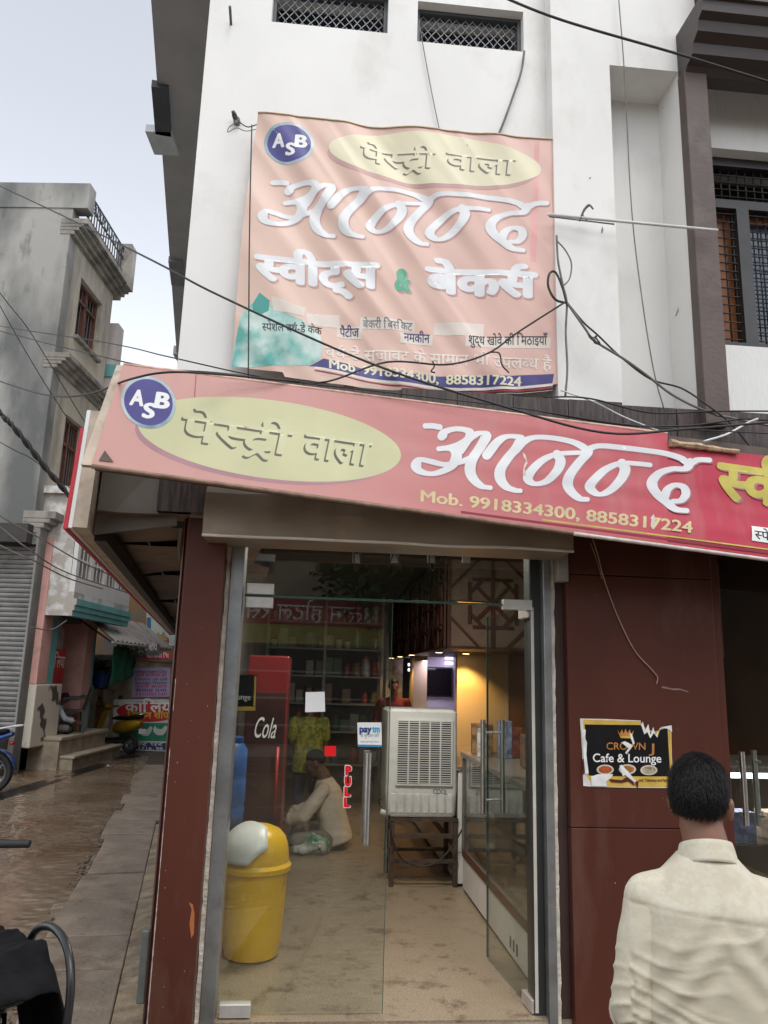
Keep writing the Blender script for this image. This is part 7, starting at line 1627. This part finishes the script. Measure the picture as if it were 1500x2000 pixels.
# yellow scooter at the lane end
def scooter(label, loc, ang):
    ca, sa = math.cos(ang), math.sin(ang); loc = Vector(loc); F = lambda x, y, z: loc+Vector((x*ca-y*sa, x*sa+y*ca, z)); o = thing('scooter', label, 'scooter', loc); YS = pm('scooter_gold', (.42, .24, .02), .3, .15, 5, metal=.2)
    wheel(o, F, .60, .22, .05); wheel(o, F, -.55, .22, .055)
    def blob(nm, rings, mat): m = MB(); m.loft([ering(F(x, 0, z), F(0, 1, 0)-F(0, 0, 0), Vector((0, 0, 1)), ry, rz, 20, 2.6) for x, z, ry, rz in rings]); m.build(nm, mat, o, smooth=R(50))
    blob('rear_body', [(-.05, .52, .12, .08), (-.15, .56, .17, .14), (-.45, .60, .19, .15), (-.75, .66, .14, .10), (-.86, .70, .06, .04)], YS); blob('seat', [(.0, .75, .10, .03), (-.15, .77, .15, .05), (-.50, .78, .16, .05), (-.80, .82, .12, .04), (-.86, .83, .05, .02)], SEATM)
    blob('floorboard', [(.40, .30, .13, .03), (.20, .29, .16, .035), (-.12, .30, .16, .04)], BLKP)
    m = MB(); m.loft([[F(.38+a+dx, y, z) for a, y in ((0, -w_), (.06, -w_*.4), (.06, w_*.4), (0, w_), (-.02, 0))] for z, w_, dx in ((.30, .16, 0), (.55, .20, -.02), (.80, .17, -.08), (.92, .10, -.12))]); m.build('leg_shield', YS, o, smooth=R(40))
    blob('headset', [(.36, 1.0, .05, .04), (.32, 1.0, .14, .07), (.22, 1.01, .12, .06), (.16, 1.01, .06, .03)], YS); m = MB(); m.ball(F(.37, 0, 1.0), (.05, .05, .04), 12, 8); m.build('headlight', pm('lamp_glass', (.5, .5, .5), .1), o, smooth=True)
    for nm, pts, r_, mt in (('handlebar', [(.18, .34, 1.02), (.26, .12, 1.0), (.26, -.12, 1.0), (.18, -.34, 1.02)], .018, BLKP), ('steering_tube', [(.60, 0, .30), (.40, 0, .60), (.28, 0, 1.0)], .03, BLKP), ('grab_rail', [(-.55, .15, .82), (-.85, .12, .88), (-.95, 0, .88), (-.85, -.12, .88), (-.55, -.15, .82)], .014, CHROME), ('stand', [(-.2, .1, .25), (-.2, .2, .01)], .012, BLKP)): m = MB(); m.tube(spline3([F(*p) for p in pts], 4), r_, 8); m.build(nm, mt, o, smooth=True)
    for s_ in (-1, 1): m = MB(); m.tube([F(.24, s_*.2, 1.02), F(.22, s_*.28, 1.18)], .006, 6); m.ball(F(.22, s_*.29, 1.21), (.06, .05, .04), 12, 8); m.build('mirror', BLKP, o, smooth=True)
    m = MB(); m.ball(F(-.87, 0, .68), (.03, .06, .03), 10, 6); m.build('tail_light', pm('tail_red', (.4, .01, .01), .2), o, smooth=True); m = MB(); m.loft([ering(F(x, 0, z), F(0, 1, 0)-F(0, 0, 0), Vector((0, 0, 1)), .08, .03, 12) for x, z in ((.88, .30), (.72, .44), (.55, .46), (.42, .36))]); m.build('front_mudguard', YS, o, smooth=True)
    m = MB(); m.hexa([F(x, y, z) for z in (.46, .56) for x, y in ((-.90, -.10), (-.89, -.10), (-.89, .10), (-.90, .10))]); m.build('number_plate', WV, o)
sp = at_z(232, 1466, 0); scooter('golden yellow scooter with black seat parked before the chicken shop banner', Vector((sp.x-.02, sp.y-.4, .0)), R(150))
# ================================================================ litter in the gutter
random.seed(31)
def scrap(label, px, py, s_, colr, n=9, z=.03):
    c = at_z(px, py, z); m = MB(); V = [c+Vector((0, 0, .02))]
    for k in range(n): a = 2*math.pi*k/n; r_ = s_*random.uniform(.5, 1.2); V.append(c+Vector((r_*math.cos(a), r_*math.sin(a), random.uniform(0, .05))))
    m.add(V, [(0, k+1, (k+1) % n+1) for k in range(n)]); o = m.build('litter', pm('litter_%d_%d' % (px, py), colr, .5, .4, 20), None, fix=False); so4 = o.modifiers.new('t', 'SOLIDIFY'); so4.thickness = .003; return tag(o, label, 'litter', 'litter along the pavement')
scrap('crumpled silver wrapper on the gutter edge near the motorcycle', 108, 1880, .06, (.45, .42, .40)); scrap('torn yellow and white paper scrap in the gutter', 120, 1893, .05, (.50, .40, .12)); scrap('white paper scrap beside the silver wrapper', 98, 1905, .05, (.52, .47, .42))
scrap('dark wet leaf litter caught on the pavement edge', 228, 1628, .16, (.035, .028, .024), 12); scrap('brown sodden rag beside the dark leaf litter', 248, 1620, .12, (.06, .045, .04), 11); scrap('small white paper on the wet road', 212, 1498, .06, (.6, .58, .53))
c = at_z(128, 1782, .02); m = MB(); m.box(c+Vector((0, 0, .03)), (.20, .12, .06), (Vector((.96, .2, .12)).normalized(), Vector((-.2, .97, 0)).normalized(), Vector((-.1, 0, .99)).normalized())); tag(m.build('stone_block', SLABM, None, bevel=.01), 'broken stone block lying in the muddy water', 'stone')
m = MB(); q0 = L(-1.03, .35, .08); m.box(L(-1.03, .55, .05), (.035, .03, .30), (FP.e1, FP.n, Vector((0, 0, 1)))); tag(m.build('wall_pipe', pm('grey_green_paint', (.12, .13, .12), .6, .3, 10), None, bevel=.006), 'short grey pipe stub at the foot of the left pillar', 'pipe')

# ================================================================ cables and wires
def wire(label, pts, r, mat=ROPE, name='cable', k=7, n=6, twist=None, wallw=None):
    """pts: (photo x, photo y, distance from the camera along the street axis)"""
    P3 = [at_y(*p) for p in pts]
    if pts[0][0] < 0: P3.insert(0, P3[0]+(P3[0]-P3[1]).normalized()*3.0+Vector((0, 0, .15)))      # runs on to poles out of view
    if pts[-1][0] > 1500: P3.append(P3[-1]+(P3[-1]-P3[-2]).normalized()*3.0)
    P3 = spline3(P3, k)
    if twist:
        m = MB()
        for ph in (0, math.pi):
            q = []
            for i, p in enumerate(P3):
                t = (P3[min(i+1, len(P3)-1)]-P3[max(i-1, 0)]).normalized(); a = t.orthogonal().normalized(); b = t.cross(a); an = i*twist+ph; q.append(p+(a*math.cos(an)+b*math.sin(an))*r*.9)
            m.tube(q, r, n)
    else:
        m = MB(); m.tube(P3, r, n)
    return tag(m.build(name, mat, None, smooth=True), label, 'cable', 'cables strung over the shop front')
def fw_(px, py, w_=.06):           # distance of a point w_ in front of the shop front
    return L(*UV(px, py, w_), w_).y
def wwire(label, pts, r, mat=ROPE, w_=.06, **k): return wire(label, [(x, y, fw_(x, y, w_ if len(p_) == 2 else p_[2])) for p_ in pts for x, y in [p_[:2]]], r, mat, **k)
wire('thick black cable slanting from the grey house down across the banner', [(-60, 332, 7.2), (120, 420, 5.6), (300, 510, 3.9), (430, 578, 3.55), (720, 708, 3.35), (985, 794, 3.3), (1180, 845, 3.35), (1340, 838, 3.45), (1560, 820, 3.5)], .0062)
wire('upper thin black cable crossing from the left edge to the banner foot', [(-40, 628, 7), (200, 668, 4.6), (330, 697, 3.55), (520, 738, 3.45), (700, 760, 3.45), (1000, 795, 3.5), (1250, 832, 3.55), (1560, 850, 3.6)], .0036)
wire('second thin black cable just below it at the left edge', [(-40, 632, 7), (60, 662, 6.2), (180, 692, 4.6), (300, 718, 3.6), (420, 728, 3.4), (520, 740, 3.42)], .0042)
wire('sagging black cable over the blue logo and up to the cable knot', [(-40, 725, 6), (40, 758, 5), (110, 774, 4.2), (180, 768, 3.6), (250, 742, 3.22), (330, 727, 3.12), (440, 732, 3.3), (560, 743, 3.4), (640, 745, 3.55), (757, 707, 3.72), (873, 712, 3.75), (953, 690, 3.78), (1013, 648, 3.8), (1107, 588, 3.8)], .0050)
wire('twisted pair of black cables at the left edge by the first-floor window', [(-40, 760, 8.5), (30, 838, 8.6), (90, 915, 8.8), (150, 985, 9)], .020, k=12, twist=.9)
wire('fine dark wire slanting down across the grey house wall', [(-20, 545, 9), (60, 650, 9.3), (160, 815, 9.8), (200, 870, 10)], .006)
wire('second fine wire beside it on the grey house wall', [(-20, 560, 9), (70, 720, 9.3), (140, 830, 9.6)], .006)
wire('low fine wire across the lower grey house wall', [(-20, 852, 9), (60, 895, 9.3), (140, 955, 9.6)], .005)
for i, (a, lab) in enumerate((([(-20, 995, 10), (80, 1052, 10.4), (160, 1098, 11), (255, 1140, 12)], 'upper drooping wire before the lane balcony'), ([(-20, 1012, 10), (60, 1075, 10.2), (130, 1118, 11), (250, 1158, 12)], 'middle drooping wire before the lane balcony'), ([(-20, 1055, 10), (60, 1092, 10.2), (130, 1128, 11), (200, 1150, 12)], 'lower drooping wire before the lane balcony'), ([(60, 1225, 11), (100, 1230, 11.4), (130, 1212, 12)], 'short slack wire at the lane shop lintel'))): wire(lab, a, .010, GREYC)
wire('thick black cable crossing the top right corner above the niche', [(960, -15, 3.4), (1100, 40, 3.4), (1340, 110, 3.5), (1560, 178, 3.6)], .007)
wwire('thin pale wire running down the white wall through the niche', [(1207, -20, .16), (1220, 150, .16), (1233, 400, .16), (1252, 570, .16), (1276, 720, .16), (1297, 800, .17)], .0035, GREYC)
wwire('thin grey wire hanging from the right mesh window to the banner top', [(818, 40), (830, 110), (845, 190), (860, 262)], .003, GREYC, .02)
wwire('bent grey cable from the right mesh window to the banner corner', [(1024, 100), (1018, 140), (1003, 185), (985, 235), (969, 274)], .0075, GREYC, .03)
wwire('left tie wire hanging down the banner edge to the sign board', [(492, 244, .12), (489, 360, .17), (487, 480, .17), (486, 600, .17), (485, 742, .20)], .0038, ROPE)
wwire('wire spray from the wall insulator to the banner corner', [(457, 226, .08), (470, 240, .09), (485, 248, .09), (505, 242, .08)], .003, ROPE, k=4); wwire('loose wire curl under the wall insulator', [(460, 240, .08), (448, 248, .09), (445, 258, .08), (462, 250, .08), (480, 256, .08), (502, 252, .08)], .0025, GREYC)
# the knot by the right banner edge and what hangs from it
wwire('cable tail falling from the cable knot to the brown band', [(1087, 460, .2), (1090, 510, .2), (1100, 560, .2), (1107, 592, .2), (1105, 650, .2), (1108, 720, .2), (1104, 775, .2)], .006, GREYC)
wwire('coiled cable loop left of the cable knot', [(1108, 592, .2), (1085, 585, .22), (1071, 560, .22), (1073, 535, .22), (1085, 532, .2), (1098, 560, .2), (1106, 590, .2)], .0065, ROPE)
wwire('wide slack loop right of the cable knot', [(1088, 470, .2), (1105, 490, .2), (1116, 515, .2), (1112, 545, .2), (1098, 560, .2)], .004, GREYC)
wwire('upper black cable from the knot down to the far right', [(1107, 590, .2), (1140, 630, .22), (1168, 655, .22), (1210, 695, .22), (1270, 740, .22), (1330, 758, .24), (1380, 790, .28), (1430, 830, .3), (1475, 885, .32)], .005)
wwire('lower grey cable from the knot twisted along it', [(1108, 592, .21), (1145, 645, .22), (1160, 665, .23), (1220, 702, .23), (1262, 732, .23), (1320, 775, .24), (1400, 810, .27), (1520, 835, .3)], .0065, GREYC)
wwire('knot of thin tie wires on the falling cables', [(1150, 652, .24), (1158, 660, .25), (1166, 655, .24), (1160, 668, .25), (1172, 672, .24), (1164, 660, .25)], .004, ROPE, k=5)
wwire('white wire slanting from the banner foot over the tile band', [(1095, 762, .22), (1160, 785, .24), (1220, 815, .26), (1295, 845, .3)], .004, WHITEC)
wwire('upper black cable along the tile band at the right', [(1060, 775, .25), (1150, 778, .26), (1270, 806, .27), (1400, 803, .28), (1560, 803, .3)], .0045)
wwire('lower black cable along the tile band at the right', [(1040, 800, .3), (1200, 828, .32), (1330, 832, .33), (1420, 822, .34), (1460, 818, .34), (1560, 825, .34)], .005)
wwire('pale cable rising from the sign top to the right', [(1375, 862, .4), (1420, 848, .38), (1460, 826, .36), (1480, 818, .36)], .006, WHITEC)
wwire('twig-like wire bundle hanging over the banner foot', [(955, 688, .17), (975, 690, .16), (980, 712, .15), (994, 728, .14)], .004, ROPE); wwire('small hooked wire end over the phone number', [(845, 705, .22), (848, 716, .2), (842, 725, .2), (850, 728, .2)], .004, ROPE)
m = MB(); a = UV(1070, 419, .17); b = UV(1400, 452, .26); m.tube([L(*a, .17), L(*b, .27)], .0085, 8); tag(m.build('wall_pipe', WHITEC, None, smooth=True), 'thin white pipe fixed level across the wall niche', 'pipe')
m = MB(); a = UV(1072, 424, .17); b = UV(1200, 438, .2); m.tube([L(*a, .175), L(*b, .20)], .004, 6); tag(m.build('wall_pipe', GREYC, None, smooth=True), 'short grey rod lying under the white pipe', 'pipe')
wwire('hooked grey wire standing on the white pipe', [(1132, 432, .19), (1140, 410, .2), (1150, 400, .2), (1158, 408, .2), (1150, 402, .19), (1138, 418, .19), (1146, 430, .19)], .005, GREYC)
wwire('tan twin wire hanging down the brown panel to a crack', [(1157, 1052, .10), (1168, 1085, .07), (1178, 1125, .06), (1204, 1198, .057), (1238, 1268, .057), (1270, 1305, .057), (1284, 1322, .057), (1282, 1336, .054)], .0032, pm('tan_wire', (.36, .25, .17), .6))
wwire('second strand of the tan wire near its top', [(1153, 1060, .08), (1164, 1090, .06), (1176, 1130, .058)], .002, pm('tan_wire', (.36, .25, .17), .6))
# insulator and rod on the white wall
I = thing('wall_insulator', 'small dark wall insulator left of the banner corner', 'insulator', L(*UV(458, 235, 0), 0)); p0 = L(*UV(455, 217, .06), .06); p1 = L(*UV(463, 240, .0), 0.0)
m = MB(); m.tube([p1, p1.lerp(p0, .6), p0], [.012, .016, .010], 10); m.build('body', pm('insulator_brown', (.06, .05, .045), .4), I, smooth=True); m = MB(); m.tube([p1-FP.n*.02, p1+FP.n*.03], .02, 10); m.build('base', GREYC, I)
p0 = L(*UV(449, 12, .09), .09); p1 = L(*UV(451, 50, .0), 0); m = MB(); m.tube([p1-FP.n*.02, p0], .008, 8); tag(m.build('iron_rod', GREYC, None, smooth=True), 'short iron rod sticking out of the white wall at the top left', 'rod')
for i, (px, py, ln) in enumerate(((1176, 455, 20), (1320, 618, 28), (1152, 350, 7), (1296, 212, 5))):
    u, z = UV(px, py, .1205); m = MB(); pts = [(-.006, -.002), (.004, .004), (.008, ln*.0011), (.002, ln*.0022), (-.004, ln*.001)]; m.add([L(u+a+(.0 if i != 1 else b*.3), z+b, .1212) for a, b in pts], [(0, 1, 2, 3, 4)]) if i != 1 else m.add([L(u+a+b*.3, z+b, .1212) for a, b in pts], [(0, 1, 2, 3, 4)])
    m.build('wall_scar', pm('scar_brown', (.25, .21, .17), .9), B)

# ================================================================ the far side of the street, behind the camera (seen mirrored in the glass)
OP = Plane((0, -10.5, 0), (-1, 0, 0), (0, 0, 1))
def house(label, u0, u1, zt, colr, w_=0):
    o = thing('street_house', label, 'house', OP.p((u0+u1)/2, 0, w_), 'houses across the street'); m = MB(); m.pbox(OP, u0, u1, 0, zt, w_-6, w_); m.build('wall', pm('street_%d' % int(u0*10), colr, .85, .15, 1.5, .2, 20), o)
    n = int((u1-u0)/1.6)
    for i in range(n):
        for z in (4.2, 7.2):
            if z+1.3 > zt: continue
            u = u0+(i+.5)*(u1-u0)/n; f = MB(); f.pbox(OP, u-.5, u+.5, z, z+1.2, w_-.05, w_+.03); q = f.build('window', pm('street_frame', (.25, .2, .16), .7), o); f = MB(); f.pbox(OP, u-.43, u+.43, z+.07, z+1.13, w_+.031, w_+.036); f.build('pane', pm('street_pane', (.05, .06, .07), .1), q)
    return o
h1 = house('cream two-storey house across the street with a shop below', -4.5, 1.6, 6.0, (.42, .36, .27)); h2 = house('low brown house across the street behind trees', 1.7, 6.5, 4.6, (.22, .15, .10)); h3 = house('grey house across the street at the far side', -26, -4.6, 7.5, (.13, .11, .09))  # far-side house lengthened and darkened to keep sky out of the window reflection
for nm, z0, z1, mt in (('sign_band', 3.0, 3.6, pm('opp_red', (.40, .06, .04), .5)), ('sign_strip', 2.55, 2.99, pm('opp_yellow', (.45, .38, .10), .5)), ('shop_opening', .3, 2.5, pm('opp_dark', (.03, .028, .026), .8))):
    m = MB(); m.pbox(OP, -2.6, 1.3, z0, z1, .0, .12); q = m.build(nm, mt, h1)
    if nm == 'sign_band': on_rb(OP.off(.12), 'lettering', ['उ', '~त', 'त', 'म', ' ', 'ह', 'ो', 'ट', 'ल', ' ', 'र', 'स', 'ो', 'ई'], -2.4, 1.1, 3.12, .55, WV, q)
for i in range(3):
    m = MB(); m.pbox(OP, -2.5, 1.2, .7+i*.6, .74+i*.6, .12, .4); m.build('shelf', RKM, h1)
random.seed(40)
def tree(label, c, h_, r_, n=5200):
    c = Vector(c); o = thing('street_tree', label, 'tree', c, 'trees across the street'); tm = MB(); tm.tube(spline3([c, c+Vector((.1, 0, h_*.3)), c+Vector((-.1, .1, h_*.6)), c+Vector((.1, .1, h_*.85))], 4), [.22-.012*i for i in range(13)], 9)
    for i in range(9): a = random.uniform(0, 6.28); z = h_*random.uniform(.35, .75); tm.tube([c+Vector((0, .05, z)), c+Vector((math.cos(a)*r_*.4, math.sin(a)*r_*.4, z+h_*.12)), c+Vector((math.cos(a)*r_*.8, math.sin(a)*r_*.8, z+h_*.2))], [.08, .05, .02], 6)
    tm.build('trunk', pm('bark', (.09, .065, .045), .9, .3, 8, .4, 30), o, smooth=True); lm_ = MB(); cl_s = [(c+Vector((random.gauss(0, r_*.42), random.gauss(0, r_*.42), h_*random.uniform(.5, 1.0))), r_*random.uniform(.25, .45)) for _ in range(26)]
    for i in range(n):
        q, rr_ = random.choice(cl_s); d = Vector((random.gauss(0, 1), random.gauss(0, 1), random.gauss(0, .8))).normalized()*rr_*random.uniform(.5, 1.05); p = q+d; t1 = Vector((random.gauss(0, 1), random.gauss(0, 1), random.gauss(0, .6))).normalized(); t2 = t1.orthogonal().normalized(); s_ = random.uniform(.07, .15); lm_.add([p-t1*s_, p+t2*s_*.45, p+t1*s_, p-t2*s_*.45], [(0, 1, 2, 3)])
    tag(lm_.build('crown', pm('foliage', (.055, .095, .03), .6, .5, 3), o, fix=False), kind='stuff')
tree('tall leafy tree across the street, left of the cream house', (2.6, -9.2, 0), 7.5, 2.3); tree('broad leafy tree across the street beside the low brown house', (-2.4, -14.5, 0), 9.0, 3.0); tree('leafy tree across the street before the grey house', (6.0, -9.5, 0), 6.5, 2.0)
